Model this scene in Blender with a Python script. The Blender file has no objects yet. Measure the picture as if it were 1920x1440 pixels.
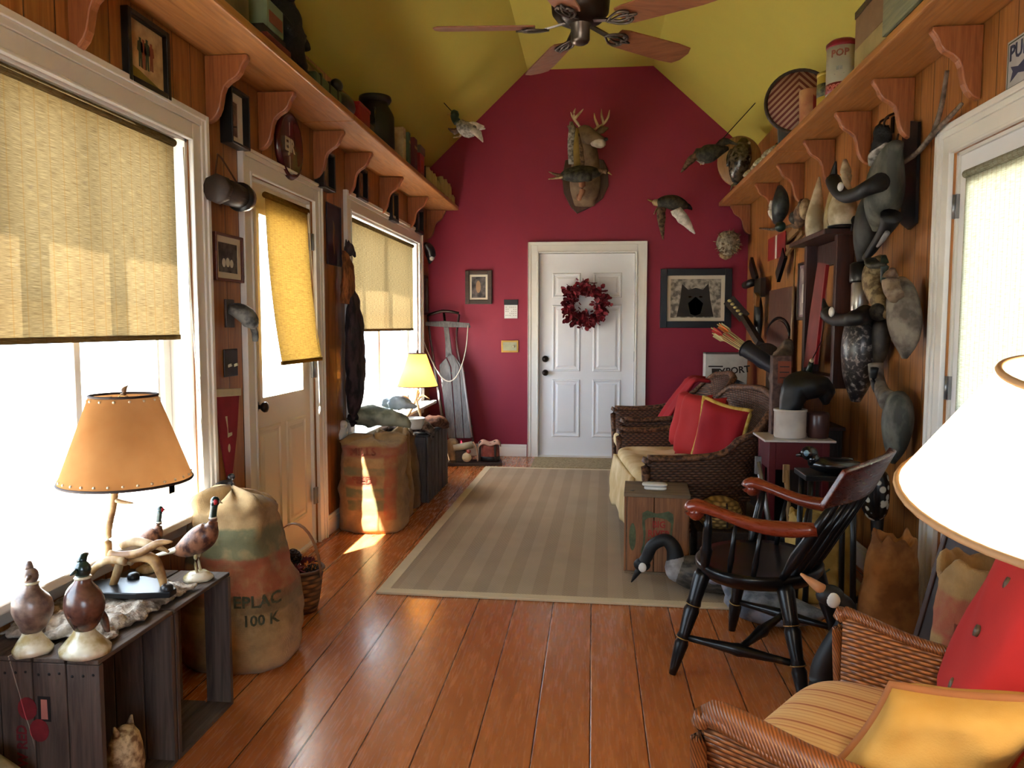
import bpy, bmesh, math, random
from math import sin, cos, pi, radians, sqrt
from mathutils import Vector as V, Matrix, Euler, noise
from mathutils.bvhtree import BVHTree

random.seed(7)
sc = bpy.context.scene
C = sc.collection

# ---------------------------------------------------------------- camera
FPX = 1430.0                       # focal length in pixels of the 1920x1440 frame
CAMZ = 1.33
_y = V((1113 - 960, 720 - 612, -FPX)).normalized()     # room's long axis in camera space
_z = V((.0087, 1, 0)); _z = (_z - _y * _z.dot(_y)).normalized()
_x = _y.cross(_z)
CAMR = Matrix((_x, _y, _z))
CAMP = V((0, 0, CAMZ))
cam = bpy.data.cameras.new('camera')
cam.sensor_width = 36; cam.lens = FPX / 1920 * 36; cam.clip_start = .05; cam.clip_end = 200
camo = bpy.data.objects.new('camera', cam); C.objects.link(camo)
camo.matrix_world = Matrix.Translation(CAMP) @ CAMR.to_4x4()
sc.camera = camo

# ---------------------------------------------------------------- daylight
wd = bpy.data.worlds.new('sky'); sc.world = wd; wd.use_nodes = True
bg = wd.node_tree.nodes['Background']
bg.inputs[0].default_value = (.67, .83, 1, 1); bg.inputs[1].default_value = 6.5
sd = bpy.data.lights.new('sun', 'SUN'); sd.energy = 38; sd.angle = radians(.6); sd.color = (1, .96, .90)
so = bpy.data.objects.new('sun', sd); C.objects.link(so)
so.rotation_euler = V((.27, .42, -1.05)).to_track_quat('-Z', 'Y').to_euler()
def portal(loc, rot, sx, sy):
    d = bpy.data.lights.new('window_portal', 'AREA'); d.shape = 'RECTANGLE'; d.size = sx; d.size_y = sy
    d.cycles.is_portal = True
    o = bpy.data.objects.new('window_portal', d); C.objects.link(o); o.location = loc; o.rotation_euler = rot
portal((-1.86, 2.10, 1.35), (0, -pi / 2, 0), 1.6, 2.0)
portal((-1.86, 6.20, 1.35), (0, -pi / 2, 0), 1.6, 2.1)
portal((-1.86, 4.04, 1.50), (0, -pi / 2, 0), 1.1, .62)
portal((1.67, 2.98, 1.45), (0, pi / 2, 0), 1.3, .65)
portal((0, -2.05, 1.425), (pi / 2, 0, 0), 1.6, 1.35)  # portal of the added fill window behind the camera
vs = sc.view_settings
sc.display_settings.display_device = 'sRGB'
vs.view_transform = 'Standard'; vs.look = 'None'; vs.gamma = 1; vs.use_curve_mapping = False
vs.exposure = 1.15
cy = sc.cycles
cy.max_bounces = 8; cy.diffuse_bounces = 5; cy.glossy_bounces = 3; cy.transmission_bounces = 4; cy.transparent_max_bounces = 8
cy.caustics_reflective = False; cy.caustics_refractive = False
cy.sample_clamp_indirect = 6; cy.use_denoising = True
try: cy.denoiser = 'OPENIMAGEDENOISE'
except Exception: pass

# room dimensions (metres): x across, y down the room, z up
XL, XR, YB, YF = -1.68, 1.49, 7.71, -1.9
ZWL, ZWR, ZC = 2.905, 3.0, 3.85
CXL, CXR = -.67, .555

def P(px, py, x=None, y=None, z=None):
    """Point of the room seen at a pixel of the photograph, on the plane x=.., y=.. or z=.."""
    d = CAMR @ V((px - 960, 720 - py, -FPX))
    t = (x - CAMP.x) / d.x if x is not None else (y - CAMP.y) / d.y if y is not None else (z - CAMP.z) / d.z
    return CAMP + d * t

# ---------------------------------------------------------------- object helpers
ROOT = {}
def thing(name, label, cat, loc=(0, 0, 0), rz=0, group=None, rot=None):
    o = bpy.data.objects.new(name, None); C.objects.link(o)
    o.empty_display_size = .05
    o.location = loc; o.rotation_euler = rot if rot else (0, 0, rz)
    o['label'] = label; o['category'] = cat
    if group: o['group'] = group
    ROOT[o.name] = Matrix.LocRotScale(V(loc), o.rotation_euler, None)
    return o

def crom(seq, k):
    """Catmull-Rom refine a list of tuples, k steps per span"""
    if k <= 1 or len(seq) < 3: return [V(s) for s in seq]
    s = [V(a) for a in seq]; out = []
    s = [s[0] * 2 - s[1]] + s + [s[-1] * 2 - s[-2]]
    for i in range(1, len(s) - 2):
        p0, p1, p2, p3 = s[i - 1:i + 3]
        for j in range(k):
            t = j / k
            out.append(.5 * (2 * p1 + (p2 - p0) * t + (2 * p0 - 5 * p1 + 4 * p2 - p3) * t * t + (3 * p1 - p0 - 3 * p2 + p3) * t ** 3))
    out.append(s[-2]); return out

class B:
    """collects shapes, becomes ONE mesh"""
    def __init__(s): s.v = []; s.f = []; s.s = []
    def add(s, vs, fs, sm=False):
        o = len(s.v); s.v += [V(p) for p in vs]; s.f += [tuple(i + o for i in f) for f in fs]; s.s += [sm] * len(fs); return s
    def box(s, c, d, rot=None, tx=1, ty=1):
        R = (rot if isinstance(rot, Matrix) else Euler(rot).to_matrix()) if rot is not None else Matrix.Identity(3)
        c = V(c); vs = []
        for k in (-1, 1):
            a, b_ = (1, 1) if k < 0 else (tx, ty)
            for i, j in ((-1, -1), (1, -1), (1, 1), (-1, 1)):
                vs.append(c + R @ V((i * d[0] / 2 * a, j * d[1] / 2 * b_, k * d[2] / 2)))
        return s.add(vs, [(3, 2, 1, 0), (4, 5, 6, 7), (0, 1, 5, 4), (1, 2, 6, 5), (2, 3, 7, 6), (3, 0, 4, 7)])
    def bar(s, a, b_, w, t, up=(0, 0, 1)):
        """a board from a to b: w across, t thick (t along up)"""
        a, b_ = V(a), V(b_); d = (b_ - a); L_ = d.length; d.normalize(); u = V(up); u = (u - d * u.dot(d)).normalized(); w_ = d.cross(u)
        return s.box((a + b_) / 2, (L_, w, t), Matrix((d, -w_, u)).transposed())
    def rings(s, rs, sm=True, cap=True, close=False):
        n = len(rs[0]); vs = [p for r in rs for p in r]; fs = []
        m = len(rs)
        for i in range(m if close else m - 1):
            a, b_ = i * n, ((i + 1) % m) * n
            for j in range(n):
                fs.append((a + j, a + (j + 1) % n, b_ + (j + 1) % n, b_ + j))
        s.add(vs, fs, sm)
        if cap and not close:
            o = len(s.v) - len(vs)
            s.f.append(tuple(o + n - 1 - j for j in range(n))); s.s.append(sm)
            s.f.append(tuple(o + (m - 1) * n + j for j in range(n))); s.s.append(sm)
        return s
    def tube(s, pts, r, n=8, k=1, cap=True, up=(0, 0, 1), close=False, ph=0, sm=True):
        """round or oval tube along pts; r = number, or list of numbers / (across, up) pairs"""
        m = len(pts)
        rr = r if isinstance(r, (list, tuple)) else [r] * m
        rr = [(q, q) if not isinstance(q, (tuple, list)) else q for q in rr]
        q = crom([tuple(pts[i]) + tuple(rr[i]) if False else (*pts[i], rr[i][0]) for i in range(m)], 1) if False else None
        P_ = crom([tuple(p) for p in pts], k); R_ = crom([(a[0], a[1], 0) for a in rr], k)
        rs = []; up = V(up); L_ = len(P_)
        for i, p in enumerate(P_):
            if close: d = P_[(i + 1) % L_] - P_[i - 1]
            else: d = P_[min(i + 1, L_ - 1)] - P_[max(i - 1, 0)]
            if d.length < 1e-9: d = V((0, 0, 1))
            d.normalize(); u = up - d * up.dot(d)
            if u.length < .05: u = V((1, .3, .1)); u = u - d * u.dot(d)
            u.normalize(); w = d.cross(u)
            a, b_ = max(R_[i].x, .0004), max(R_[i].y, .0004)
            rs.append([p + w * a * cos(ph + 2 * pi * j / n) + u * b_ * sin(ph + 2 * pi * j / n) for j in range(n)])
        return s.rings(rs, sm, cap, close)
    def lathe(s, prof, n=24, at=(0, 0, 0), rot=None, sm=True, sx=1, sy=1):
        R = Euler(rot).to_matrix() if rot is not None else Matrix.Identity(3); at = V(at)
        rs = [[at + R @ V((max(r, .0003) * sx * cos(2 * pi * j / n), max(r, .0003) * sy * sin(2 * pi * j / n), z)) for j in range(n)] for r, z in prof]
        return s.rings(rs, sm)
    def ell(s, c, r, rot=None, n=14, m=8):
        r = (r, r, r) if not isinstance(r, (tuple, list)) else r
        R = (rot if isinstance(rot, Matrix) else Euler(rot).to_matrix()) if rot is not None else Matrix.Identity(3); c = V(c); rs = []
        for i in range(m + 1):
            a = -pi / 2 + pi * i / m; q = max(cos(a), .004)
            rs.append([c + R @ V((r[0] * q * cos(2 * pi * j / n), r[1] * q * sin(2 * pi * j / n), r[2] * sin(a))) for j in range(n)])
        return s.rings(rs)
    def prism(s, poly, o, ax, ay, d, sm=False):
        """polygon in the plane (ax, ay) from o, pushed along d"""
        o, ax, ay, d = V(o), V(ax), V(ay), V(d); n = len(poly)
        a = [o + ax * p[0] + ay * p[1] for p in poly]
        return s.add(a + [p + d for p in a], [tuple(range(n - 1, -1, -1)), tuple(range(n, 2 * n))] + [(i, (i + 1) % n, n + (i + 1) % n, n + i) for i in range(n)], sm)
    def grid(s, fn, nu, nv, th=0, sm=True):
        """surface fn(u,v) with thickness th along its normal (closed slab)"""
        pt = [[V(fn(i / nu, j / nv)) for j in range(nv + 1)] for i in range(nu + 1)]
        def nrm(i, j):
            a = pt[min(i + 1, nu)][j] - pt[max(i - 1, 0)][j]; b_ = pt[i][min(j + 1, nv)] - pt[i][max(j - 1, 0)]
            q = a.cross(b_); return q.normalized() if q.length > 1e-12 else V((0, 0, 1))
        w = nv + 1; N = (nu + 1) * w
        top = [pt[i][j] + nrm(i, j) * th / 2 for i in range(nu + 1) for j in range(w)]
        if th == 0:
            return s.add(top, [(i * w + j, (i + 1) * w + j, (i + 1) * w + j + 1, i * w + j + 1) for i in range(nu) for j in range(nv)], sm)
        bot = [pt[i][j] - nrm(i, j) * th / 2 for i in range(nu + 1) for j in range(w)]
        fs = []
        for i in range(nu):
            for j in range(nv):
                a, b_, c, d = i * w + j, (i + 1) * w + j, (i + 1) * w + j + 1, i * w + j + 1
                fs += [(a, b_, c, d), (N + d, N + c, N + b_, N + a)]
        for i in range(nu):
            fs += [(i * w, N + i * w, N + (i + 1) * w, (i + 1) * w), ((i + 1) * w + nv, N + (i + 1) * w + nv, N + i * w + nv, i * w + nv)]
        for j in range(nv):
            fs += [(j + 1, N + j + 1, N + j, j), (nu * w + j, N + nu * w + j, N + nu * w + j + 1, nu * w + j + 1)]
        return s.add(top + bot, fs, sm)
    def jit(s, a, f=8, seed=0):
        for p in s.v: p += noise.noise_vector(p * f + V((seed, 0, 0))) * a
        return s
    def xf(s, M, i0=0):
        s.v[i0:] = [M @ p for p in s.v[i0:]]; return s

def part(name, b, m, par=None, bevel=0, sub=0, label=None, world=False, seg=2):
    if world and par is not None:
        r = par
        while r.parent: r = r.parent
        M = ROOT[r.name].inverted(); vs_ = [M @ p for p in b.v]
    else: vs_ = b.v
    me = bpy.data.meshes.new(name); me.from_pydata([tuple(p) for p in vs_], [], b.f)
    me.polygons.foreach_set('use_smooth', b.s)
    me.materials.append(m)
    bm = bmesh.new(); bm.from_mesh(me); bmesh.ops.recalc_face_normals(bm, faces=bm.faces); bm.to_mesh(me); bm.free()
    o = bpy.data.objects.new(name, me); C.objects.link(o)
    if par: o.parent = par
    if bevel:
        md = o.modifiers.new('bevel', 'BEVEL'); md.width = bevel; md.segments = seg; md.limit_method = 'ANGLE'; md.angle_limit = radians(35)
    if sub:
        md = o.modifiers.new('sub', 'SUBSURF'); md.levels = sub; md.render_levels = sub
    if label: o['label'] = label
    return o

def one(name, b, m, label, cat, loc=(0, 0, 0), rz=0, group=None, rot=None, kind=None, **k):
    """a thing that is a single mesh, vertices local to loc"""
    o = part(name, b, m, None, **k); o.location = loc; o.rotation_euler = rot if rot else (0, 0, rz)
    if label: o['label'] = label
    if cat: o['category'] = cat
    if group: o['group'] = group
    if kind: o['kind'] = kind
    ROOT[o.name] = Matrix.LocRotScale(V(loc), o.rotation_euler, None)
    return o

def struct(name, b, m, par=None, **k):
    o = part(name, b, m, par, **k)
    if par is None:
        o['kind'] = 'structure'; ROOT[o.name] = Matrix.Identity(4)
    return o

def dup(root, loc, rz=None, label=None, scale=None):
    r = root.copy(); C.objects.link(r); r.location = loc
    if rz is not None: r.rotation_euler = (0, 0, rz) if not isinstance(rz, tuple) else rz
    if scale: r.scale = (scale,) * 3 if not isinstance(scale, tuple) else scale
    if label: r['label'] = label
    for c0 in list(root.children):
        c1 = c0.copy(); C.objects.link(c1); c1.parent = r
        for g0 in list(c0.children):
            g1 = g0.copy(); C.objects.link(g1); g1.parent = c1
    return r

def text_b(s, size, ex=.0008, sx=1, bold=False, align='CENTER', sh=0):
    """lettering in the local xz plane, centred, facing -y"""
    cu = bpy.data.curves.new('txt', 'FONT'); cu.body = s; cu.size = size; cu.extrude = ex; cu.align_x = align; cu.align_y = 'CENTER'; cu.resolution_u = 2
    cu.shear = sh
    if bold: cu.offset = size * .025
    o = bpy.data.objects.new('txt', cu); me = bpy.data.meshes.new_from_object(o)
    b = B(); b.add([V((p.co.x * sx, -p.co.z, p.co.y)) for p in me.vertices], [tuple(f.vertices) for f in me.polygons])
    bpy.data.objects.remove(o); bpy.data.curves.remove(cu); bpy.data.meshes.remove(me)
    return b

def L(r, g, b_):
    f = lambda c: (c / 255 / 12.92) if c / 255 <= .04045 else ((c / 255 + .055) / 1.055) ** 2.4
    return (f(r), f(g), f(b_), 1)
# ---------------------------------------------------------------- materials
class NT:
    def __init__(s, name):
        s.m = bpy.data.materials.new(name); s.m.use_nodes = True; s.t = s.m.node_tree
        s.p = s.t.nodes['Principled BSDF']; s.out = s.t.nodes['Material Output']
        s._c = None
    def n(s, typ, ins=None, **pr):
        nd = s.t.nodes.new('ShaderNode' + typ)
        for k, v in pr.items(): setattr(nd, k, v)
        for k, v in (ins or {}).items(): s.set(nd.inputs[k], v)
        return nd
    def set(s, sock, v):
        if isinstance(v, bpy.types.NodeSocket): s.t.links.new(v, sock)
        elif isinstance(v, bpy.types.Node): s.t.links.new(v.outputs[0], sock)
        else: sock.default_value = v
    def co(s):
        if not s._c: s._c = s.n('TexCoord').outputs['Object']
        return s._c
    def mp(s, scale=(1, 1, 1), rot=(0, 0, 0), loc=(0, 0, 0), v=None):
        return s.n('Mapping', {0: v or s.co(), 1: loc, 2: rot, 3: scale}).outputs[0]
    def noise(s, v=None, scale=5, det=3, rough=.5, dist=0, out=0):
        return s.n('TexNoise', {'Vector': v or s.co(), 'Scale': scale, 'Detail': det, 'Roughness': rough, 'Distortion': dist}).outputs[out]
    def ma(s, op, a, b_=0.0, c=0.0, cl=False):
        return s.n('Math', {0: a, 1: b_, 2: c}, operation=op, use_clamp=cl).outputs[0]
    def mix(s, f, a, b_, mode='MIX'):
        nd = s.n('Mix', {0: f}, data_type='RGBA', blend_type=mode)
        s.set(nd.inputs[6], a); s.set(nd.inputs[7], b_); return nd.outputs[2]
    def ramp(s, f, stops, interp='LINEAR'):
        nd = s.n('ValToRGB', {0: f}); cr = nd.color_ramp; cr.interpolation = interp
        while len(cr.elements) < len(stops): cr.elements.new(.5)
        for e, (p, c) in zip(cr.elements, stops): e.position = p; e.color = c if len(c) == 4 else (*c, 1)
        return nd.outputs[0]
    def mr(s, v, a, b_, c=0.0, d=1.0):
        return s.n('MapRange', {0: v, 1: a, 2: b_, 3: c, 4: d}).outputs[0]
    def xyz(s, v=None):
        return s.n('SeparateXYZ', {0: v or s.co()}).outputs
    def bump(s, h, st=.3, d=.01):
        s.set(s.p.inputs['Normal'], s.n('Bump', {'Height': h, 'Strength': st, 'Distance': d}).outputs[0])
    def fin(s, col=None, rough=.5, metal=0, spec=.5, **k):
        if col is not None: s.set(s.p.inputs['Base Color'], col)
        s.set(s.p.inputs['Roughness'], rough); s.set(s.p.inputs['Metallic'], metal); s.set(s.p.inputs['Specular IOR Level'], spec)
        for a, b_ in k.items(): s.set(s.p.inputs[a.replace('_', ' ')], b_)
        return s.m

_mc = {}
def plain(name, c, rough=.5, metal=0, var=.18, vs=9, bump=0, bs=80, spec=.4, **k):
    """one colour with slight uneven tone"""
    key = name
    if key in _mc: return _mc[key]
    t = NT(name); c = L(*c)
    n1 = t.noise(scale=vs, det=4)
    col = t.mix(1, c, t.ramp(n1, [(.3, (1 - var,) * 3), (.7, (1 + var * .6,) * 3)]), 'MULTIPLY')
    if bump: t.bump(t.noise(scale=bs, det=3), bump, .004)
    _mc[key] = t.fin(col, rough, metal, spec, **k); return _mc[key]

def two(name, c1, c2, rough=.6, vs=12, lo=.4, hi=.6, bump=0, bs=60, stretch=(1, 1, 1), metal=0, spec=.35, det=4, dist=0):
    """blotches or streaks of two colours"""
    if name in _mc: return _mc[name]
    t = NT(name); f = t.noise(t.mp(stretch), vs, det, .55, dist)
    col = t.ramp(f, [(lo, L(*c1)), (hi, L(*c2))])
    if bump: t.bump(t.noise(t.mp(stretch), bs, 3), bump, .005)
    _mc[name] = t.fin(col, rough, metal, spec); return _mc[name]

def wood(name, c1, c2, ax='z', rough=.45, sc_=1.0, pw=0, pax='y', groove=.0025, knots=False, coat=0, var=.25, spec=.4, fine=.5):
    """grain along ax, optional planks of width pw across pax"""
    if name in _mc: return _mc[name]
    t = NT(name); i = 'xyz'.index(ax)
    st = [14 * sc_] * 3; st[i] = .9 * sc_
    v = t.co(); sep = t.xyz(); gro = None
    if pw:
        q = t.ma('DIVIDE', sep['xyz'.index(pax)], pw); fl = t.ma('FLOOR', q); fr = t.ma('FRACT', q)
        wn = t.n('TexWhiteNoise', {'W': fl}, noise_dimensions='1D'); rnd = wn.outputs[0]
        v = t.n('VectorMath', {0: t.co(), 1: t.n('VectorMath', {0: wn.outputs[1], 1: (7, 7, 7)}, operation='MULTIPLY').outputs[0]}, operation='ADD').outputs[0]
        e = t.ma('MULTIPLY', t.ma('MINIMUM', fr, t.ma('SUBTRACT', 1.0, fr)), pw)
        gro = t.mr(e, groove * .4, groove * 1.6)
    mp = t.mp(tuple(st), v=v)
    g = t.noise(mp, 3.0, 6, .6, 1.2)
    col = t.ramp(g, [(.3, L(*c1)), (.72, L(*c2))])
    f2 = t.noise(t.mp(tuple(a * 5 for a in st), v=v), 3, 3)
    col = t.mix(fine, col, t.ramp(f2, [(.3, (.72,) * 3), (.7, (1.1,) * 3)]), 'MULTIPLY')
    if knots:
        ks = [4.5] * 3; ks[i] = 1.6
        vo = t.n('TexVoronoi', {'Vector': t.mp(tuple(ks), v=v), 'Scale': 1.0}).outputs[0]
        kf = t.mr(vo, .05, .13)
        col = t.mix(kf, t.mix(.85, col, L(60, 22, 8)), col)
    if pw:
        col = t.mix(1, col, t.ramp(rnd, [(0, (1 - var, 1 - var, 1 - var * 1.1)), (1, (1 + var * .4,) * 3)]), 'MULTIPLY')
        col = t.mix(gro, t.mix(1, col, (.16, .12, .1, 1), 'MULTIPLY'), col)
        h = t.ma('ADD', t.ma('MULTIPLY', gro, 1.0), t.ma('MULTIPLY', g, .04))
        t.bump(h, .5, .004)
    else: t.bump(g, .12, .004)
    rg = t.mr(f2, .3, .7, rough * .8, rough * 1.2)
    _mc[name] = t.fin(col, rg, 0, spec, Coat_Weight=coat, Coat_Roughness=.18); return _mc[name]

def weave(name, c1, c2, fu=90, fv=60, ax=('x', 'z'), rough=.5, bump=.8, spec=.4, coat=0):
    """basket weave of two tones in the plane ax"""
    if name in _mc: return _mc[name]
    t = NT(name); s_ = t.xyz(); a = s_['xyz'.index(ax[0])]; b_ = s_['xyz'.index(ax[1])]
    a = t.ma('MULTIPLY', a, fu); b_ = t.ma('MULTIPLY', b_, fv)
    su = t.ma('SINE', a); par = t.ma('PINGPONG', t.ma('FLOOR', t.ma('DIVIDE', b_, pi)), 1.0)
    sg = t.ma('SUBTRACT', t.ma('MULTIPLY', par, 2.0), 1.0)
    over = t.ma('MULTIPLY', t.ma('ADD', t.ma('MULTIPLY', su, sg), 1.0), .5)
    strand = t.ma('ABSOLUTE', t.ma('SINE', b_))
    h = t.ma('MULTIPLY', t.ma('POWER', strand, .6), t.ma('ADD', t.ma('MULTIPLY', over, .8), .2))
    h = t.ma('MULTIPLY', h, t.mr(t.noise(scale=30, det=2), .3, .7, .7, 1.1))
    t.bump(h, bump, .006)
    _mc[name] = t.fin(t.ramp(h, [(.05, L(*c1)), (.75, L(*c2))]), rough, 0, spec, Coat_Weight=coat); return _mc[name]

def burlap(name, base=(176, 142, 98), prints=(), dark=(120, 92, 60)):
    """woven sacking; prints = (axis value lo, hi, colour) bands along local z"""
    if name in _mc: return _mc[name]
    t = NT(name); s_ = t.xyz()
    n1 = t.noise(scale=7, det=5, rough=.6)
    col = t.ramp(n1, [(.3, L(*dark)), (.68, L(*base))])
    n2 = t.noise(scale=13, det=4)
    for z0, z1, c, x0, x1 in prints:
        w = t.ma('ADD', s_[2], t.ma('MULTIPLY', t.ma('SUBTRACT', n1, .5), .05))
        f = t.ma('MULTIPLY', t.mr(w, z0 - .012, z0), t.mr(w, z1, z1 + .012, 1, 0))
        wx = t.ma('ADD', s_[0], t.ma('MULTIPLY', t.ma('SUBTRACT', n2, .5), .04))
        f = t.ma('MULTIPLY', f, t.ma('MULTIPLY', t.mr(wx, x0 - .012, x0), t.mr(wx, x1, x1 + .012, 1, 0)))
        f = t.ma('MULTIPLY', f, t.mr(n2, .32, .55, .25, .8))
        col = t.mix(f, col, L(*c))
    wv = t.n('TexWave', {'Vector': t.co(), 'Scale': 110.0, 'Distortion': 2.0}, bands_direction='Z').outputs[1]
    wh = t.n('TexWave', {'Vector': t.co(), 'Scale': 110.0, 'Distortion': 2.0}, bands_direction='X').outputs[1]
    h = t.ma('ADD', t.ma('ADD', wv, wh), t.ma('MULTIPLY', n1, 2.0))
    t.bump(h, .35, .004)
    _mc[name] = t.fin(col, .9, 0, .1, Sheen_Weight=.15); return _mc[name]

def blind_mat(name, c1, c2, fz=500, fy=40, tr=.55, ax='y', gaps=.06):
    """woven bamboo slats seen against the daylight: diffuse plus translucent"""
    t = NT(name); s_ = t.xyz(); h = s_[2]; y = s_['xyz'.index(ax)]
    jig = t.noise(t.mp((6, 6, 60)), 3, 3)
    wob = t.ma('ADD', t.ma('MULTIPLY', h, fz), t.ma('MULTIPLY', t.noise(t.mp((3, 3, 1)), 4, 2), 6.0))
    sl = t.ma('ABSOLUTE', t.ma('SINE', wob))
    st = t.noise(t.mp((9, 9, 260)), 2.2, 3, .6)
    col = t.ramp(st, [(.32, L(*c1)), (.66, L(*c2))])
    fr = t.ma('FRACT', t.ma('MULTIPLY', y, fy)); e = t.ma('ABSOLUTE', t.ma('SUBTRACT', fr, .5))
    cord = t.mr(e, .02, .07)
    col = t.mix(t.ma('ADD', t.ma('MULTIPLY', cord, .45), .55), L(110, 80, 35), col)
    hole = t.ma('MULTIPLY', t.ma('GREATER_THAN', t.noise(t.mp((14, 14, 420)), 2.0, 2), .68), t.ma('LESS_THAN', sl, .8))
    d = t.n('BsdfDiffuse', {0: col}); tl = t.n('BsdfTranslucent', {0: col}); tp = t.n('BsdfTransparent', {0: (1, .95, .85, 1)})
    a = t.n('MixShader', {0: tr, 1: d.outputs[0], 2: tl.outputs[0]})
    b_ = t.n('MixShader', {0: t.ma('MULTIPLY', hole, gaps), 1: a.outputs[0], 2: tp.outputs[0]})
    t.t.links.new(b_.outputs[0], t.out.inputs[0]); return t.m

def translu(name, c, tr=.6, c2=None, rough=.8, var=.2, vs=6):
    """shade cloth or parchment that lets light through"""
    t = NT(name)
    col = t.ramp(t.noise(scale=vs, det=4), [(.3, L(*(c2 or [q * (1 - var) for q in c]))), (.7, L(*c))])
    d = t.n('BsdfDiffuse', {0: col}); tl = t.n('BsdfTranslucent', {0: col})
    a = t.n('MixShader', {0: tr, 1: d.outputs[0], 2: tl.outputs[0]})
    t.t.links.new(a.outputs[0], t.out.inputs[0]); return t.m

def glass(name, c=(1, 1, 1)):
    t = NT(name)
    tp = t.n('BsdfTransparent', {0: (*c, 1)}); gl = t.n('BsdfGlossy', {1: .02})
    a = t.n('MixShader', {0: .05, 1: tp.outputs[0], 2: gl.outputs[0]})
    t.t.links.new(a.outputs[0], t.out.inputs[0]); return t.m

def glow(name, c, st):
    t = NT(name); t.set(t.p.inputs['Emission Color'], L(*c)); t.set(t.p.inputs['Emission Strength'], st); return t.fin(L(*c), .6)

def boards_x(name, c1, c2, rough, pw, ax): return wood(name, c1, c2, ax, rough, pw=pw, pax='x')

PINE = wood('knotty_pine_boards', (134, 80, 36), (186, 126, 68), 'z', .38, .8, .135, 'y', knots=True, coat=.12)
SHELF = wood('pine_plank', (138, 86, 42), (188, 130, 74), 'y', .4, .7, knots=True, coat=.1)
BRKT = wood('pine_bracket', (124, 68, 36), (168, 104, 60), 'z', .42, .8)
FLOOR = wood('floor_boards', (166, 94, 46), (188, 114, 62), 'y', .26, .6, .181, 'x', .0022, coat=.25, var=.12, fine=.12, spec=.5)
RED = plain('red_wall_paint', (134, 36, 56), .55, var=.05, vs=3, bump=.06, bs=220, spec=.3)
YEL = plain('yellow_ceiling_paint', (184, 170, 78), .7, var=.04, vs=2, bump=.05, bs=200, spec=.2)
WHITE = plain('white_trim_paint', (226, 223, 216), .4, var=.04, vs=5)
DOORW = plain('white_door_paint', (232, 233, 236), .38, var=.03, vs=4)
DOORC = plain('cream_door_paint', (224, 214, 194), .38, var=.03, vs=4)
BLACK = plain('black_paint', (16, 16, 17), .35, var=.3)
DARKM = plain('dark_bronze', (46, 36, 30), .35, .7, var=.3)
BRASS = plain('brass', (170, 132, 66), .3, .9)
STEEL = plain('steel', (150, 150, 150), .35, .9)
# ---------------------------------------------------------------- the room
def holed_wall(x0, x1, y0, y1, z0, z1, holes):
    """a wall slab along y with rectangular openings"""
    ys = sorted({y0, y1, *[h[0] for h in holes], *[h[1] for h in holes]}); b = B()
    for a, c in zip(ys, ys[1:]):
        hs = sorted([(h[2], h[3]) for h in holes if h[0] <= a + 1e-6 and h[1] >= c - 1e-6]); z = z0
        for h0, h1 in hs:
            if h0 > z + 1e-6: b.box(((x0 + x1) / 2, (a + c) / 2, (z + h0) / 2), (abs(x1 - x0), c - a, h0 - z))
            z = h1
        if z1 > z: b.box(((x0 + x1) / 2, (a + c) / 2, (z + z1) / 2), (abs(x1 - x0), c - a, z1 - z))
    return b
W1 = (1.13, 3.07, .60, 2.11); D1 = (3.61, 4.47, 0, 2.07); W2 = (5.17, 7.23, .60, 2.13); D3 = (2.53, 3.42, 0, 2.05)
struct('wall_left', holed_wall(XL - .16, XL, YF, YB + .1, 0, ZWL + .15, [W1, D1, W2]), PINE)
struct('wall_right', holed_wall(XR, XR + .16, YF, YB + .1, 0, ZWR + .15, [D3]), PINE)
b = B(); dx0, dx1, dz = -.565, .425, 2.075
for x0, x1, z0, z1 in ((XL - .16, dx0, 0, 4.1), (dx1, XR + .16, 0, 4.1), (dx0, dx1, dz, 4.1)):
    b.box(((x0 + x1) / 2, YB + .08, (z0 + z1) / 2), (x1 - x0, .16, z1 - z0))
struct('wall_back', b, RED)
b = B()       # wall behind the photographer, its window opening added to let in fill light
for x0, x1, z0, z1 in ((XL - .16, -.8, 0, 4.1), (.8, XR + .16, 0, 4.1), (-.8, .8, 0, .75), (-.8, .8, 2.1, 4.1)):
    b.box(((x0 + x1) / 2, YF - .08, (z0 + z1) / 2), (x1 - x0, .16, z1 - z0))
struct('wall_front', b, PINE)
struct('floor', B().box((0, (YF + YB) / 2, -.05), (XR - XL + .6, YB - YF + .5, .1)), FLOOR)
b = B(); yc = (YF + YB) / 2; ln = YB - YF + .4
def slab(x0, z0, x1, z1):
    d = V((x1 - x0, 0, z1 - z0)); n_ = V((-d.z, 0, d.x)).normalized() * .1
    if n_.z < 0: n_ = -n_
    a = [V((x0, YF - .2, z0)), V((x1, YF - .2, z1)), V((x1, YF - .2, z1)) + n_, V((x0, YF - .2, z0)) + n_]
    b.add(a + [p + V((0, ln, 0)) for p in a], [(3, 2, 1, 0), (4, 5, 6, 7)] + [(i, (i + 1) % 4, 4 + (i + 1) % 4, 4 + i) for i in range(4)])
sl = (ZC - ZWL) / (CXL - XL); sr = (ZC - ZWR) / (XR - CXR)
slab(XL - .2, ZWL - .2 * sl, CXL, ZC); slab(CXL, ZC, CXR, ZC); slab(CXR, ZC, XR + .2, ZWR - .2 * sr)
struct('ceiling', b, YEL)
GROUND = two('sunlit_gravel', (170, 165, 150), (200, 196, 184), .9, 3)
b = B().box((-30, 4, -.6), (56, 70, .1)).box((31, 4, -.6), (58, 70, .1)).box((0, -32, -.6), (4, 58, .1)); struct('ground_outside', b, GROUND)

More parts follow.
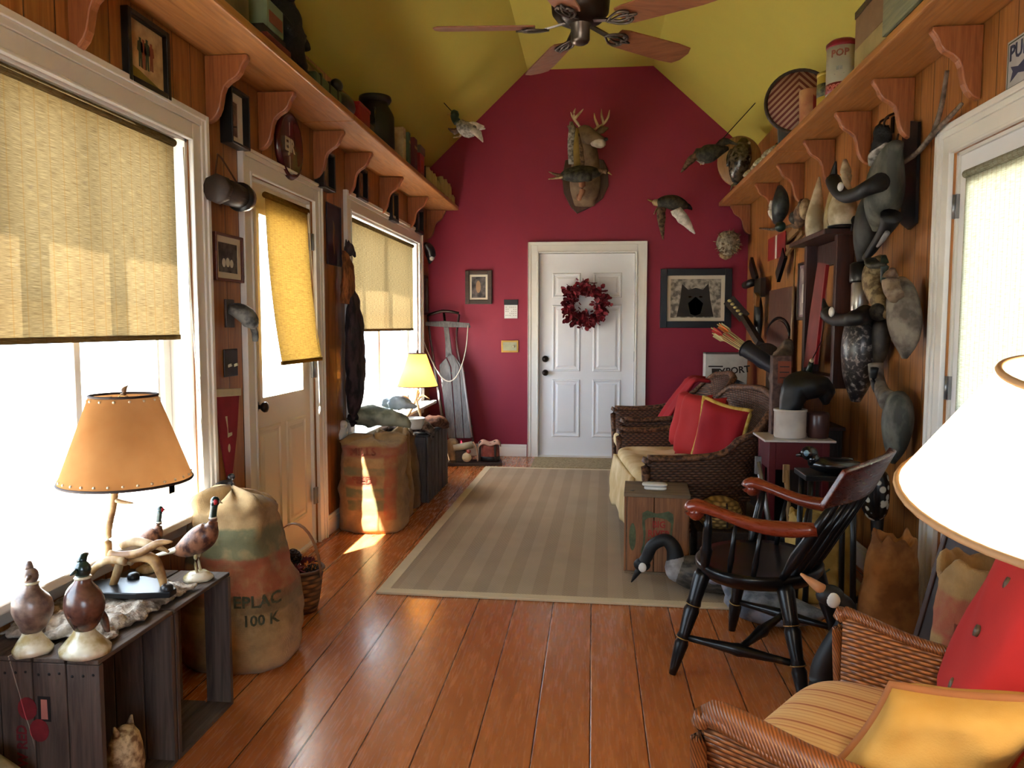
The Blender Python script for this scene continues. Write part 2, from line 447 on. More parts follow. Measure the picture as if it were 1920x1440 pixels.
# baseboards
def baseb(name, a, c, nrm):
    b = B(); a, c, n_ = V(a), V(c), V(nrm)
    for z0, z1, t in ((0, .10, .018), (.10, .125, .012)):
        m = (a + c) / 2 + n_ * t / 2; d = c - a
        b.box((m.x, m.y, (z0 + z1) / 2), (abs(d.x) + t * abs(n_.x), abs(d.y) + t * abs(n_.y), z1 - z0))
    struct(name, b, WHITE, bevel=.004)
baseb('baseboard_back', (XL, YB, 0), (-.67, YB, 0), (0, -1, 0))
baseb('baseboard_back_right', (.49, YB, 0), (XR, YB, 0), (0, -1, 0))
baseb('baseboard_left', (XL, 4.62, 0), (XL, YB, 0), (1, 0, 0))
baseb('baseboard_right', (XR, 3.75, 0), (XR, YB, 0), (-1, 0, 0))

# door and window casings: a stepped moulding around three or four sides; frame coordinates (u along wall, w up)
def casing(o, au, an, u0, u1, z0, z1, w=.125, four=False, b=None):
    b = b or B(); o, au, an = V(o), V(au), V(an); up = V((0, 0, 1))
    def seg(a0, a1, c0, c1, t0, t1, du, dz):
        # a strip between rect offset t0..t1 outside the opening
        pass
    prof = ((0, .012, .022), (.012, .075, .015), (.075, .1, .022), (.1, w, .030))
    for t0, t1, h in prof:
        zb = z0 - t1 if four else z0
        for s_, u in ((-1, u0), (1, u1)):
            x = u + s_ * (t0 + t1) / 2; c = o + au * x + up * ((zb + z1 + t1) / 2) + an * h / 2
            dd = au * (t1 - t0) + an * h
            b.box(c, (abs(dd.x), abs(dd.y), z1 + t1 - zb))
        c = o + au * ((u0 + u1) / 2) + up * (z1 + (t0 + t1) / 2) + an * h / 2; dd = au * (u1 - u0 + 2 * t0) + an * h
        b.box(c, (abs(dd.x), abs(dd.y), t1 - t0))
    return b
struct('trim_1', casing((XL, 0, 0), (0, 1, 0), (1, 0, 0), W1[0], W1[1], W1[2], W1[3] - .01), WHITE, bevel=.003)
struct('trim_2', casing((XL, 0, 0), (0, 1, 0), (1, 0, 0), D1[0] + .015, D1[1] - .0, 0, D1[3], .115), WHITE, bevel=.003)
struct('trim_3', casing((XL, 0, 0), (0, 1, 0), (1, 0, 0), W2[0], W2[1], W2[2], W2[3] - .01), WHITE, bevel=.003)
struct('trim_4', casing((0, YB, 0), (1, 0, 0), (0, -1, 0), dx0 + .01, dx1 - .01, 0, dz - .01, .105), WHITE, bevel=.003)
struct('trim_5', casing((XR, 0, 0), (0, -1, 0), (-1, 0, 0), -D3[1], -D3[0], 0, D3[3], .125), WHITE, bevel=.003)

# windows: jamb box, sash frame, mullions, panes, stool
GLASS = glass('window_glass')
def window(name, y0, y1, z0, z1, muls):
    b = B(); xo = XL - .16; xm = (XL + xo) / 2
    for y in (y0 - .0, y1 + .0):
        s_ = 1 if y == y0 else -1
        b.box((xm, y + s_ * .01, (z0 + z1) / 2), (.15, .02, z1 - z0))
    b.box((xm, (y0 + y1) / 2, z1 - .01), (.15, y1 - y0, .02))
    r = struct(name, b, WHITE)
    b = B()
    for y in (y0 + .045, y1 - .045): b.box((XL - .115, y, (z0 + z1) / 2), (.04, .05, z1 - z0 - .04))
    for z in (z0 + .045, z1 - .045): b.box((XL - .115, (y0 + y1) / 2, z), (.04, y1 - y0 - .04, .05))
    for y, w in muls: b.box((XL - .115, y, (z0 + z1) / 2), (.045, w, z1 - z0 - .06))
    b.box((XL - .115, (y0 + y1) / 2, (z0 + z1) / 2 + .05), (.03, y1 - y0 - .06, .03))
    struct('window_sash', b, WHITE, r, bevel=.004)
    struct('window_pane', B().box((XL - .118, (y0 + y1) / 2, (z0 + z1) / 2), (.006, y1 - y0 - .08, z1 - z0 - .08)), GLASS, r)
    b = B().box((XL - .02, (y0 + y1) / 2, z0 - .012), (.33, y1 - y0 + .30, .03)).box((XL + .012, (y0 + y1) / 2, z0 - .075), (.024, y1 - y0 + .24, .09))
    struct('window_sill', b, WHITE, r, bevel=.006)
    return r
window('window_1', *W1, [(2.06, .06), (2.46, .035), (2.955, .02), (1.6, .02)])
window('window_2', *W2, [(6.2, .06), (5.42, .02), (6.9, .02)])
b = B()  # unseen window added behind the camera for fill light
for x in (-.77, 0, .77): b.box((x, YF - .08, 1.425), (.06, .08, 1.35))
for z in (.78, 1.42, 2.07): b.box((0, YF - .08, z), (1.6, .08, .05))
r = struct('fill_window', b, WHITE); struct('window_pane', B().box((0, YF - .1, 1.425), (1.56, .006, 1.31)), GLASS, r)

# panelled doors; local u across, z up, facing +n
def panel(b, c, du, n_, w, h, t=.010):
    """raised panel: moulded frame and bevelled field, centre c"""
    c, du, n_ = V(c), V(du), V(n_); up = V((0, 0, 1))
    def rect(w_, h_, d): return [c + du * (i * w_ / 2) + up * (j * h_ / 2) + n_ * d for i, j in ((-1, -1), (1, -1), (1, 1), (-1, 1))]
    lv = [rect(w + .05, h + .05, 0.0002), rect(w + .035, h + .035, .009), rect(w + .012, h + .012, .009), rect(w, h, .0012), rect(w - .03, h - .03, .0012), rect(w - .07, h - .07, .009)]
    vs = [p for r_ in lv for p in r_]; fs = []
    for i in range(len(lv) - 1):
        for j in range(4): fs.append((i * 4 + j, i * 4 + (j + 1) % 4, i * 4 + 4 + (j + 1) % 4, i * 4 + 4 + j))
    k = (len(lv) - 1) * 4; fs.append((k, k + 1, k + 2, k + 3)); b.add(vs, fs)
def knob(par, c, n_, m=None, name='door_knob'):
    b = B(); c, n_ = V(c), V(n_)
    q = n_.to_track_quat('Z', 'Y').to_euler()
    b.lathe([(0, 0), (.03, 0), (.032, .006), (.012, .01), (.011, .03), (.02, .035), (.028, .048), (.026, .06), (.012, .067), (0, .068)], 18, c, q)
    part(name, b, m or DARKM, par)
def hinge(par, y, z, x, n_):
    part('hinge', B().box((x, y, z), (.012, .03, .1)).tube([(x + n_ * .008, y + .018, z - .05), (x + n_ * .008, y + .018, z + .05)], .006, 8), STEEL, par)

# door_1: half-glazed door in the left wall
XD = XL - .03
DY0, DY1 = 3.635, 4.45; gz0, gz1, gy0, gy1 = .96, 1.90, 3.765, 4.315
b = B()
for y0, y1, z0, z1 in ((DY0, DY1, .02, gz0), (DY0, DY1, gz1, 2.05), (DY0, gy0, gz0, gz1), (gy1, DY1, gz0, gz1)):
    b.box((XD - .02, (y0 + y1) / 2, (z0 + z1) / 2), (.045, y1 - y0, z1 - z0))
xf = XD + .003
for y in (3.86, 4.225): panel(b, (xf, y, .5), (0, 1, 0), (1, 0, 0), .24, .56)
for y0, y1, z0, z1 in ((gy0 - .03, gy1 + .03, gz0 - .03, gz0), (gy0 - .03, gy1 + .03, gz1, gz1 + .03), (gy0 - .03, gy0, gz0, gz1), (gy1, gy1 + .03, gz0, gz1)):
    b.box((xf + .006, (y0 + y1) / 2, (z0 + z1) / 2), (.012, y1 - y0, z1 - z0))
d1 = struct('door_1', b, DOORC)
struct('door_pane', B().box((XD - .02, (gy0 + gy1) / 2, (gz0 + gz1) / 2), (.006, gy1 - gy0, gz1 - gz0)), GLASS, d1)
knob(d1, (xf, 3.70, .92), (1, 0, 0))
for z in (.3, 1.07, 1.83): hinge(d1, 4.435, z, XL + .0, 1)
struct('trim_6', B().box((XL - .09, 3.618, 1.03), (.16, .016, 2.06)).box((XL - .09, 4.462, 1.03), (.16, .016, 2.06)).box((XL - .09, 4.04, 2.06), (.16, .85, .018)).box((XL - .09, 4.04, .008), (.17, .85, .016)), WHITE)

# door_2: white six-panel door in the red wall
b = B(); yd = YB + .03; x0, x1 = -.545, .405
b.box(((x0 + x1) / 2, yd + .022, 1.035), (x1 - x0, .044, 2.04)); xm = (x0 + x1) / 2
for s_ in (-1, 1):
    for zc, h in ((.50, .54), (1.21, .62), (1.74, .20)): panel(b, (xm + s_ * .205, yd, zc), (1, 0, 0), (0, -1, 0), .235, h)
d2 = struct('door_2', b, DOORW)
knob(d2, (x0 + .06, yd, .86), (0, -1, 0))
part('deadbolt', B().lathe([(0, 0), (.032, 0), (.034, .008), (.026, .014), (.024, .022), (0, .024)], 18, (x0 + .06, yd, 1.0), (pi / 2, 0, 0)), DARKM, d2)
for z in (.25, 1.03, 1.82): part('hinge', B().box((x1 + .004, yd - .004, z), (.012, .012, .1)), STEEL, d2)
struct('trim_7', B().box((x0 - .012, YB + .08, 1.03), (.016, .16, 2.06)).box((x1 + .012, YB + .08, 1.03), (.016, .16, 2.06)).box((xm, YB + .08, 2.068), (1.0, .16, .016)).box((xm, YB + .08, .008), (1.0, .17, .016)), WHITE)

struct('leak_stop', B().box((x0 - .006, yd + .06, 1.03), (.03, .03, 2.06)).box((x1 + .006, yd + .06, 1.03), (.03, .03, 2.06)).box((xm, yd + .06, 2.062), (1.0, .03, .03)), WHITE)  # stop strips added behind the slab to shut out light leaks
struct('leak_backing', B().box((xm, YB + .75, 1.1), (1.6, .05, 2.6)).box((xm - .8, YB + .46, 1.1), (.05, .6, 2.6)).box((xm + .8, YB + .46, 1.1), (.05, .6, 2.6)).box((xm, YB + .46, 2.4), (1.6, .6, .05)).box((xm, YB + .46, -.12), (1.6, .6, .05)), WHITE)  # unseen box added behind the door to keep daylight from leaking round it
# door_3: glazed white door in the right wall
b = B(); XE = XR + .02; ey0, ey1 = 2.55, 3.40; hz0, hz1, hy0, hy1 = .98, 1.90, 2.68, 3.28
for y0, y1, z0, z1 in ((ey0, ey1, .02, hz0), (ey0, ey1, hz1, 2.035), (ey0, hy0, hz0, hz1), (hy1, ey1, hz0, hz1)):
    b.box((XE + .022, (y0 + y1) / 2, (z0 + z1) / 2), (.044, y1 - y0, z1 - z0))
for y in (2.79, 3.16): panel(b, (XE, y, .5), (0, 1, 0), (-1, 0, 0), .24, .56)
for y0, y1, z0, z1 in ((hy0 - .03, hy1 + .03, hz0 - .03, hz0), (hy0 - .03, hy1 + .03, hz1, hz1 + .03), (hy0 - .03, hy0, hz0, hz1), (hy1, hy1 + .03, hz0, hz1)):
    b.box((XE - .006, (y0 + y1) / 2, (z0 + z1) / 2), (.012, y1 - y0, z1 - z0))
d3 = struct('door_3', b, DOORW)
struct('door_pane', B().box((XE + .02, 2.98, 1.44), (.006, .6, .92)), GLASS, d3)
for z in (.3, 1.07, 1.83): part('hinge', B().box((XE - .006, 3.41, z), (.014, .022, .1)).tube([(XE - .014, 3.42, z - .05), (XE - .014, 3.42, z + .05)], .007, 8), STEEL, d3)
struct('trim_8', B().box((XR + .09, 3.412, 1.03), (.16, .016, 2.06)).box((XR + .09, 2.538, 1.03), (.16, .016, 2.06)).box((XR + .09, 2.975, 2.044), (.16, .88, .014)).box((XR + .09, 2.975, .008), (.17, .88, .016)), WHITE)

# ---------------------------------------------------------------- blinds
BL1 = blind_mat('bamboo_blind_tan', (86, 70, 44), (128, 110, 76), 420, 16.5, .36)
BL2 = blind_mat('bamboo_blind_gold', (110, 80, 32), (150, 116, 52), 420, 30, .42)
BL3 = blind_mat('bamboo_blind_pale', (126, 126, 104), (178, 176, 156), 300, 30, .36)
def blind(label, y0, y1, zt, zb, x, m, nrm=1, tilt=0, wave=.004, rx=.016):
    t = thing('roll_blind', label, 'blind', (x, (y0 + y1) / 2, zt))
    w = y1 - y0; h = zt - zb
    def f(u, v):
        return (nrm * (tilt * v * v + wave * sin(u * 9) * v), (u - .5) * w, -v * h)
    part('slat_cloth', B().grid(f, 24, 24, .0), m, t)
    part('head_roll', B().tube([(nrm * .0, -w / 2, .012), (0, w / 2, .012)], rx, 12), m, t)
    part('bottom_rail', B().box((nrm * tilt, 0, -h), (.012, w, .02)), m, t)
    return t
bl = blind('wide tan bamboo blind half lowered over the near left window', 1.135, 3.00, 2.06, 1.285, XL - .025, BL1)
CORD = plain('cord_white', (226, 220, 205), .8)
part('cord', B().tube([(.03, .955, .0), (.035, .97, -.6), (.05, .975, -1.0), (.055, .99, -1.22), (.05, 1.0, -1.45)], .0028, 6, 4), CORD, bl)
bl = blind('wide tan bamboo blind half lowered over the far left window', 5.21, 7.13, 2.07, 1.30, XL - .025, BL1)
bl = blind('narrow golden bamboo blind hanging askew on the half glazed door', 3.755, 4.33, 1.98, 1.14, XL + .025, BL2, 1, .07)
part('cord', B().tube([(.02, .25, .0), (.05, .255, -.6), (.06, .262, -.95), (.06, .268, -1.12)], .003, 6, 4), CORD, bl)
part('cord_tassel', B().lathe([(0, 0), (.006, .005), (.008, .03), (.004, .05), (0, .055)], 10, (.06, .268, -1.17)), CORD, bl)
blind('pale bamboo blind over the glass of the right hand door', 2.66, 3.30, 1.93, .95, XR - .005, BL3, -1, .0)
# ---------------------------------------------------------------- pine shelves on corbels
SD, SZ0, SZ1 = .315, 2.495, 2.535      # depth, underside, top
def W(pts, x=None, y=None, z=None): return [P(a, c, x, y, z) for a, c in pts]
ORD = ['first', 'second', 'third', 'fourth', 'fifth', 'sixth', 'seventh', 'eighth', 'ninth']
for side, xw, s_, cuts in (('left', XL, 1, (YF + .02, 1.6, 4.32, 6.95, YB - .003)), ('right', XR, -1, (YF + .02, 2.9, 5.35, YB - .003))):
    n_ = len(cuts) - 1
    for i in range(n_):
        a, c = cuts[i], cuts[i + 1]; dp = SD if s_ > 0 else .29
        w = 'nearest' if i == 0 else 'farthest' if i == n_ - 1 else ORD[n_ - 1 - i]
        lab = f'{w} pine plank of the long {side} wall shelf' + ('' if w in ('nearest', 'farthest') else ' from the red wall')
        one('shelf_plank', B().box((s_ * dp / 2, 0, 0), (dp - .002, c - a - .002, SZ1 - SZ0)), SHELF, lab, 'shelf',
            (xw + s_ * .001, (a + c) / 2, (SZ0 + SZ1) / 2), group='pine shelf planks', bevel=.008)
prof = [(0, 0), (.19, 0), (.192, -.018), (.178, -.036), (.168, -.052), (.160, -.075), (.142, -.096), (.112, -.113), (.090, -.133), (.079, -.158), (.073, -.19), (.066, -.222), (.053, -.250), (.034, -.271), (.014, -.281), (0, -.283)]
bk = one('shelf_bracket', B().prism(prof, (0, -.02, 0), (1, 0, 0), (0, 0, 1), (0, .04, 0)), BRKT, 'x', 'bracket', (XL + .001, 7.66, SZ0 - .001), group='scrolled pine shelf brackets', bevel=.006)
ly = [7.66, 6.85, 5.94, 5.10, 4.52, 3.76, 3.24, 2.37]; ry = [7.62, 6.5, 5.75, 5.05, 4.42, 3.86, 3.23]
for side, xs, rz, x in (('left', ly, 0, XL + .001), ('right', ry, pi, XR - .001)):
    for i, y in enumerate(xs):
        lab = f'{ORD[i]} scrolled pine bracket from the red wall under the {side} shelf'
        if i == 0 and side == 'left': bk['label'] = lab; bk.location.y = y; continue
        o = bk.copy(); C.objects.link(o); o.location = (x, y, SZ0 - .001); o.rotation_euler = (0, 0, rz); o['label'] = lab; ROOT[o.name] = Matrix.Identity(4)

# ---------------------------------------------------------------- ceiling fan
FANW = wood('walnut_fan_blade', (112, 66, 42), (146, 92, 60), 'x', .4, .8)
FMET = plain('antique_pewter', (96, 88, 82), .32, .85, var=.3)
fan = thing('ceiling_fan', 'five bladed brown ceiling fan with dark pewter motor hanging from the yellow ceiling', 'fan', (-.07, 3.5, 2.66))
part('downrod', B().tube([(0, 0, .2), (0, 0, 1.17)], .0125, 12), DARKM, fan)
part('canopy', B().lathe([(0, 1.1), (.03, 1.1), (.06, 1.13), (.07, 1.185), (0, 1.187)], 24), DARKM, fan)
part('motor_housing', B().lathe([(0, .0), (.06, .0), (.10, .02), (.125, .05), (.13, .10), (.12, .15), (.075, .185), (.03, .21), (0, .215)], 32), DARKM, fan)
part('switch_housing', B().lathe([(0, -.085), (.02, -.084), (.036, -.076), (.042, -.065), (.042, -.008), (.05, -.002), (.05, .008), (0, .01)], 28), FMET, fan)
for k in range(5):
    a = radians(184 - 72 * k); R = Matrix.Rotation(a, 4, 'Z')
    pl = [(.20, -.055), (.24, -.064), (.55, -.072), (.63, -.066), (.652, -.03), (.652, .03), (.63, .066), (.55, .072), (.24, .064), (.20, .055)]
    b = B().prism(pl, (0, 0, 0), (1, 0, 0), (0, 1, 0), (0, 0, .007))
    b.xf(R @ Matrix.Translation((0, 0, -.012)) @ Matrix.Rotation(radians(-14), 4, 'X'))
    bl_ = part('fan_blade', b, FANW, fan, bevel=.002)
    b = B()
    b.bar((.05, 0, .012), (.16, 0, -.016), .022, .008)
    for s_ in (-1, 1):
        b.tube([(.14, 0, -.018), (.18, s_ * .03, -.021), (.225, s_ * .042, -.021), (.255, s_ * .022, -.021), (.235, 0, -.021)], .006, 6, 3)
        b.tube([(.16, 0, -.019), (.2, s_ * .014, -.022), (.235, s_ * .012, -.022), (.285, 0, -.022)], .005, 6, 3)
        b.ell((.235, s_ * .025, -.019), (.009, .009, .008), None, 8, 5)
    b.xf(R @ Matrix.Rotation(radians(-14), 4, 'X'))
    part('blade_iron', b, FMET, bl_)

# ---------------------------------------------------------------- framed pictures and wall pieces
SIDE = {'L': (lambda d: dict(x=XL + d), pi / 2), 'R': (lambda d: dict(x=XR - d), -pi / 2), 'B': (lambda d: dict(y=YB - d), 0)}
def wall_thing(name, label, cat, side, tl, br, d, group=None):
    """thing on a wall whose front face spans two photograph pixels; returns root, half width, half height; local x right, z up, -y into the room, wall at y=0"""
    f, rz = SIDE[side]; a, c = P(*tl, **f(d)), P(*br, **f(d))
    if side == 'L': ctr = V((XL + .002, (a.y + c.y) / 2, (a.z + c.z) / 2)); w = abs(c.y - a.y)
    elif side == 'R': ctr = V((XR - .002, (a.y + c.y) / 2, (a.z + c.z) / 2)); w = abs(c.y - a.y)
    else: ctr = V(((a.x + c.x) / 2, YB - .002, (a.z + c.z) / 2)); w = abs(c.x - a.x)
    return thing(name, label, cat, ctr, rz, group), w / 2, (a.z - c.z) / 2
MATB = plain('cream_mat_board', (206, 196, 176), .9, var=.04)
def rim(b, hw, hh, fw, y0, y1):
    for s_ in (-1, 1):
        b.box((s_ * (hw - fw / 2), (y0 + y1) / 2, 0), (fw, abs(y1 - y0), 2 * hh))
        b.box((0, (y0 + y1) / 2, s_ * (hh - fw / 2)), (2 * hw - 2 * fw, abs(y1 - y0), fw))
    return b
def framed(label, side, tl, br, d, fw, fm, art, mw=0, mm=MATB, group=None, shapes=()):
    t, hw, hh = wall_thing('picture_frame', label, 'picture', side, tl, br, d, group)
    part('frame', rim(B(), hw, hh, fw, 0, -d), fm, t, bevel=min(.004, fw / 4))
    iw, ih = hw - fw, hh - fw
    if mw: part('mat_board', rim(B(), iw, ih, mw, -.004, -d * .45), mm, t); iw -= mw; ih -= mw
    pc = part('picture', B().box((0, -d * .2, 0), (2 * iw, d * .2, 2 * ih)), art, t)
    for nm, m, poly in shapes:
        part(nm, B().prism([(x * iw, z * ih) for x, z in poly], (0, -d * .3 - .0006, 0), (1, 0, 0), (0, 0, 1), (0, .0005, 0)), m, pc)
    return t
def circ(cx, cz, rx, rz, n=14): return [(cx + rx * cos(2 * pi * i / n), cz + rz * sin(2 * pi * i / n)) for i in range(n)]
def man(cx, z0, h): return [(cx - .10 * h, z0), (cx - .09 * h, z0 + .5 * h), (cx - .17 * h, z0 + .55 * h), (cx - .13 * h, z0 + .85 * h), (cx - .05 * h, z0 + .88 * h), (cx - .06 * h, z0 + h), (cx + .06 * h, z0 + h), (cx + .05 * h, z0 + .88 * h), (cx + .13 * h, z0 + .85 * h), (cx + .17 * h, z0 + .55 * h), (cx + .09 * h, z0 + .5 * h), (cx + .10 * h, z0), (cx + .02 * h, z0), (cx, z0 + .4 * h), (cx - .02 * h, z0)]
A_SEPIA = two('sepia_print', (150, 118, 76), (196, 166, 116), .7, 9)
A_DARK = two('dark_print', (28, 26, 28), (96, 88, 84), .5, 14)
A_PINK = two('faded_print', (88, 60, 54), (150, 116, 100), .6, 12)
A_GREY = two('grey_photograph', (40, 42, 46), (160, 158, 154), .4, 10)
INKG = plain('ink_green', (52, 66, 44), .8); INKR = plain('ink_russet', (120, 60, 40), .8); INKD = plain('ink_dark', (44, 38, 34), .8); INKW = plain('ink_white', (200, 196, 186), .8); OLIVE = plain('grass_ochre', (120, 108, 40), .8)
WFR = wood('rosewood_frame', (72, 34, 24), (108, 56, 38), 'x', .4)
GFR = wood('brown_frame', (48, 34, 26), (74, 56, 44), 'x', .45)
framed('black framed sepia print of three standing hunters nearest the camera', 'L', (238, 8), (322, 190), .03, .022, BLACK, A_SEPIA, 0, shapes=[('painted_hunter', INKG, man(-.3, -.5, 1.0)), ('painted_hunter', INKR, man(-.12, -.52, 1.0)), ('painted_hunter', INKG, man(.08, -.5, 1.05)), ('painted_hunter', INKR, man(.32, -.45, .95)), ('painted_grass', OLIVE, [(-.9, -.55), (-.4, -.62), (.3, -.8), (.9, -.95), (.9, -.98), (-.9, -.98)])])
framed('deep black framed print in a cream mat left of the red oval plaque', 'L', (433, 158), (470, 284), .06, .012, BLACK, A_PINK, .035, shapes=[('painted_bird', INKR, circ(-.1, .1, .35, .3)), ('painted_branch', INKD, [(-.8, -.5), (.8, -.3), (.8, -.38), (-.8, -.6)])])
framed('dark framed pale print beside the oval plaque, under the shelf', 'L', (606, 276), (630, 362), .06, .018, BLACK, A_PINK, 0, shapes=[('painted_bird', INKW, circ(0, .35, .3, .25))])
framed('dark framed red toned print above the far window, nearest the door', 'L', (672, 309), (691, 380), .05, .022, BLACK, A_PINK, 0, shapes=[('painted_bird', INKR, circ(0, 0, .4, .45))])
framed('middle dark framed print above the far window', 'L', (735, 354), (748, 419), .05, .025, BLACK, A_SEPIA, 0, shapes=[('painted_bird', INKD, circ(0, -.3, .45, .4))])
framed('dark framed print above the far window, nearest the red wall', 'L', (783, 385), (795, 441), .05, .03, BLACK, A_DARK, 0)
framed('rosewood framed small dark photograph in a cream mat by the door', 'L', (404, 433), (458, 531), .022, .012, WFR, A_DARK, .028, shapes=[('pale_figure', INKW, circ(-.4, -.35, .18, .3)), ('pale_figure', INKW, circ(0, -.3, .2, .32)), ('pale_figure', INKW, circ(.4, -.35, .18, .28))])
framed('narrow unlit frame in the corner beyond the far window', 'L', (791, 514), (803, 591), .02, .03, GFR, A_DARK, 0)
framed('dark wooden framed portrait in a white mat on the red wall', 'B', (872, 507), (922, 570), .03, .042, GFR, A_DARK, .022, shapes=[('pale_face', plain('portrait_tan', (150, 120, 90), .8), circ(-.05, .05, .35, .6))])
PLUM = two('plum_poster', (30, 20, 30), (48, 32, 42), .5, 5)
framed('tall unframed plum poster between the door and the far window', 'L', (613, 378), (641, 501), .012, .004, PLUM, PLUM, 0, shapes=[('pale_bird', plain('poster_tan', (120, 92, 60), .8), [(-.1, .5), (.1, .42), (.2, .2), (.05, -.1), (.15, -.6), (.0, -.65), (-.12, -.1), (-.05, .2)])])
wf = framed('large black framed drawing of a wolf on the red wall', 'B', (1239, 504), (1371, 615), .035, .066, BLACK, two('wolf_ground', (96, 92, 84), (168, 160, 146), .7, 22), .035, MATB, shapes=[
    ('wolf_head', INKD, [(-.75, -.95), (-.62, -.1), (-.55, .75), (-.3, .45), (.0, .55), (.28, .45), (.5, .78), (.58, -.05), (.72, -.95)]),
    ('wolf_muzzle', INKW, [(-.3, -.25), (0, .1), (.3, -.25), (.2, -.8), (0, -.9), (-.2, -.8)]),
    ('wolf_nose', plain('ink_black', (14, 14, 15), .6), circ(0, -.62, .1, .09)), ('wolf_eye', plain('ink_amber', (190, 150, 70), .5), circ(-.22, .08, .07, .045)), ('wolf_eye', plain('ink_amber', (190, 150, 70), .5), circ(.2, .08, .07, .045))])
# red oval plaque
t, hw, hh = wall_thing('oval_plaque', 'glossy dark red oval plaque lettered in cream above the half glazed door', 'plaque', 'L', (522, 216), (570, 326), .03)
OXB = plain('oxblood_lacquer', (74, 14, 18), .22, var=.2, spec=.6)
hw = .17; hh = .185
b = B()
for r_, y in ((1.0, 0), (1.0, -.012), (.93, -.03), (.86, -.03), (.80, -.018), (.0, -.018)): pass
b.rings([[V((hw * r_ * cos(2 * pi * j / 40), y, hh * r_ * sin(2 * pi * j / 40))) for j in range(40)] for r_, y in ((1.0, 0), (1.0, -.012), (.94, -.03), (.87, -.03), (.80, -.016), (.01, -.016))])
pb = part('plaque_board', b, OXB, t)
CREAM = plain('cream_paint', (190, 180, 150), .7)
part('lettering', text_b('EJR', .10, .001, 1.0, True).xf(Matrix.Translation((.0, -.0175, 0))), CREAM, pb)
part('lettering', B().box((0, -.0172, .09), (.006, .001, .07)).box((0, -.0172, -.10), (.006, .001, .09)), CREAM, pb)
# duck head hook, light switch, pennant, dark keg, pelt
t = thing('carved_duck_hook', 'small grey carved bird head hook on the pine between window and door', 'hook', P(432, 600, x=XL + .01))
GREYF = two('grey_feathers', (44, 46, 48), (104, 104, 100), .6, 22)
b = B().tube([(0, -.02, .05), (.03, 0, .045), (.07, .02, .02), (.085, .035, -.02), (.08, .04, -.035)], [.02, .035, .042, .035, .012], 12, 3); part('head', b, GREYF, t)
part('bill', B().tube([(.08, .04, -.01), (.09, .06, -.06), (.085, .07, -.10)], [(.024, .014), (.018, .009), (.012, .005)], 10, 2), GREYF, t)
part('back_plate', B().box((-.004, 0, .03), (.012, .08, .13)), GFR, t, bevel=.003)
t, hw, hh = wall_thing('light_switch', 'dark double toggle switch plate beside the half glazed door', 'light switch', 'L', (420, 655), (446, 704), .008)
part('plate', B().box((0, -.004, 0), (2 * hw, .008, 2 * hh)), DARKM, t, bevel=.003)
for s_ in (-1, 1): part('toggle', B().box((s_ * hw * .45, -.014, -.012), (.010, .02, .012), (-.4, 0, 0)), CREAM, t)
t, hw, hh = wall_thing('pennant', 'long red felt pennant with a cream band hanging point down', 'pennant', 'L', (401, 733), (456, 900), .012)
FELT = plain('red_felt', (128, 26, 42), .9, var=.2)
part('felt', B().prism([(-hw * .9, hh - .03), (hw * .9, hh - .03), (hw * .62, .0), (.012, -hh), (-.012, -hh), (-hw * .62, 0)], (0, -.004, 0), (1, 0, 0), (0, 0, 1), (0, -.005, 0)), FELT, t)
part('band', B().box((0, -.007, hh - .018), (2 * hw, .012, .036), (0, .06, 0)), CREAM, t, bevel=.003)
part('emblem', B().prism([(-.03, .10), (-.012, .10), (-.012, .0), (.03, .006), (.03, .02), (-.006, .02)], (0, -.0095, 0), (1, 0, 0), (0, 0, 1), (0, -.001, 0)).ell((.0, -.0095, -.05), (.012, .001, .02), None, 10, 6), CREAM, t)
DWOOD = wood('dark_keg_wood', (34, 26, 22), (60, 44, 36), 'y', .55)
t = thing('wooden_spool', 'dark round ended wooden keg hanging from twine beside the window casing', 'spool', P(430, 362, x=XL + .075))
RX = (-pi / 2, 0, 0)
part('barrel', B().lathe([(0, -.09), (.052, -.09), (.056, 0), (.052, .09), (0, .09)], 20, rot=RX), DWOOD, t)
part('end_disc', B().lathe([(0, -.125), (.06, -.125), (.064, -.115), (.064, -.09), (0, -.09)], 8, rot=RX), DWOOD, t)
part('end_disc', B().lathe([(0, .09), (.064, .09), (.067, .105), (.058, .15), (.03, .165), (0, .168)], 20, rot=RX), BLACK, t)
part('twine', B().tube([(-.02, -.09, .05), (-.04, -.02, .155), (-.05, 0, .17), (-.04, .02, .155), (-.01, .10, .06)], .004, 6), plain('twine', (84, 56, 38), .9), t)
# pelt
PELT = two('brown_fox_fur', (96, 54, 28), (150, 92, 52), .95, 30, bump=.8, bs=160, stretch=(1, 1, .4)); PELTD = two('dark_fur', (24, 18, 22), (58, 44, 48), .95, 26, bump=.9, bs=160, stretch=(1, 1, .35))
t = thing('fur_pelt', 'long brown and dark fox pelt hanging between the door and the far window', 'pelt', (XL + .04, 4.93, 1.6))
b = B().tube([(0, .0, .22), (.02, .0, .15), (.025, -.0, .02), (.02, 0, -.12)], [(.015, .012), (.06, .03), (.085, .035), (.10, .03)], 16, 4, up=(1, 0, 0)).jit(.012, 20); part('shoulders', b, PELT, t)
b = B().tube([(.03, .03, -.02), (.045, .045, -.15), (.05, .05, -.4), (.05, .05, -.6), (.045, .04, -.78), (.03, .03, -.9)], [(.03, .02), (.10, .04), (.12, .055), (.115, .055), (.085, .045), (.02, .015)], 16, 4, up=(1, 0, 0)).jit(.016, 18); part('back_fur', b, PELTD, t)
b = B().ell((.03, .02, .235), (.035, .035, .045)).tube([(.03, .02, .25), (.05, .05, .21), (.055, .065, .19)], [.02, .016, .006], 8, 2)
for y in (0, .05): b.tube([(.02, y, .265), (.015, y, .30)], [.014, .003], 8)
part('head', b, PELTD, t)
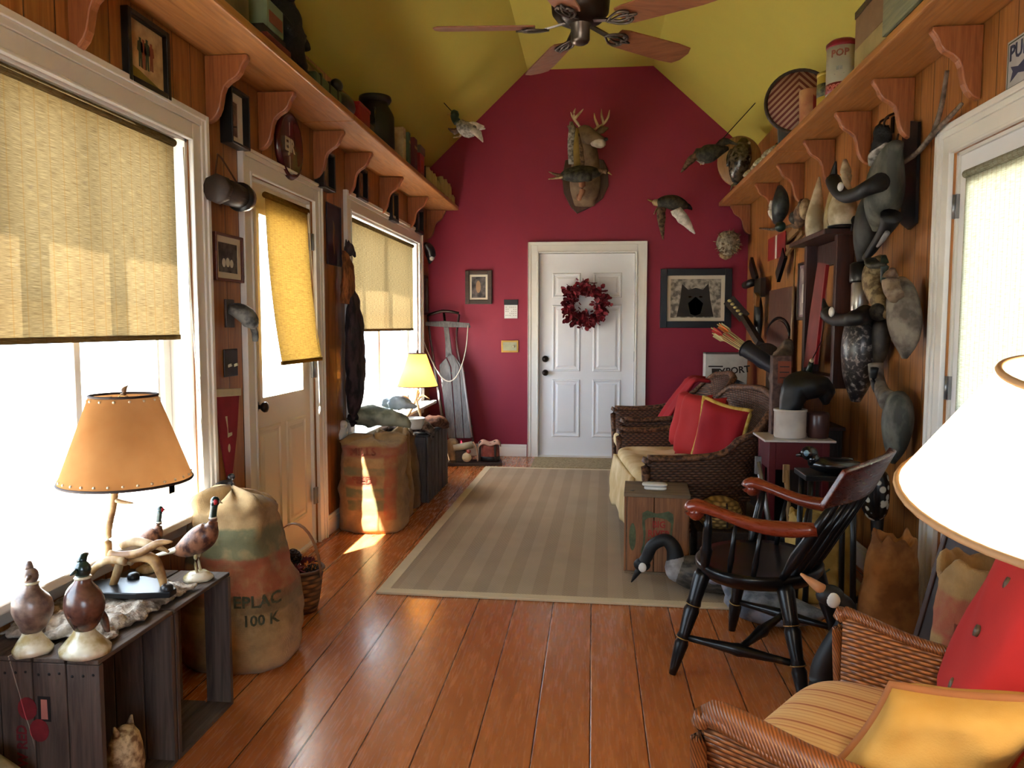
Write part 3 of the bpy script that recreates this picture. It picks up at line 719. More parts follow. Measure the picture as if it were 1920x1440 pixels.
part('tail', B().tube([(.03, .03, -.86), (.035, .03, -.90), (.03, .03, -.945)], [.03, .035, .008], 12, 4).jit(.01, 25), PELTD, t)
# small white marked mount in the far corner
t = thing('small_bird_mount', 'tiny dark bird mount with white breast in the left far corner', 'mounted bird', P(800, 474, x=XL + .05))
part('body', B().tube([(0, -.06, .08), (.02, 0, .05), (.03, .05, -.02), (.01, .08, -.10)], [.02, .045, .05, .008], 12, 3), BLACK, t)
part('breast', B().ell((.04, .04, -.03), (.03, .035, .045)), INKW, t)
# ---------------------------------------------------------------- things on the left shelf (top of shelf at SZ1)
def boxthing(name, label, cat, loc, d, m, rz=0, bevel=.004, parts=(), group=None):
    """box standing at loc (base centre) with extra parts (name, builder, material)"""
    t = thing(name, label, cat, loc, rz, group)
    part('body', B().box((0, 0, d[2] / 2), d), m, t, bevel=bevel)
    for nm, b, mm in parts: part(nm, b, mm, t)
    return t
OLDBOX = two('olive_card', (74, 66, 44), (104, 92, 62), .8, 6); GREENP = plain('dull_green_paint', (58, 78, 58), .5); REDP = plain('red_tin_paint', (128, 20, 24), .45); TANP = two('tan_card', (150, 124, 84), (186, 160, 116), .8, 8)
ZS = SZ1 + .001
xs = XL + .17
ya = P(420, 20, x=xs).y
boxthing('old_box', 'dim olive box standing upright on the left shelf nearest the camera', 'box', (xs, 2.98, ZS), (.2, .22, .32), OLDBOX, parts=[('lid_edge', B().box((0, 0, .322), (.206, .226, .012)), GFR)])
t = thing('book_stack', 'low stack of red edged books under the shaggy black figure', 'book', (xs, 3.32, ZS))
part('book', B().box((0.03, 0, .018), (.2, .26, .036)), plain('old_red_cloth', (90, 26, 24), .8), t, bevel=.003)
part('book', B().box((0.02, .0, .056), (.18, .24, .038)), plain('bark_brown', (44, 36, 28), .8), t, bevel=.003)
t = thing('label_box', 'small pale green labelled carton on the left shelf', 'box', (xs + .05, 3.33, ZS + .078))
part('carton', B().box((0, 0, .06), (.12, .17, .12)), plain('pale_green_card', (110, 122, 96), .8), t, bevel=.003)
part('label', B().box((.061, 0, .05), (.002, .14, .05)), INKR, t)
SHAG = two('shaggy_black', (8, 8, 9), (26, 25, 26), .8, 30, bump=.8, bs=90)
t = thing('shaggy_figure', 'jagged black carved bear figure standing on the left shelf', 'figurine', (xs, 3.66, ZS))
b = B().tube([(0, .02, 0), (0, .02, .06), (0, 0, .17), (.01, -.02, .27), (.02, -.03, .34)], [.085, .10, .11, .085, .05], 18, 5).jit(.03, 16, 3); part('body', b, SHAG, t)
b = B().ell((.03, -.04, .37), (.06, .055, .055)).tube([(.05, -.05, .37), (.10, -.08, .355)], [.03, .02], 8)
for y in (-.075, -.005): b.ell((.02, y, .42), (.02, .015, .022))
part('head', b.jit(.01, 20), SHAG, t)
for y in (-.09, .10): part('leg', B().tube([(0.02, y * .6, .10), (.06, y * .8, .04), (.09, y * .8, .02)], [.045, .04, .025], 10, 2).jit(.008, 20), SHAG, t)
for y in (-.11, .08): part('arm', B().tube([(0.02, y * .7, .24), (.07, y, .19), (.10, y * .8, .15)], [.035, .03, .02], 10, 2).jit(.01, 20), SHAG, t)
b = B().box((0, 0, .04), (.07, .40, .08))
t = thing('rod_case', 'long dull green case lying along the left shelf', 'case', (XL + .245, 4.02, ZS)); part('case_body', b, GREENP, t, bevel=.012)
for y in (-.13, .0, .13): part('strap', B().box((0, y, .041), (.074, .02, .085)), plain('black_strap', (20, 24, 20), .6), t)
t = thing('leaning_picture', 'thin framed farm scene leaning against the ceiling on the left shelf', 'picture', (XL + .085, 4.3, ZS), rot=(0, -.12, 0))
part('frame', B().xf(Matrix.Identity(4)).box((0, -.235, .15), (.015, .012, .3)).box((0, .235, .15), (.015, .012, .3)).box((0, 0, .294), (.015, .47, .012)).box((0, 0, .006), (.015, .47, .012)), OLIVE, t)
part('picture', B().box((-.001, 0, .15), (.008, .46, .28)), two('farm_scene', (96, 70, 40), (150, 128, 80), .7, 7), t)
part('painted_barn', B().box((.004, .1, .09), (.002, .24, .14)), INKR, t)
t = thing('glass_bottle', 'small dark green bottle before the leaning picture', 'bottle', (XL + .165, 4.15, ZS)); part('glass_body', B().lathe([(0, 0), (.028, 0), (.03, .01), (.03, .10), (.012, .125), (.011, .15), (.014, .155), (0, .156)], 16), plain('green_glass', (34, 46, 40), .12, spec=.7), t)
t = thing('carved_decoy', 'dark little decoy crouched on the left shelf edge', 'decoy', (XL + .235, 4.36, ZS)); part('body', B().tube([(0, -.17, .05), (0, -.1, .06), (0, .02, .065), (0, .12, .07), (0, .16, .08)], [.01, .05, .06, .04, .01], 14, 3), BLACK, t); part('head', B().ell((0, -.1, .14), (.035, .05, .035)).tube([(0, -.08, .06), (0, -.09, .13)], [.03, .025], 10), BLACK, t)
boxthing('tin_box', 'bright red tin box on the left shelf by the milk can', 'tin', (XL + .2, 4.68, ZS), (.14, .22, .13), REDP, parts=[('lid', B().box((0, 0, .132), (.146, .226, .02)), REDP)])
boxthing('small_block', 'small dark grey block beside the milk can', 'box', (XL + .2, 4.87, ZS), (.12, .09, .08), plain('slate', (38, 40, 40), .6))
t = thing('milk_can', 'dark iron milk can with lid and side handle on the left shelf', 'milk can', (XL + .18, 5.22, ZS))
IRON = plain('dark_iron', (30, 26, 24), .5, .4, var=.35)
part('can_body', B().lathe([(0, 0), (.125, 0), (.13, .012), (.128, .22), (.12, .245), (.10, .28), (.088, .30), (.088, .315), (0, .316)], 28), IRON, t)
ld = part('lid', B().lathe([(0, .315), (.10, .315), (.112, .335), (.108, .355), (.04, .365), (0, .366)], 28), IRON, t)
part('lid_knob', B().lathe([(0, .364), (.01, .366), (.013, .38), (0, .386)], 12), IRON, ld)
for a in (-1, 1): part('handle', B().tube([(.03, a * .115, .25), (.04, a * .16, .235), (.04, a * .165, .17), (.03, a * .128, .15)], .007, 8, 3), IRON, t)
for nm, lab, y, w, h, m in (('book', 'tan backed book beside the milk can', 5.62, .085, .25, TANP), ('book', 'slim green book next to the tan book', 5.78, .05, .255, GREENP), ('book', 'dark red ledger next to the slim green book', 5.98, .10, .26, plain('oxblood_cloth', (84, 18, 24), .7))):
    t = boxthing(nm, lab, 'book', (XL + .2, y, ZS), (.17, w, h), m, group='upright books on the left shelf', bevel=.006, parts=[('title_band', B().box((.0855, 0, h * .72), (.002, w * .8, .02)), plain('gold_leaf', (150, 116, 50), .5, .3))])
t = boxthing('tea_tin', 'red tin with a silver lid on the left shelf', 'tin', (XL + .2, 6.27, ZS), (.14, .16, .2), REDP, parts=[('lid', B().box((0, 0, .23), (.15, .17, .06)), plain('dull_silver', (110, 104, 98), .5, .5)), ('label', B().box((.071, 0, .1), (.002, .08, .09)), plain('orange_label', (160, 60, 30), .7))])
boxthing('small_block', 'small black block leaning beyond the red tin', 'box', (XL + .2, 6.48, ZS), (.1, .06, .15), BLACK, rz=.2)
SHOT = plain('yellowed_card', (170, 148, 96), .6, var=.15); SHOTG = plain('grey_bottle', (120, 112, 92), .4)
t0 = thing('shot_shell', 'x', 'bottle', (XL + .24, 6.6, ZS), 0, 'small bottles and shells at the far end of the left shelf')
part('tube', B().lathe([(0, 0), (.033, 0), (.034, .02), (.032, .13), (.022, .15), (.02, .165), (0, .166)], 14), SHOT, t0)
part('base_cap', B().lathe([(0, -.0005), (.036, 0), (.036, .03), (.0335, .031)], 14), BRASS, t0)
spots = [(.24, 6.60, .9), (.24, 6.72, .95), (.24, 6.84, .95), (.25, 6.94, .7), (.2, 7.05, 1.1), (.25, 7.14, 1.15), (.2, 7.24, 1.25), (.25, 7.33, 1.2), (.2, 7.42, 1.2), (.25, 7.50, 1.15), (.22, 7.58, .8), (.26, 7.62, .6)]
for i, (dx, y, s_) in enumerate(spots):
    lab = f'{ORD[i] if i < 9 else ["tenth","eleventh","twelfth"][i-9]} little tan bottle, counted from the red tin towards the red wall'
    if i == 0: t0['label'] = lab; continue
    dup(t0, (XL + dx, y, ZS), 0, lab, (1, 1, s_))

# ---------------------------------------------------------------- things on the right shelf
xr = XR - .16
t = thing('wooden_crate', 'grey green printed wooden crate on the right shelf nearest the camera', 'crate', (XR - .126, 3.3, ZS))
CRG = wood('weathered_green_board', (96, 98, 76), (134, 134, 106), 'y', .7)
part('end_board', B().box((0, .235, .14), (.225, .02, .28)), CRG, t, bevel=.003); part('end_board', B().box((0, -.235, .14), (.24, .02, .28)), CRG, t, bevel=.003)
part('side_board', B().box((-.128, 0, .16), (.016, .5, .24)), CRG, t, bevel=.003); part('side_board', B().box((.116, 0, .14), (.016, .5, .28)), CRG, t, bevel=.003); part('bottom_board', B().box((0, 0, .012), (.24, .5, .024)), CRG, t)
part('lettering', text_b('DRY CELLS', .07, .001, .9).xf(Matrix.Translation((-.1275, 0, .15)) @ Matrix.Rotation(-pi / 2, 4, 'Z')), GREENP, t)
t = thing('cardboard_box', 'brown and tan cardboard carton with dark lid on the right shelf', 'box', (XR - .115, 3.82, ZS))
CARD = plain('brown_card', (120, 92, 62), .85); CARDL = plain('tan_card_lower', (146, 128, 80), .85)
part('lower_half', B().box((0, 0, .075), (.215, .42, .15)), CARDL, t, bevel=.003); part('upper_half', B().box((0, 0, .225), (.215, .42, .15)), CARD, t, bevel=.003)
part('lid', B().box((0, 0, .315), (.222, .43, .035)), GFR, t, bevel=.003); part('hand_hole', B().lathe([(0, 0), (.035, 0), (.035, .002), (0, .002)], 20, (0, -.2105, .24), (pi / 2, 0, 0)).box((0, -.2105, .262), (.05, .001, .012)), BLACK, t)
t = thing('popcorn_can', 'tall white printed can with a red lid on the right shelf', 'can', (XR - .205, 4.28, ZS))
part('can_body', B().lathe([(0, 0), (.075, 0), (.077, .01), (.077, .245), (0, .246)], 28), plain('white_tin', (176, 172, 158), .45), t)
part('lid', B().lathe([(0, .245), (.079, .245), (.081, .25), (.081, .268), (.06, .285), (0, .288)], 28), plain('crimson_lid', (120, 10, 36), .35), t)
part('red_band', B().lathe([(.0775, .012), (.0785, .012), (.0785, .06), (.0775, .06)], 28), REDP, t)
def wrap(b, r):   # bend flat lettering (x, z at y=0) round a can of radius r, front at -y
    b.v = [V(((r - p.y) * sin(p.x / r), -(r - p.y) * cos(p.x / r), p.z)) for p in b.v]; return b
RZ = Matrix.Rotation(-.45, 4, 'Z')
part('lettering', wrap(text_b('POPCORN', .036, .0006, .9, True).xf(Matrix.Translation((0, 0, .036))), .079).xf(RZ), plain('pink_ink', (200, 120, 110), .6), t)
part('lettering', wrap(text_b('POP', .05, .0006, 1, True).xf(Matrix.Translation((0, 0, .205))), .078).xf(RZ), INKR, t)
part('lettering', wrap(B().box((0, 0, .10), (.05, .001, .003)).box((0, 0, .13), (.03, .001, .02)), .0778).xf(RZ), plain('grey_ink', (120, 120, 112), .7), t)
t = boxthing('cereal_carton', 'narrow yellow and orange carton behind the white can', 'box', (XR - .085, 4.16, ZS), (.12, .08, .36), plain('yellow_carton', (176, 150, 50), .7), parts=[('orange_panel', B().box((0, -.041, .2), (.09, .002, .2)), plain('orange_label', (160, 60, 30), .7))])
t = thing('mustard_tin', 'short yellow tin with a dark picture on the right shelf', 'tin', (XR - .21, 4.49, ZS))
part('can_body', B().lathe([(0, 0), (.058, 0), (.06, .006), (.06, .165), (.055, .17), (0, .171)], 24), plain('mustard_paint', (176, 152, 60), .45), t)
part('picture_band', B().lathe([(.0604, .055), (.0612, .055), (.0612, .125), (.0604, .125)], 24), two('tin_picture', (22, 28, 22), (120, 116, 80), .5, 26), t)
part('lid', B().lathe([(0, .17), (.062, .17), (.062, .186), (0, .187)], 24), plain('mustard_paint', (176, 152, 60), .45), t)
t = thing('round_tray', 'round dark tray with red and cream chevrons standing at the back of the right shelf', 'tray', (XR - .215, 5.10, ZS + .212), rot=(pi / 2 - .1, 0, -.2))
part('tray_rim', B().lathe([(.185, -.012), (.204, -.012), (.209, .0), (.204, .014), (.19, .014), (.185, .0)], 40), DWOOD, t)
tm = NT('chevron_weave'); s_ = tm.xyz(); f_ = tm.ma('FRACT', tm.ma('MULTIPLY', tm.ma('ADD', tm.ma('ABSOLUTE', s_[0]), s_[1]), 24.0))
part('tray_face', B().lathe([(0, -.008), (.188, -.008), (.188, .004), (0, .004)], 40), tm.fin(tm.ramp(f_, [(.46, L(104, 40, 40)), (.54, L(176, 140, 120))]), .7), t)
t = thing('stoneware_mug', 'tall tan and red glazed mug on the right shelf before the tray', 'mug', (XR - .2, 4.86, ZS))
part('mug_body', B().lathe([(0, 0), (.062, 0), (.066, .01), (.072, .2), (.07, .205), (.064, .2), (.058, .02), (0, .018)], 28), two('tan_glaze', (150, 96, 70), (186, 140, 96), .35, 5), t)
part('red_panel', B().rings([[V((.0705 * cos(a) , .0705 * sin(a), z)) for a in [radians(262 + 7 * k) for k in range(14)]] for z in (.012, .19)], cap=False), plain('crimson_glaze', (130, 20, 34), .3), t)
t = thing('slate_decoy', 'flat grey goose silhouette board on the right shelf', 'decoy', (XR - .2, 5.42, ZS), pi / 2); t.scale = (1, .62, 1.05)
part('board', B().prism([(-.1, 0), (-.11, .14), (-.075, .26), (-.05, .33), (-.02, .34), (.02, .28), (.09, .2), (.1, 0)], (-.01, 0, 0), (0, -1, 0), (0, 0, 1), (.02, 0, 0)), plain('slate_grey_paint', (86, 88, 86), .7), t, bevel=.004)
part('bill_tip', B().prism([(-.045, .332), (-.035, .37), (-.02, .37), (-.012, .338)], (-.009, 0, 0), (0, -1, 0), (0, 0, 1), (.018, 0, 0)), BLACK, t)
FIGC = two('mottled_figurine', (90, 84, 70), (176, 166, 140), .5, 40)
t0 = thing('bird_figurine', 'x', 'figurine', (XR - .22, 5.72, ZS), 0, 'little bird figurines along the right shelf')
part('body', B().tube([(-.06, 0, .03), (-.02, 0, .045), (.03, 0, .06), (.045, 0, .085)], [.008, .03, .032, .012], 12, 3), FIGC, t0)
part('head', B().ell((.05, 0, .10), (.022, .019, .02)).tube([(.065, 0, .1), (.09, 0, .095)], [.008, .002], 8), plain('bird_head_dark', (40, 36, 30), .5), t0)
part('base', B().lathe([(0, 0), (.04, 0), (.036, .012), (0, .014)], 16), plain('base_brown', (90, 66, 46), .6), t0)
for i, (y, s_, r_) in enumerate(((5.68, .9, .2), (5.83, 1.05, -.3), (5.98, .85, .3), (6.12, 1.05, -.2), (6.27, .95, .2), (6.42, .8, -.3), (6.56, 1.0, .2))):
    lab = f'{ORD[i]} mottled bird figurine past the grey silhouette on the right shelf'
    if i == 0: t0['label'] = lab; t0.rotation_euler = (0, 0, r_); t0.scale = (s_,) * 3; t0.location.y = y; continue
    dup(t0, (XR - .22, y, ZS), r_, lab, s_)
# ---------------------------------------------------------------- left side: crates, lamp, figurines, sacks
def PP(px, py, p0, n_):
    """pixel on an inclined plane through p0 with normal n_"""
    d = CAMR @ V((px - 960, 720 - py, -FPX)); n_ = V(n_)
    return CAMP + d * ((V(p0) - CAMP).dot(n_) / d.dot(n_))
CRATEW = wood('weathered_crate_board', (60, 48, 42), (104, 88, 76), 'y', .75, 1.0)
CRATEE = wood('weathered_crate_end', (58, 46, 42), (100, 84, 74), 'z', .75, 1.0)
DARKW = wood('dark_crate_inside', (30, 22, 20), (54, 42, 36), 'z', .8); GREYW = wood('grey_slat', (58, 50, 48), (96, 86, 82), 'z', .75)
APPLE = plain('faded_red_ink', (110, 26, 34), .8, var=.3, vs=30); PALEL = plain('faded_pink_label', (172, 110, 100), .8); INKB = plain('crate_black_ink', (24, 20, 20), .8, var=.3)
def side_crate(label, loc, ln, wd, h, prints=False, gap=False):
    """slatted crate lying on its side, open towards +x"""
    t = thing('apple_crate', label, 'crate', loc, 0, 'apple crates under the window')
    hx = wd / 2
    for y, nm in ((-ln / 2 + .009, 'near'), (ln / 2 - .009, 'far')):
        n_ = 4; xs_ = [-hx + .0 + (i + .5) * wd / n_ for i in range(n_)]
        for i, x in enumerate(xs_):
            if gap and nm == 'far' and i == 2: continue
            e = part('end_board', B().box((x, y, h / 2), (wd / n_ - .004, .018, h - .002)), CRATEE, t, bevel=.002)
            if nm == 'near':
                b = B()
                for q in (-.03, .0, .028): b.ell((x + q, y - .009, h - .03 + .006 * sin(q * 90)), (.004, .002, .004), None, 8, 5)
                part('nail_heads', b, INKB, e)
    for i in range(4):
        x = -hx + (i + .5) * wd / 4
        part('top_slat', B().box((x, 0, h + .0065), (wd / 4 - .008, ln, .012)), CRATEW, t, bevel=.002)
        part('bottom_slat', B().box((x, 0, .007), (wd / 4 - .006, ln - .037, .013)), CRATEW, t)
    for i in range(4):
        z = .03 + (i + .5) * (h - .04) / 4
        part('back_slat', B().box((-hx - .007, 0, z), (.013, ln, (h - .04) / 4 - .012)), DARKW, t)
    return t
CX0, CX1 = -1.625, -1.25; cxm = (CX0 + CX1) / 2; CH = .462
ca = side_crate('near weathered apple crate with faded red apples printed on its end', (cxm, 1.945, .001), .35, CX1 - CX0, CH)
cb = side_crate('far weathered apple crate beside the tall burlap sack', (cxm, 2.305, .001), .355, CX1 - CX0, CH, gap=True)
ye = -.1755
pr = [('apple_print', APPLE, circ(-.018, .337, .027, .031)), ('apple_print', APPLE, circ(.013, .28, .027, .031)), ('label_print', PALEL, [(.020, .311), (.039, .311), (.038, .364), (.021, .364)]), ('label_border', INKB, [(.012, .305), (.047, .305), (.047, .372), (.012, .372)])]
for nm, m, pl in pr: part(nm, B().prism(pl, (0, ye + (.0008 if nm == 'label_border' else .0004), 0), (1, 0, 0), (0, 0, 1), (0, -.001, 0)), m, ca)
tb = text_b('W RED', .040, .0006, .9, True).xf(Matrix.Translation((-.036, ye, .235)) @ Matrix.Rotation(-pi / 2, 4, 'Y'))
part('lettering', tb, APPLE, ca)
ZT = CH + .0145
# sheepskin on top
SKIN = two('grey_sheepskin', (120, 106, 92), (196, 184, 168), .95, 26, bump=1, bs=120)
def skin(u, v):
    x = (u - .5) * .33; y = (v - .5) * .46; e = min(u, 1 - u, v, 1 - v)
    return (x + noise.noise(V((v * 7, 1, 0))) * .03, y + noise.noise(V((u * 7, 5, 0))) * .03, .010 + .028 * min(1, e * 9) * (.75 + .7 * noise.noise(V((u * 8, v * 13, 2)))))
b = B().grid(skin, 44, 60, .006).jit(.007, 55)
one('sheepskin', b, SKIN, 'lumpy grey sheepskin spread over the tops of the apple crates', 'sheepskin', (-1.455, 2.09, ZT), rz=-.05)
# antler lamp
ANT = two('pale_antler', (150, 118, 76), (214, 196, 158), .45, 14, stretch=(1, 1, .4)); ANTB = two('brown_antler', (120, 84, 48), (190, 152, 100), .45, 12)
PARCH = translu('parchment_shade', (172, 126, 80), .42, (150, 102, 58), vs=5)
LACE = plain('dark_leather_lace', (52, 34, 26), .7); NAIL = plain('pale_stud', (226, 206, 170), .3, .3)
def lampshade(t, r0, r1, z0, z1, m, studs=0, lace=True, th=.002, n=48, trim=None):
    b = B(); b.rings([[V((r * cos(2 * pi * j / n), r * sin(2 * pi * j / n), z)) for j in range(n)] for r, z in ((r0, z0), ((r0 * .5 + r1 * .5), (z0 + z1) / 2), (r1, z1))], cap=False)
    s_ = part('lamp_shade', b, m, t)
    if lace:
        for r, z in ((r0, z0), (r1, z1)):
            part('rim', B().tube([(r * cos(2 * pi * j / 40), r * sin(2 * pi * j / 40), z) for j in range(40)], .0042, 6, close=True), trim or LACE, s_)
    if studs:
        s0 = None
        for r, z, k in ((r0, z0 + .012, studs), (r1, z1 - .012, studs // 2)):
            r -= .012 * (r0 - r1) / (z1 - z0) * (1 if r == r0 else -1)
            for j in range(k):
                a = 2 * pi * j / k
                if s0 is None: o = s0 = part('stud', B().ell((0, 0, 0), .0042, None, 8, 5), NAIL, s_)
                else: o = s0.copy(); C.objects.link(o); o.parent = s_
                o.location = (r * cos(a), r * sin(a), z)
    return s_
LY = 2.15
lp = thing('antler_lamp', 'antler table lamp with a laced parchment shade on the near crates', 'lamp', (-1.415, LY, ZT + .044))
def L0(pts, y=LY): return [p - V((-1.415, y, ZT + .03)) + V((0, y - LY, 0)) for p in W(pts, y=y)]
pl = [(-.16, -.045), (-.05, -.075), (.07, -.07), (.165, -.05), (.165, -.012), (.10, .05), (.0, .085), (-.10, .045), (-.165, -.01)]
part('base_plate', B().prism(pl, (0, 0, 0), (1, 0, 0), (0, 1, 0), (0, 0, .018)), BLACK, lp, bevel=.003)
stem = L0([(205, 1050), (203, 1030), (204, 1000), (212, 960), (216, 925)])
part('antler_stem', B().tube([stem[0] + V((.02, 0, -.03))] + stem, [.010, .012, .011, .010, .010, .012], 10, 4), ANTB, lp)
part('antler_leg', B().tube(L0([(250, 1062), (228, 1052), (222, 1075), (212, 1105), (200, 1128)]), [.014, .013, .013, .011, .006], 10, 4), ANT, lp)
part('antler_leg', B().tube(L0([(235, 1060), (205, 1058), (180, 1072), (165, 1092), (160, 1112)], 2.12), [.013, .013, .011, .009, .004], 10, 4), ANT, lp)
part('antler_leg', B().tube(L0([(232, 1062), (262, 1052), (288, 1058), (302, 1085), (308, 1112)]), [.013, .016, .017, .014, .010], 10, 4), ANTB, lp)
part('antler_beam', B().tube(L0([(205, 1045), (225, 1050), (262, 1045), (295, 1028), (324, 1024)], 2.13), [.010, .013, .013, .012, .003], 10, 4), ANTB, lp)
part('antler_beam', B().tube([p + V((0, .05, .0)) for p in L0([(210, 1040), (232, 1032), (258, 1036), (278, 1042), (300, 1052)])], [.013, .014, .013, .01, .004], 10, 4), ANT, lp)
part('antler_tine', B().tube(L0([(216, 946), (232, 950), (250, 952)]), [.008, .006, .002], 8, 3), ANT, lp)
for x, y in ((-.13, -.035), (.145, -.03), (-.02, .06)): part('foot_collar', B().lathe([(0, .0), (.018, .0), (.018, .03), (.012, .035), (0, .036)], 12, (x, y, .0)), BLACK, lp)
sc_ = L0([(238, 915), (222, 750)]); zb, zt_ = sc_[0].z + .012, sc_[1].z
shx = sc_[0].x
part('socket', B().tube([stem[-1], V((shx, 0, zb + .03)), V((shx, 0, zb + .10))], [.013, .012, .014], 12), DARKM, lp)
part('bulb', B().lathe([(0, 0), (.012, .0), (.014, .02), (.028, .055), (.024, .08), (0, .092)], 16, (shx, 0, zb + .10)), plain('bulb_glass', (220, 220, 215), .2), lp)
b = B()
n0 = lampshade(lp, .186, .094, zb, zt_, PARCH, 30)
n0.location.x = shx
part('harp', B().tube([(shx - .04, 0, zb + .1), (shx - .05, 0, zb + .18), (shx - .02, 0, zt_ - .01), (shx, 0, zt_), (shx + .02, 0, zt_ - .01), (shx + .05, 0, zb + .18), (shx + .04, 0, zb + .1)], .002, 6, 3), BRASS, lp)
part('finial', B().tube([(shx, 0, zt_), (shx, 0, zt_ + .012), (shx + .006, 0, zt_ + .022), (shx + .016, 0, zt_ + .03)], [.008, .009, .006, .001], 8, 2), ANTB, lp)

# glazed bird figurines
GLZ = two('grey_brown_glaze', (82, 62, 56), (130, 106, 92), .28, 26, spec=.6); GLZP = two('plum_brown_glaze', (62, 36, 32), (104, 66, 52), .25, 18, spec=.6); CRMG = two('cream_glaze', (170, 150, 100), (222, 214, 190), .25, 16, spec=.6); GRNG = plain('dark_green_glaze', (20, 44, 40), .2, spec=.7); REDG = plain('red_wattle', (150, 24, 30), .3); IRID = two('pheasant_back', (60, 34, 30), (140, 96, 70), .35, 34)
def quail(label, loc, rz, s_, m, hm, base_r, wide):
    t = thing('quail_figurine', label, 'figurine', loc, rz); 
    b = B().tube([(-.01, 0, .055), (0, 0, .08), (.004, 0, .115), (0, 0, .15), (.002, 0, .175), (.004, 0, .19)], [(.02, .018), (.038, .034), (.05, .044), (.043, .038), (.022, .022), (.016, .016)], 20, 4, up=(0, 1, 0)); part('body', b, m, t)
    h_ = part('head', B().ell((.002, 0, .208), (.021, .019, .024)).tube([(.004, -.012, .21), (.006, -.034, .204)], [.009, .002], 8), hm, t)
    part('crest', B().tube([(.0, .0, .225), (-.004, .008, .238), (-.006, .022, .242)], [.012, .01, .003], 8, 2), hm, h_)
    part('collar', B().lathe([(.0185, .186), (.0205, .189), (.0185, .192)], 18, (.003, 0, 0)), CRMG, t)
    part('tail', B().tube([(0, .03, .10), (0, .05, .07), (0, .06, .03)], [(.02, .012), (.018, .009), (.01, .005)], 10, 3), m, t)
    part('legs', B().tube([(-.008, -.004, .06), (-.009, -.006, .02)], .01, 8).tube([(.01, -.004, .06), (.012, -.006, .02)], .01, 8), CRMG, t)
    part('rock_base', B().lathe([(0, 0), (base_r, 0), (base_r * 1.02, .012), (base_r * .8, .026), (base_r * .45, .05), (.022, .07), (0, .072)], 24, sy=.85).jit(.005 if not wide else .001, 40), CRMG, t)
    t.scale = (s_,) * 3
quail('grey brown quail figurine on a rough rock base, leftmost on the crates', P(62, 1222, z=ZT + .002), .3, .98, GLZ, GLZ, .05, False)
quail('plum brown quail figurine on a smooth cream base at the crate edge', P(160, 1222, z=ZT + .002), -.35, 1.06, GLZP, GRNG, .064, True)
def pheasant(label, loc, rz, s_):
    t = thing('pheasant_figurine', label, 'figurine', loc, rz); t.scale = (s_ * .9, s_ * 1.1, s_ * 1.25)
    part('body', B().tube([(-.09, 0, .075), (-.05, 0, .085), (0, 0, .105), (.045, 0, .125), (.06, 0, .15), (.062, 0, .17)], [(.008, .008), (.028, .026), (.04, .038), (.034, .034), (.018, .018), (.013, .013)], 18, 4), IRID, t)
    part('tail', B().tube([(-.06, 0, .085), (-.12, 0, .072), (-.2, 0, .055)], [(.02, .01), (.013, .006), (.003, .002)], 10, 3), CRMG, t)
    n_ = part('neck', B().tube([(.06, 0, .162), (.064, 0, .185), (.068, 0, .205)], [.0135, .012, .013], 14, 3).ell((.071, 0, .212), (.017, .013, .014)), GRNG, t)
    part('neck_ring', B().lathe([(.0125, 0), (.0152, .003), (.0125, .006)], 16, (.0615, 0, .165)), CRMG, t)
    part('wattle', B().ell((.076, -.009, .212), (.009, .005, .008)).ell((.076, .009, .212), (.009, .005, .008)), REDG, n_)
    part('bill', B().tube([(.084, 0, .212), (.098, 0, .207)], [.005, .001], 8), CRMG, n_)
    for y in (-.012, .014): part('leg', B().tube([(.0, y, .075), (-.004, y, .045), (.004, y, .015)], [.009, .005, .005], 8, 2), CRMG, t)
    part('rock_base', B().lathe([(0, 0), (.055, 0), (.054, .008), (.03, .02), (0, .022)], 20, sy=.8).jit(.004, 40), CRMG, t)
pheasant('ringneck pheasant figurine with red face on the far end of the crates', P(372, 1085, z=ZT + .002), .12, 1.0)
pheasant('second smaller pheasant figurine half hidden behind the antler lamp', P(292, 1070, z=ZT + .002) + V((-.03, .0, 0)), .9, .78)
# birds stored inside the near crate
OWLM = two('owl_plaster', (120, 92, 66), (206, 186, 150), .5, 44, bump=.5, bs=90)
t = thing('owl_ornament', 'cream and brown scaly owl ornament inside the near crate', 'ornament', (-1.30, 1.93, .0155))
part('body', B().lathe([(0, 0), (.05, 0), (.055, .02), (.062, .08), (.058, .13), (.048, .165), (.03, .19), (0, .2)], 20, sx=.75, sy=1).jit(.006, 60), OWLM, t)
part('ear_tuft', B().tube([(0, -.03, .185), (0, -.04, .215)], [.012, .003], 8).tube([(0, .03, .185), (0, .04, .21)], [.012, .003], 8), OWLM, t)
t = thing('carved_bird', 'dim carved brown bird standing inside the near crate', 'figurine', (-1.40, 1.86, .0155))
part('body', B().lathe([(0, 0), (.03, 0), (.028, .03), (.02, .05), (.036, .09), (.034, .14), (.018, .17), (.024, .20), (.012, .225), (0, .23)], 16), GLZ, t); part('bill', B().tube([(.015, 0, .205), (.05, 0, .2)], [.008, .002], 8), CRMG, t)
# corner of a pale cushion at the left edge
b = B().lathe([(0, .0), (.09, .01), (.12, .07), (.10, .2), (.05, .27), (0, .285)], 20).jit(.01, 12)
one('mossy_sack', b, two('pale_moss_cloth', (96, 100, 70), (170, 164, 136), .9, 10), 'pale greenish sack at the lower left frame edge before the crate', 'sack', (-1.485, 1.635, .0))

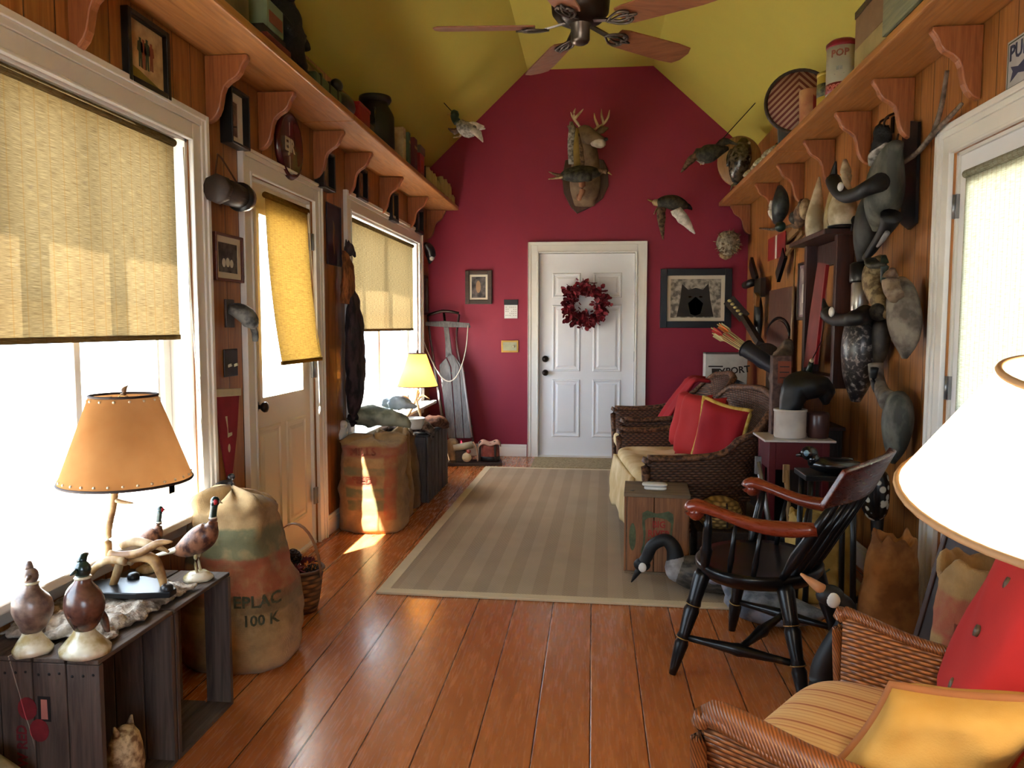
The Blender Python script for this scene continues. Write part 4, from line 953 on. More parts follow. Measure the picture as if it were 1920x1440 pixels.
# burlap sacks
def sack_b(rx, ry, h, seed, lean=(0, 0), bulge=.5, top=.8, roll=.03, n=48, m=30, sq=.75, dome=0):
    b = B(); rs = []
    def ring(z, k, inn=0.0):
        q = []
        for j in range(n):
            a = 2 * pi * j / n; cx = abs(cos(a)) ** sq * (1 if cos(a) >= 0 else -1); cy_ = abs(sin(a)) ** sq * (1 if sin(a) >= 0 else -1)
            p = V((rx * k * cx, ry * k * cy_, z)); t_ = z / h
            d = noise.noise(V((cos(a) * 1.6 + seed, sin(a) * 1.6, z * 7))) * .08 + noise.noise(V((cos(a) * 4, sin(a) * 4 + seed, z * 22))) * .04
            w = .018 * sin(z * 48 + 3 * noise.noise(V((a, seed, z * 5)))) * (.4 + .6 * t_)
            p.x *= 1 + d + w; p.y *= 1 + d + w
            p += V((lean[0] * t_, lean[1] * t_, 0)) * t_
            if t_ > .8: p.z += noise.noise(V((cos(a) * 2 + seed, sin(a) * 2, 9))) * .05 * (t_ - .8) * 5
            q.append(p)
        rs.append(q)
    for i in range(m + 1):
        t_ = i / m
        k = (.93 + .12 * sin(min(1, t_ * 1.6) * pi) * bulge) * (1 - (1 - top) * t_ ** 2.2)
        if i == 0: k *= .96
        ring(max(.001, h * t_), k)
    if dome:
        for e_, k_ in ((.25, .97), (.55, .88), (.8, .72), (.95, .5), (1.0, .25), (1.0, .03)): ring(h + dome * e_, top * k_)
        for q in rs[-6:]:
            for p in q: p.z += noise.noise(p * 11) * .02
        b.rings(rs); return b
    ring(h + roll * .6, top * .97); ring(h + roll * .9, top * .9); ring(h + roll * .5, top * .8); ring(h - .03, top * .72); ring(h - .05, top * .4); ring(h - .045, top * .05)
    b.rings(rs); return b
def decal(b, tb, M, d, off=.004):
    """lay flat lettering on a surface by casting it along d"""
    tr = BVHTree.FromPolygons([tuple(p) for p in b.v], b.f); d = V(d).normalized(); tb.xf(M); keep = []
    for i, p in enumerate(tb.v):
        hit = tr.ray_cast(p - d * .6, d)
        keep.append(hit[0] is not None); 
        if hit[0] is not None: tb.v[i] = hit[0] - d * (off - .0)
    o = B(); fs = [f for f in tb.f if all(keep[i] for i in f)]; o.v = tb.v; o.f = fs; o.s = [False] * len(fs); return o
SK1 = burlap('burlap_red_green', (186, 152, 104), [(.42, .55, (84, 92, 66), -.2, .3), (.28, .44, (150, 70, 44), -.1, .3), (.24, .30, (110, 90, 60), -.3, .3)])
def sack(label, loc, rz, m, bargs, texts=(), name='burlap_sack', group=None, rope=False):
    t = thing(name, label, 'sack', loc, rz, group); b = sack_b(*bargs[0:4], **(bargs[4] if len(bargs) > 4 else {}))
    part('cloth', b, m, t)
    for s_, size, x, z, ang, mm in texts:
        tb = text_b(s_, size, .0004, 1, True)
        R = Matrix.Rotation(ang, 4, 'Z')
        part('lettering', decal(b, tb, R @ Matrix.Translation((x, 0, z)), R @ V((0, 1, 0, 0)).to_3d()), mm, t)
    return t
FADEG = plain('faded_green_print', (96, 92, 66), .9, var=.3, vs=40); FADER = plain('faded_red_print', (150, 84, 62), .9, var=.3, vs=40)
sack('tall burlap coffee sack with red and green bands beside the half glazed door', (-1.40, 2.86, .001), 0, SK1, (.235, .19, .60, 3, dict(lean=(-.02, .0), bulge=.75, top=.72, dome=.07)),
     [('EPLAC', .062, .06, .285, .45, FADEG), ('100 K', .055, .07, .215, .45, FADEG)])
SK2 = burlap('burlap_green_stripes', (178, 142, 92), [(.50, .56, (150, 84, 66), -.3, .3), (.38, .42, (104, 110, 80), -.15, .12), (.32, .36, (150, 80, 62), -.15, .06), (.24, .29, (96, 108, 76), -.13, .12), (.16, .21, (92, 104, 72), -.12, .12), (.10, .50, (156, 84, 58), .12, .18)])
sack('stout burlap sack with green stripes and a sunlit streak left of the rug', (-1.435, 4.87, .001), 0, SK2, (.225, .2, .56, 11, dict(bulge=.3, top=.95, dome=.05, sq=.62)), [('MILLS', .07, -.02, .53, 0, FADER), ('FEED', .06, -.03, .345, 0, FADER)])
SK3 = burlap('burlap_plain', (168, 132, 88), [(.3, .42, (140, 90, 66), -.1, .1)])
sack('tan burlap sack just behind the striped sack', (-1.40, 5.19, .001), .1, SK3, (.15, .11, .56, 21, dict(bulge=.4, top=.85, roll=.04)))
sack('narrow brown burlap sack between the tan sack and the slatted crate', (-1.44, 5.445, .001), .1, burlap('burlap_brown', (128, 98, 66), [], (84, 62, 42)), (.19, .11, .52, 31, dict(bulge=.3, top=.8, roll=.03)))
BAGC = two('grey_green_canvas', (96, 100, 84), (150, 152, 132), .85, 8)
b = B().tube([(-.23, 0, .05), (-.17, .0, .075), (-.04, .0, .085), (.1, 0, .07), (.2, 0, .035)], [(.05, .03), (.09, .06), (.10, .07), (.09, .055), (.03, .02)], 20, 6).jit(.022, 14, 4)
one('canvas_bag', b, BAGC, 'crumpled grey green canvas bag lying on the sacks under the window', 'bag', (-1.45, 5.08, .63))
b = B().tube([(-.1, 0, .03), (-.04, 0, .05), (.05, .0, .05), (.12, 0, .02)], [(.03, .02), (.07, .045), (.07, .045), (.02, .015)], 18, 5).jit(.026, 22, 7)
one('plastic_bag', b, plain('bluish_plastic', (196, 212, 222), .2, var=.2, vs=14, spec=.7), 'crumpled bluish plastic bag on top of the canvas bag', 'bag', (-1.36, 5.2, .745))
t = thing('white_decoy', 'small white bird decoy peeking over the striped sack against the wall', 'decoy', P(640, 812, y=4.95))
WPORC = plain('white_porcelain', (220, 218, 212), .35)
part('body', B().tube([(0, -.06, -.02), (0, 0, 0), (.01, .05, .02)], [.02, .045, .02], 14, 4), WPORC, t); part('head', B().ell((.02, -.01, .06), .028).tube([(0, 0, .02), (.018, -.01, .05)], [.03, .022], 10).tube([(.03, -.02, .055), (.045, -.045, .045)], [.01, .004], 8), WPORC, t)
# dark decoy on the window sill end
t = thing('small_decoy', 'dark little decoy resting on the sill end above the tall sack', 'decoy', (XL + .075, 3.155, .606), 1.3)
part('body', B().tube([(-.055, 0, .02), (-.03, 0, .025), (.02, 0, .027), (.05, 0, .022)], [(.008, .006), (.03, .02), (.03, .022), (.008, .006)], 14, 3), BLACK, t); part('head', B().ell((.04, 0, .055), (.02, .016, .017)), BLACK, t)
# harvest basket
WICK = weave('brown_wicker', (58, 36, 22), (142, 98, 62), 120, 150, ('x', 'z'), .6)
t = thing('harvest_basket', 'splint basket with a high bent handle holding pine cones', 'basket', (-1.37, 3.37, .001))
part('basket_body', B().rings([[V((r * cos(2 * pi * j / 32), r * .9 * sin(2 * pi * j / 32), z)) for j in range(32)] for r, z in ((.088, 0), (.10, .04), (.112, .12), (.122, .2), (.118, .2), (.108, .12), (.095, .03), (.001, .025))]), WICK, t)
part('rim', B().tube([(.121 * cos(2 * pi * j / 32), .109 * sin(2 * pi * j / 32), .2) for j in range(32)], .008, 8, close=True), plain('splint_rim', (104, 70, 46), .6), t)
hp = [(.124 * cos(a), -.03 + .0 * a, .17 + .25 * sin(a)) for a in [pi * k / 16 for k in range(17)]]
part('handle', B().tube(hp, [(.014, .004)] * 17, 8, up=(0, 0, 1)), plain('bent_ash', (134, 92, 62), .5), t)
CONE = two('pine_cone', (24, 16, 12), (70, 46, 30), .7, 40)
def cone(label, loc, rot, s_, m=None):
    b = B()
    for k in range(9):
        z = k * .009; r = .034 * sin(pi * (k + 1.4) / 10.4)
        for j in range(7):
            a = 2 * pi * (j + k * .5) / 7; b.box((r * cos(a), r * sin(a), z), (.016, .013, .005), Euler((0, -.35, a)))
    b.tube([(0, 0, 0), (0, 0, .08)], [.012, .008], 8)
    o = one('pine_cone', b, m or CONE, label, 'pine cone', loc, rot=rot, group='pine cones in the basket'); o.scale = (s_,) * 3; return o
bx = V((-1.37, 3.37, 0))
cs = [((-.03, .02, .215), (.4, .2, 0), 1.0, 'highest dark pine cone in the basket'), ((-.05, -.055, .178), (1.3, 0, .5), .9, 'pine cone lying at the near left rim of the basket'), ((.045, -.02, .178), (1.2, .6, 2.0), .9, 'pine cone lying at the right of the basket')]
for c_, r_, s_, lab in cs: cone(lab, bx + V(c_), r_, s_)
LEAFO = two('autumn_leaf', (170, 60, 20), (220, 140, 50), .6, 30); LEAFR = plain('dried_red_leaf', (104, 22, 26), .7)
def leafball(b, c, r, n, seed):
    rr = random.Random(seed)
    for i in range(n):
        d = V((rr.uniform(-1, 1), rr.uniform(-1, 1), rr.uniform(-.2, 1))).normalized(); q = d.to_track_quat('Z', 'Y').to_matrix() @ Euler((rr.uniform(.3, 1), 0, rr.uniform(0, 6))).to_matrix()
        w = r * rr.uniform(.3, .5); pl = [(-w * .5, 0), (0, -w), (w * .5, 0), (0, w)]
        b.prism(pl, V(c) + d * r * .6, q @ V((1, 0, 0)), q @ V((0, 1, 0)), q @ V((0, 0, .002)))
    return b
one('dried_leaves', leafball(leafball(B(), (-.06, .01, .215), .05, 26, 3), (.06, .02, .2), .045, 22, 4), LEAFO, 'orange dried leaves tucked among the basket pine cones', 'leaves', bx, kind='stuff')
one('dried_petals', leafball(leafball(B(), (.02, -.06, .195), .05, 30, 5), (.03, .06, .2), .05, 30, 6), LEAFR, 'dark red dried petals at the basket rim', 'petals', bx, kind='stuff')

# far crate with furs, white tub, second lamp
t = thing('slatted_crate', 'dark upright slatted crate along the left wall before the sled', 'crate', (-1.42, 5.94, .001))
b0 = (.40, .72, .50)
for x in (-.19, .19):
    for i, y in enumerate((-.33, -.21, -.07, .07, .21, .33)):
        part('side_slat', B().box((x, y, .25), (.014, .095, .5)), GREYW, t, bevel=.002)
    for z in (.03, .47): part('rail', B().box((x - .012 * (1 if x > 0 else -1), 0, z), (.014, .72, .05)), GREYW, t)
for y in (-.36, .36):
    for i in range(3): part('end_slat', B().box((-.12 + i * .12, y, .25), (.112, .014, .5)), GREYW, t, bevel=.002)
part('bottom_board', B().box((0, 0, .012), (.36, .7, .02)), DARKW, t)
part('top_board', B().box((0, 0, .507), (.4, .74, .012)), DARKW, t)
FURG = two('grey_brown_fur', (48, 38, 36), (128, 110, 100), .95, 30, bump=1, bs=140, stretch=(1, .4, 1)); FURR = two('russet_fur', (70, 44, 34), (130, 92, 74), .95, 26, bump=1, bs=140)
b = B().tube([(-.14, -.3, .02), (-.05, -.28, .03), (.08, -.27, .035), (.17, -.26, .02), (.21, -.25, -.05)], [(.06, .02), (.08, .035), (.09, .04), (.08, .035), (.05, .02)], 16, 6).jit(.02, 16, 1)
one('grey_fur', b, FURG, 'grey brown fur draped over the near end of the slatted crate', 'fur', (-1.42, 5.94, .535))
b = B().tube([(.05, -.12, .02), (.14, -.05, .035), (.20, .05, .02), (.225, .14, -.03)], [(.05, .03), (.075, .045), (.07, .045), (.03, .02)], 16, 6).jit(.018, 16, 5)
one('russet_fur', b, FURR, 'russet brown fur hanging over the far corner of the slatted crate', 'fur', (-1.42, 5.98, .535))
t = thing('white_tub', 'white rope handled tub on the furs beneath the far lamp', 'tub', P(772, 812, y=5.56))
part('tub_body', B().lathe([(0, 0), (.07, 0), (.074, .01), (.084, .075), (.088, .08), (.08, .082), (.07, .02), (0, .018)], 24).jit(.003, 30), WPORC, t)
t.location.z = .557; t.location.y = 5.63
l2 = thing('antler_lamp', 'small antler lamp with a glowing golden shade by the far window', 'lamp', (-1.415, 6.12, .515))
def L2(pts): return [p - V((-1.415, 6.12, .515)) for p in W(pts, y=6.12)]
GOLD = translu('golden_shade', (236, 178, 92), .65, (226, 164, 76), vs=4)
part('base', B().lathe([(0, 0), (.085, 0), (.088, .01), (.06, .022), (0, .024)], 20), ANTB, l2)
for pts, r in (([(755, 795), (770, 770), (780, 748), (783, 730)], [.006, .012, .012, .011]), ([(792, 792), (786, 770), (781, 750), (786, 735)], [.006, .012, .012, .009]), ([(780, 755), (792, 742), (806, 748)], [.01, .008, .002]), ([(782, 738), (776, 728), (772, 715)], [.009, .007, .002])):
    part('antler_branch', B().tube(L2(pts), r, 8, 3), ANT, l2)
c2 = L2([(783, 724), (780, 663)]); s2 = lampshade(l2, .165, .07, c2[0].z, c2[1].z, GOLD, 0)
s2.location.x = c2[0].x
part('finial', B().lathe([(0, 0), (.008, 0), (.01, .01), (.004, .03), (0, .032)], 10, (c2[0].x, 0, c2[1].z)), DARKM, l2)
part('harp', B().tube([(c2[0].x, 0, c2[0].z - .02), (c2[0].x, 0, c2[1].z)], .003, 8), BRASS, l2)
part('bulb', B().ell((c2[0].x + .03, 0, c2[0].z + .1), (.02, .02, .03)), glow('warm_bulb', (255, 200, 130), 25), l2)
def lamp_light(par, loc, e, r=.03, col=(1, .72, .42)):
    d = bpy.data.lights.new('bulb_light', 'POINT'); d.energy = e; d.color = col; d.shadow_soft_size = r
    o = bpy.data.objects.new('bulb_light', d); C.objects.link(o); o.location = V(loc) + V(par.location)
lamp_light(l2, (c2[0].x, 0, c2[0].z + .1), 6)

# sled leaning in the corner
SLEDW = wood('grey_sled_board', (72, 68, 68), (112, 108, 106), 'z', .7); SLEDM = plain('rusted_runner', (92, 70, 66), .5, .4, var=.3)
p0 = V((0, 7.36, 0)); nn = V((0, -1, .19)).normalized()
def S_(px, py, d=0): return PP(px, py, p0, nn) + nn * d
sl_ = thing('snow_sled', 'old grey wooden runner sled leaning upright in the left corner', 'sled', S_(862, 830))
def plank(px, d=.03, t=.014):
    pts = [S_(a, c, d) for a, c in px]; b = B(); n = len(pts)
    return b.add(pts + [p + nn * t for p in pts], [tuple(range(n - 1, -1, -1)), tuple(range(n, 2 * n))] + [(i, (i + 1) % n, n + (i + 1) % n, n + i) for i in range(n)])
for px in ([(842, 822), (856, 822), (846, 690), (838, 672), (825, 686)], [(857, 822), (871, 822), (862, 688), (852, 668), (842, 660), (840, 672), (848, 690)], [(872, 822), (884, 822), (868, 692), (862, 680), (853, 669), (863, 688)]):
    part('deck_board', plank(px), SLEDW, sl_, world=True, bevel=.003)
part('deck_board', plank([(837, 672), (836, 640), (833, 610), (842, 610), (846, 640), (849, 668)]), SLEDW, sl_, world=True, bevel=.003)
part('steering_bar', plank([(789, 612), (790, 606), (836, 604), (882, 608), (884, 616), (836, 615)], .045, .02), SLEDW, sl_, world=True, bevel=.004)
part('front_bumper', B().tube([S_(802, 592, .02), S_(832, 584, .03), S_(861, 588, .02)], .014, 8, 2), DARKM, sl_, world=True)
part('neck_post', B().tube([S_(833, 588, .02), S_(836, 612, .03)], .013, 8), DARKM, sl_, world=True)
for px in ([(802, 592), (808, 640), (816, 690), (832, 790), (838, 832)], [(861, 590), (856, 640), (866, 700), (880, 780), (888, 832)]):
    part('runner', B().tube([S_(a, c, .01) for a, c in px], [(.008, .016)] * 5, 8, 3), SLEDM, sl_, world=True)
for (a, c), (e, f) in (((815, 680), (832, 795)), ((868, 684), (886, 820))): part('side_rail', B().tube([S_(a, c, .05), S_(e, f, .05)], .011, 8), plain('pale_rail', (150, 140, 136), .5), sl_, world=True)
part('cross_brace', B().bar(S_(822, 700, .015), S_(872, 700, .015), .04, .02), SLEDW, sl_, world=True); part('cross_brace', B().bar(S_(838, 800, .015), S_(886, 800, .015), .04, .02), SLEDW, sl_, world=True)
part('pull_rope', B().tube([S_(791, 612, .075), S_(797, 640, .09), S_(812, 676, .10), S_(830, 708, .10), S_(848, 717, .10), S_(864, 700, .10), S_(876, 660, .09), S_(880, 613, .075)], .006, 8, 4), plain('pale_rope', (176, 164, 150), .9), sl_, world=True)

# tray of tackle on the floor by the sled
tr_o = P(880, 874, z=0) + V((.02, .10, 0))
t = thing('floor_tray', 'low dark board on the floor holding the leather creel', 'tray', tr_o, .16)
part('board', B().box((0, 0, .015), (.56, .2, .03)), DWOOD, t, bevel=.004)
tz = .032
def tl(x, y): return tr_o + Matrix.Rotation(.16, 3, 'Z') @ V((x, y, tz))
LEATH = two('red_brown_leather', (112, 48, 40), (150, 82, 68), .5, 12)
t = thing('leather_creel', 'red brown leather creel with strapped flap on the dark floor board', 'bag', tl(.16, .0), .16)
part('creel_body', B().lathe([(0, 0), (.095, 0), (.10, .01), (.092, .17), (.085, .18), (0, .18)], 24, sy=.65), LEATH, t)
part('flap', B().grid(lambda u, v: ((u - .5) * .21, (v - .5) * .14, .195 + .012 * sin(u * 9) - .03 * (2 * v - 1) ** 4 - .02 * (2 * u - 1) ** 4), 14, 10, .008), plain('pale_suede', (178, 138, 116), .8), t)
for x in (-.09, .05): part('strap', B().tube([(x, -.045, .2), (x * 1.05, -.068, .12), (x * 1.08, -.066, .01)], [(.012, .004)] * 3, 8, 3, up=(0, 1, 0)), DARKW, t)
part('dark_band', B().lathe([(.099, .004), (.1025, .01), (.1015, .045), (.098, .05)], 24, sy=.66), BLACK, t)
t = thing('bent_rib', 'tall bent wooden rib standing left of the leather creel', 'rib', tl(.03, -.02), .16); part('rib', B().tube([(-.03, 0, .19), (0, 0, .14), (.015, 0, .06), (.016, 0, 0.0)], [(.012, .008)] * 4, 8, 3), plain('pale_ash', (176, 136, 110), .5), t)
t = thing('paper_roll', 'cream rolled tube lying across the floor board', 'roll', tl(-.09, .02) + V((0, 0, .14)), .16, rot=(0, -.18, .16)); part('tube_body', B().tube([(-.10, 0, 0), (.09, 0, 0)], .035, 18), plain('cream_tube', (170, 160, 134), .6), t)
t = thing('wooden_block', 'dark block propping the cream tube on the floor board', 'block', tl(-.12, .03), .16); part('block', B().box((0, 0, .05), (.10, .09, .10)), DWOOD, t, bevel=.004)
for lab, x, z, r, m in (('pale round reel leaning on the floor board', -.06, .062, .045, CREAM), ('small red wooden reel above the pale reel', -.04, .118, .02, plain('red_reel', (150, 84, 74), .5))):
    t = thing('fishing_reel', lab, 'reel', tl(x, -.07) + V((0, 0, z - tz + .02)), .16, rot=(pi / 2 - .1, 0, .16)); part('spool', B().lathe([(0, -.018), (r, -.018), (r, -.012), (r * .6, -.010), (r * .6, .010), (r, .012), (r, .018), (r * .3, .020), (0, .024)], 20), m, t)
t = thing('leather_cylinder', 'tan leather cylinder standing on the floor beside the slatted crate', 'canister', P(853, 868, z=0) + V((-.03, .03, .0)), .1); part('tube_body', B().lathe([(0, 0), (.062, 0), (.064, .01), (.07, .12), (.058, .21), (.03, .235), (0, .236)], 20), two('tan_leather', (120, 96, 70), (160, 132, 100), .6, 8), t)
# ---------------------------------------------------------------- red wall: mounts, wreath, small fittings
# feathered wing: thick tapering blade from root to tip, chord direction ch
def wing(b, pts, chords, ch, th=.012, n=10):
    """pts: leading edge points; chords: widths; ch: direction of the trailing edge"""
    ch = V(ch).normalized(); q = crom([tuple(p) for p in pts], 3); cc = crom([(c, 0, 0) for c in chords], 3); rs = []
    m = len(q)
    for i, p in enumerate(q):
        d = (q[min(i + 1, m - 1)] - q[max(i - 1, 0)]).normalized(); nr = d.cross(ch).normalized(); c = max(cc[i].x, .003); t_ = th * (1 - .7 * i / (m - 1))
        sc2 = 1 + .10 * (i % 2)      # feather scallops
        rs.append([p - nr * t_ * .5, p + ch * c * .35 - nr * t_ * .6, p + ch * c * sc2 - nr * t_ * .1, p + ch * c * sc2 + nr * t_ * .1, p + ch * c * .35 + nr * t_ * .6, p + nr * t_ * .5])
    return b.rings(rs)
GRF = two('grey_duck_feathers', (96, 92, 86), (170, 164, 156), .7, 30, bump=.4, bs=90); WHF = two('pale_duck_feathers', (170, 164, 154), (216, 210, 200), .7, 24); DKF = two('dark_duck_feathers', (30, 30, 26), (66, 62, 52), .7, 30); GNF = two('green_black_head', (16, 24, 20), (34, 52, 42), .4, 20); BRF = two('brown_duck_feathers', (64, 46, 34), (116, 90, 66), .75, 34, bump=.4, bs=90); TANF = two('tan_feathers', (120, 98, 70), (170, 146, 110), .75, 30)
BILL = plain('ochre_bill', (150, 116, 60), .5)
def bird_world(name, label, cat, loc, pieces, group=None):
    t = thing(name, label, cat, loc, 0, group); made = {}
    for nm, b, m, *pa in pieces:
        par = made.get(pa[0], t) if pa else t
        made[nm] = part(nm, b, m, par, world=True)
    return t
yb = 6.65
w = lambda pts, dy=0: W(pts, y=yb + dy)
def slope_pt(p):      # nearest point of the sloping ceiling, or the red wall when that is nearer
    s_, n_ = ((ZWL + (p.x - XL) * sl - p.z), V((-sl, 0, 1))) if p.x < 0 else ((ZWR + (XR - p.x) * sr - p.z), V((sr, 0, 1)))
    n_.normalize(); d_ = s_ * n_.z - .004; return p + n_ * d_ if d_ < YB - p.y else V((p.x, YB - .001, p.z))
rod = lambda px, py: ('wall_rod', B().tube([P(px, py, y=yb), slope_pt(P(px, py, y=yb))], .004, 8), DARKM)
# mallard climbing at the left
bird_world('flying_duck', 'grey and white mallard mount flying up at the left ceiling slope', 'duck mount', P(868, 240, y=yb), [
    ('body', B().tube(w([(862, 228), (868, 238), (880, 244), (892, 240), (900, 236)]), [.035, .06, .065, .04, .012], 14, 3), GRF),
    rod(878, 242), ('head', B().tube(w([(846, 213), (852, 214), (853, 222), (858, 230)]), [.022, .04, .034, .035], 12, 3), GNF), ('bill', B().tube(w([(846, 214), (839, 214)]), [.014, .006], 8), BILL, 'head'),
    ('wing', wing(B(), w([(872, 232), (888, 228), (908, 236)], -.03), [.05, .07, .01], (.1, 0, -1)), WHF),
    ('wing', wing(B(), w([(876, 244), (890, 254), (905, 267)], -.05), [.05, .06, .008], (.9, 0, .5)), WHF),
    ('wing', wing(B(), w([(862, 236), (852, 241), (840, 240)], .05), [.05, .05, .01], (0, 0, -1)), BRF),
    ('foot', B().tube(w([(866, 250), (862, 256), (850, 258)]), [.012, .008, .006], 8), TANF), ('tail', wing(B(), w([(895, 238), (902, 237), (910, 240)]), [.03, .03, .01], (0, 0, -1)), WHF)])
# deer shoulder mount on shield
DEER = two('deer_hide', (98, 78, 60), (124, 102, 78), .85, 10, bump=.3, bs=160); DEERL = two('deer_white', (170, 156, 134), (206, 196, 178), .8, 14); SHLD = wood('walnut_shield', (56, 34, 24), (88, 58, 40), 'z', .4)
t = thing('deer_mount', 'whitetail buck shoulder mount turned right on a shield plaque above the door', 'mounted deer', (P(1096, 300, y=YB).x, YB - .001, P(1096, 300, y=YB).z))
o_ = V(t.location)
def D_(pts, dy): return [p - o_ for p in W(pts, y=YB - dy)]
sh = D_([(1060, 300), (1054, 330), (1057, 362), (1070, 388), (1082, 400), (1108, 388), (1130, 372), (1141, 348), (1140, 318), (1132, 300), (1096, 292)], .03)
b = B(); n = len(sh); b.add([V((p.x, 0, p.z)) for p in sh] + [V((p.x, -.03, p.z)) for p in sh], [tuple(range(n)), tuple(range(2 * n - 1, n - 1, -1))] + [(i, n + i, n + (i + 1) % n, (i + 1) % n) for i in range(n)])
part('shield', b, SHLD, t, bevel=.006)
nk = D_([(1096, 385), (1097, 350), (1098, 310), (1096, 282), (1093, 262)], .03)
for i, dy in enumerate((-.02, -.12, -.22, -.30, -.36)): nk[i].y = dy
part('neck', B().tube(nk, [(.10, .04), (.15, .12), (.13, .12), (.105, .10), (.08, .085)], 20, 4, up=(0, 1, 0)), DEER, t)
hd = D_([(1085, 245), (1096, 250), (1112, 262), (1126, 270), (1133, 272)], .4); 
for i, dy in enumerate((-.33, -.38, -.46, -.53, -.55)): hd[i].y = dy
hm = part('head', B().tube(hd, [(.045, .05), (.075, .08), (.062, .065), (.042, .042), (.03, .03)], 18, 4), DEER, t)
part('muzzle', B().tube([hd[2] + V((.01, -.01, -.035)), hd[3] + V((0, -.01, -.025)), hd[4] + V((.0, -.01, -.012))], [.044, .046, .03], 14, 3), DEERL, hm)
part('nose', B().ell(hd[4] + V((.012, -.02, .012)), (.02, .018, .016)), BLACK, hm)
ey = D_([(1103, 255)], .47)[0]; part('eye', B().ell(ey, .017), BLACK, hm); part('eye_ring', B().ell(ey + V((-.001, .006, 0)), (.028, .014, .024)), DEERL, hm)
part('ear', B().tube(D_([(1083, 246), (1072, 240), (1064, 236)], .33), [(.012, .018), (.02, .038), (.004, .006)], 10, 4), DEER, hm); part('ear', B().tube(D_([(1118, 250), (1130, 243), (1141, 240)], .33), [(.012, .018), (.02, .034), (.004, .006)], 10, 4), DEER, hm)
for pts, dy in (([(1094, 247), (1086, 236), (1078, 224), (1076, 212), (1079, 203)], .30), ([(1078, 222), (1088, 211), (1094, 204)], .30), ([(1084, 233), (1074, 220), (1070, 210)], .28), ([(1108, 250), (1118, 240), (1132, 232), (1140, 220), (1143, 206)], .30), ([(1132, 232), (1128, 216), (1128, 204)], .30), ([(1122, 238), (1116, 224), (1114, 212)], .28)):
    part('antler', B().tube(D_(pts, dy), [.014] + [.011] * (len(pts) - 2) + [.003], 8, 3), ANT, t)
# pheasant perched before the mount, feather fan behind it
bird_world('mounted_pheasant', 'dark pheasant mount perched sideways below the buck', 'pheasant mount', P(1085, 326, y=YB - .45), [
    ('body', B().tube(W([(1052, 331), (1066, 328), (1088, 326), (1112, 324), (1126, 326)], y=YB - .60), [(.03, .03), (.07, .06), (.085, .075), (.06, .055), (.02, .02)], 16, 4), DKF),
    ('tail', B().tube(W([(1058, 330), (1044, 328), (1029, 322)], y=YB - .60), [(.04, .02), (.03, .014), (.008, .004)], 10, 3), BRF), ('tail', B().tube(W([(1056, 332), (1042, 334), (1028, 336)], y=YB - .62), [(.03, .014), (.02, .01), (.006, .004)], 10, 3), TANF),
    ('neck', B().tube(W([(1118, 324), (1130, 320), (1138, 322)], y=YB - .60), [.035, .025, .024], 12, 3), BRF), ('bill', B().tube(W([(1140, 323), (1147, 328)], y=YB - .60), [.01, .002], 8), BILL, 'neck'),
    ('wing', wing(B(), W([(1110, 320), (1086, 318), (1062, 326)], y=YB - .68), [.09, .10, .02], (0, -.1, -1)), DKF), ('perch', B().tube(W([(1090, 336), (1092, 356), (1086, 372)], y=YB - .36), [.035, .03, .02], 10, 3).tube([P(1086, 372, y=YB - .36), P(1086, 366, y=YB - .02)], [.025, .03], 10), plain('peeled_branch', (150, 104, 76), .6))])
bird_world('feather_fan', 'upright fan of grey and gold tail feathers left of the buck head', 'feathers', P(1074, 300, y=YB - .56), [
    ('grey_feather', wing(B(), W([(1066, 308), (1064, 270), (1068, 228)], y=YB - .54), [.07, .08, .03], (1, 0, 0)), GRF), ('gold_feather', wing(B(), W([(1076, 312), (1075, 275), (1080, 240)], y=YB - .56), [.07, .075, .02], (1, 0, 0)), plain('gold_feather_col', (134, 110, 52), .6, var=.3)), ('brown_feather', wing(B(), W([(1088, 310), (1086, 280), (1084, 250)], y=YB - .57), [.04, .035, .01], (1, 0, 0)), BRF)])
# two ducks at the right
yr = 6.6; w = lambda pts, dy=0: W(pts, y=yr + dy); yb = yr
bird_world('flying_duck', 'dark grey duck mount flying above the oval fish plaque at right', 'duck mount', P(1325, 288, y=yr), [
    ('body', B().tube(w([(1302, 284), (1314, 290), (1330, 288), (1348, 282), (1366, 278)]), [.03, .065, .075, .05, .014], 14, 3), DKF),
    rod(1328, 290), ('head', B().tube(w([(1312, 296), (1318, 302), (1322, 304)]), [.035, .03, .022], 12, 2), GRF), ('bill', B().tube(w([(1318, 304), (1313, 309)]), [.012, .004], 8), BILL, 'head'),
    ('wing', wing(B(), w([(1306, 286), (1290, 295), (1276, 322)], -.03), [.05, .06, .012], (.6, 0, -.6)), BRF), ('wing', wing(B(), w([(1334, 280), (1356, 258), (1384, 270)], -.03), [.06, .06, .01], (.3, 0, -1)), DKF)])
yr = yb = YB - .25; w = lambda pts, dy=0: W(pts, y=yr + dy)
bird_world('flying_duck', 'duck mount with a bright white wing swooping left above the wolf drawing', 'duck mount', P(1260, 385, y=yr), [
    ('body', B().tube(w([(1232, 382), (1246, 378), (1264, 380), (1280, 384), (1290, 388)]), [.035, .055, .07, .05, .02], 14, 3), DKF), ('tail', wing(B(), w([(1282, 380), (1292, 382), (1298, 390)]), [.05, .05, .02], (0, 0, -1)), BLACK),
    rod(1262, 382), ('head', B().tube(w([(1236, 380), (1228, 380), (1224, 382)]), [.035, .032, .02], 12, 2), TANF), ('bill', B().tube(w([(1224, 378), (1214, 374)]), [.012, .005], 8), BILL, 'head'),
    ('wing', wing(B(), w([(1276, 388), (1292, 408), (1304, 438)], -.05), [.10, .10, .012], (-.8, 0, -.35)), WHF), ('wing', wing(B(), w([(1232, 386), (1232, 410), (1242, 450)], .03), [.08, .075, .012], (.9, 0, .1)), BRF), ('foot', B().tube(w([(1232, 390), (1226, 402)]), [.01, .004], 8), TANF)])
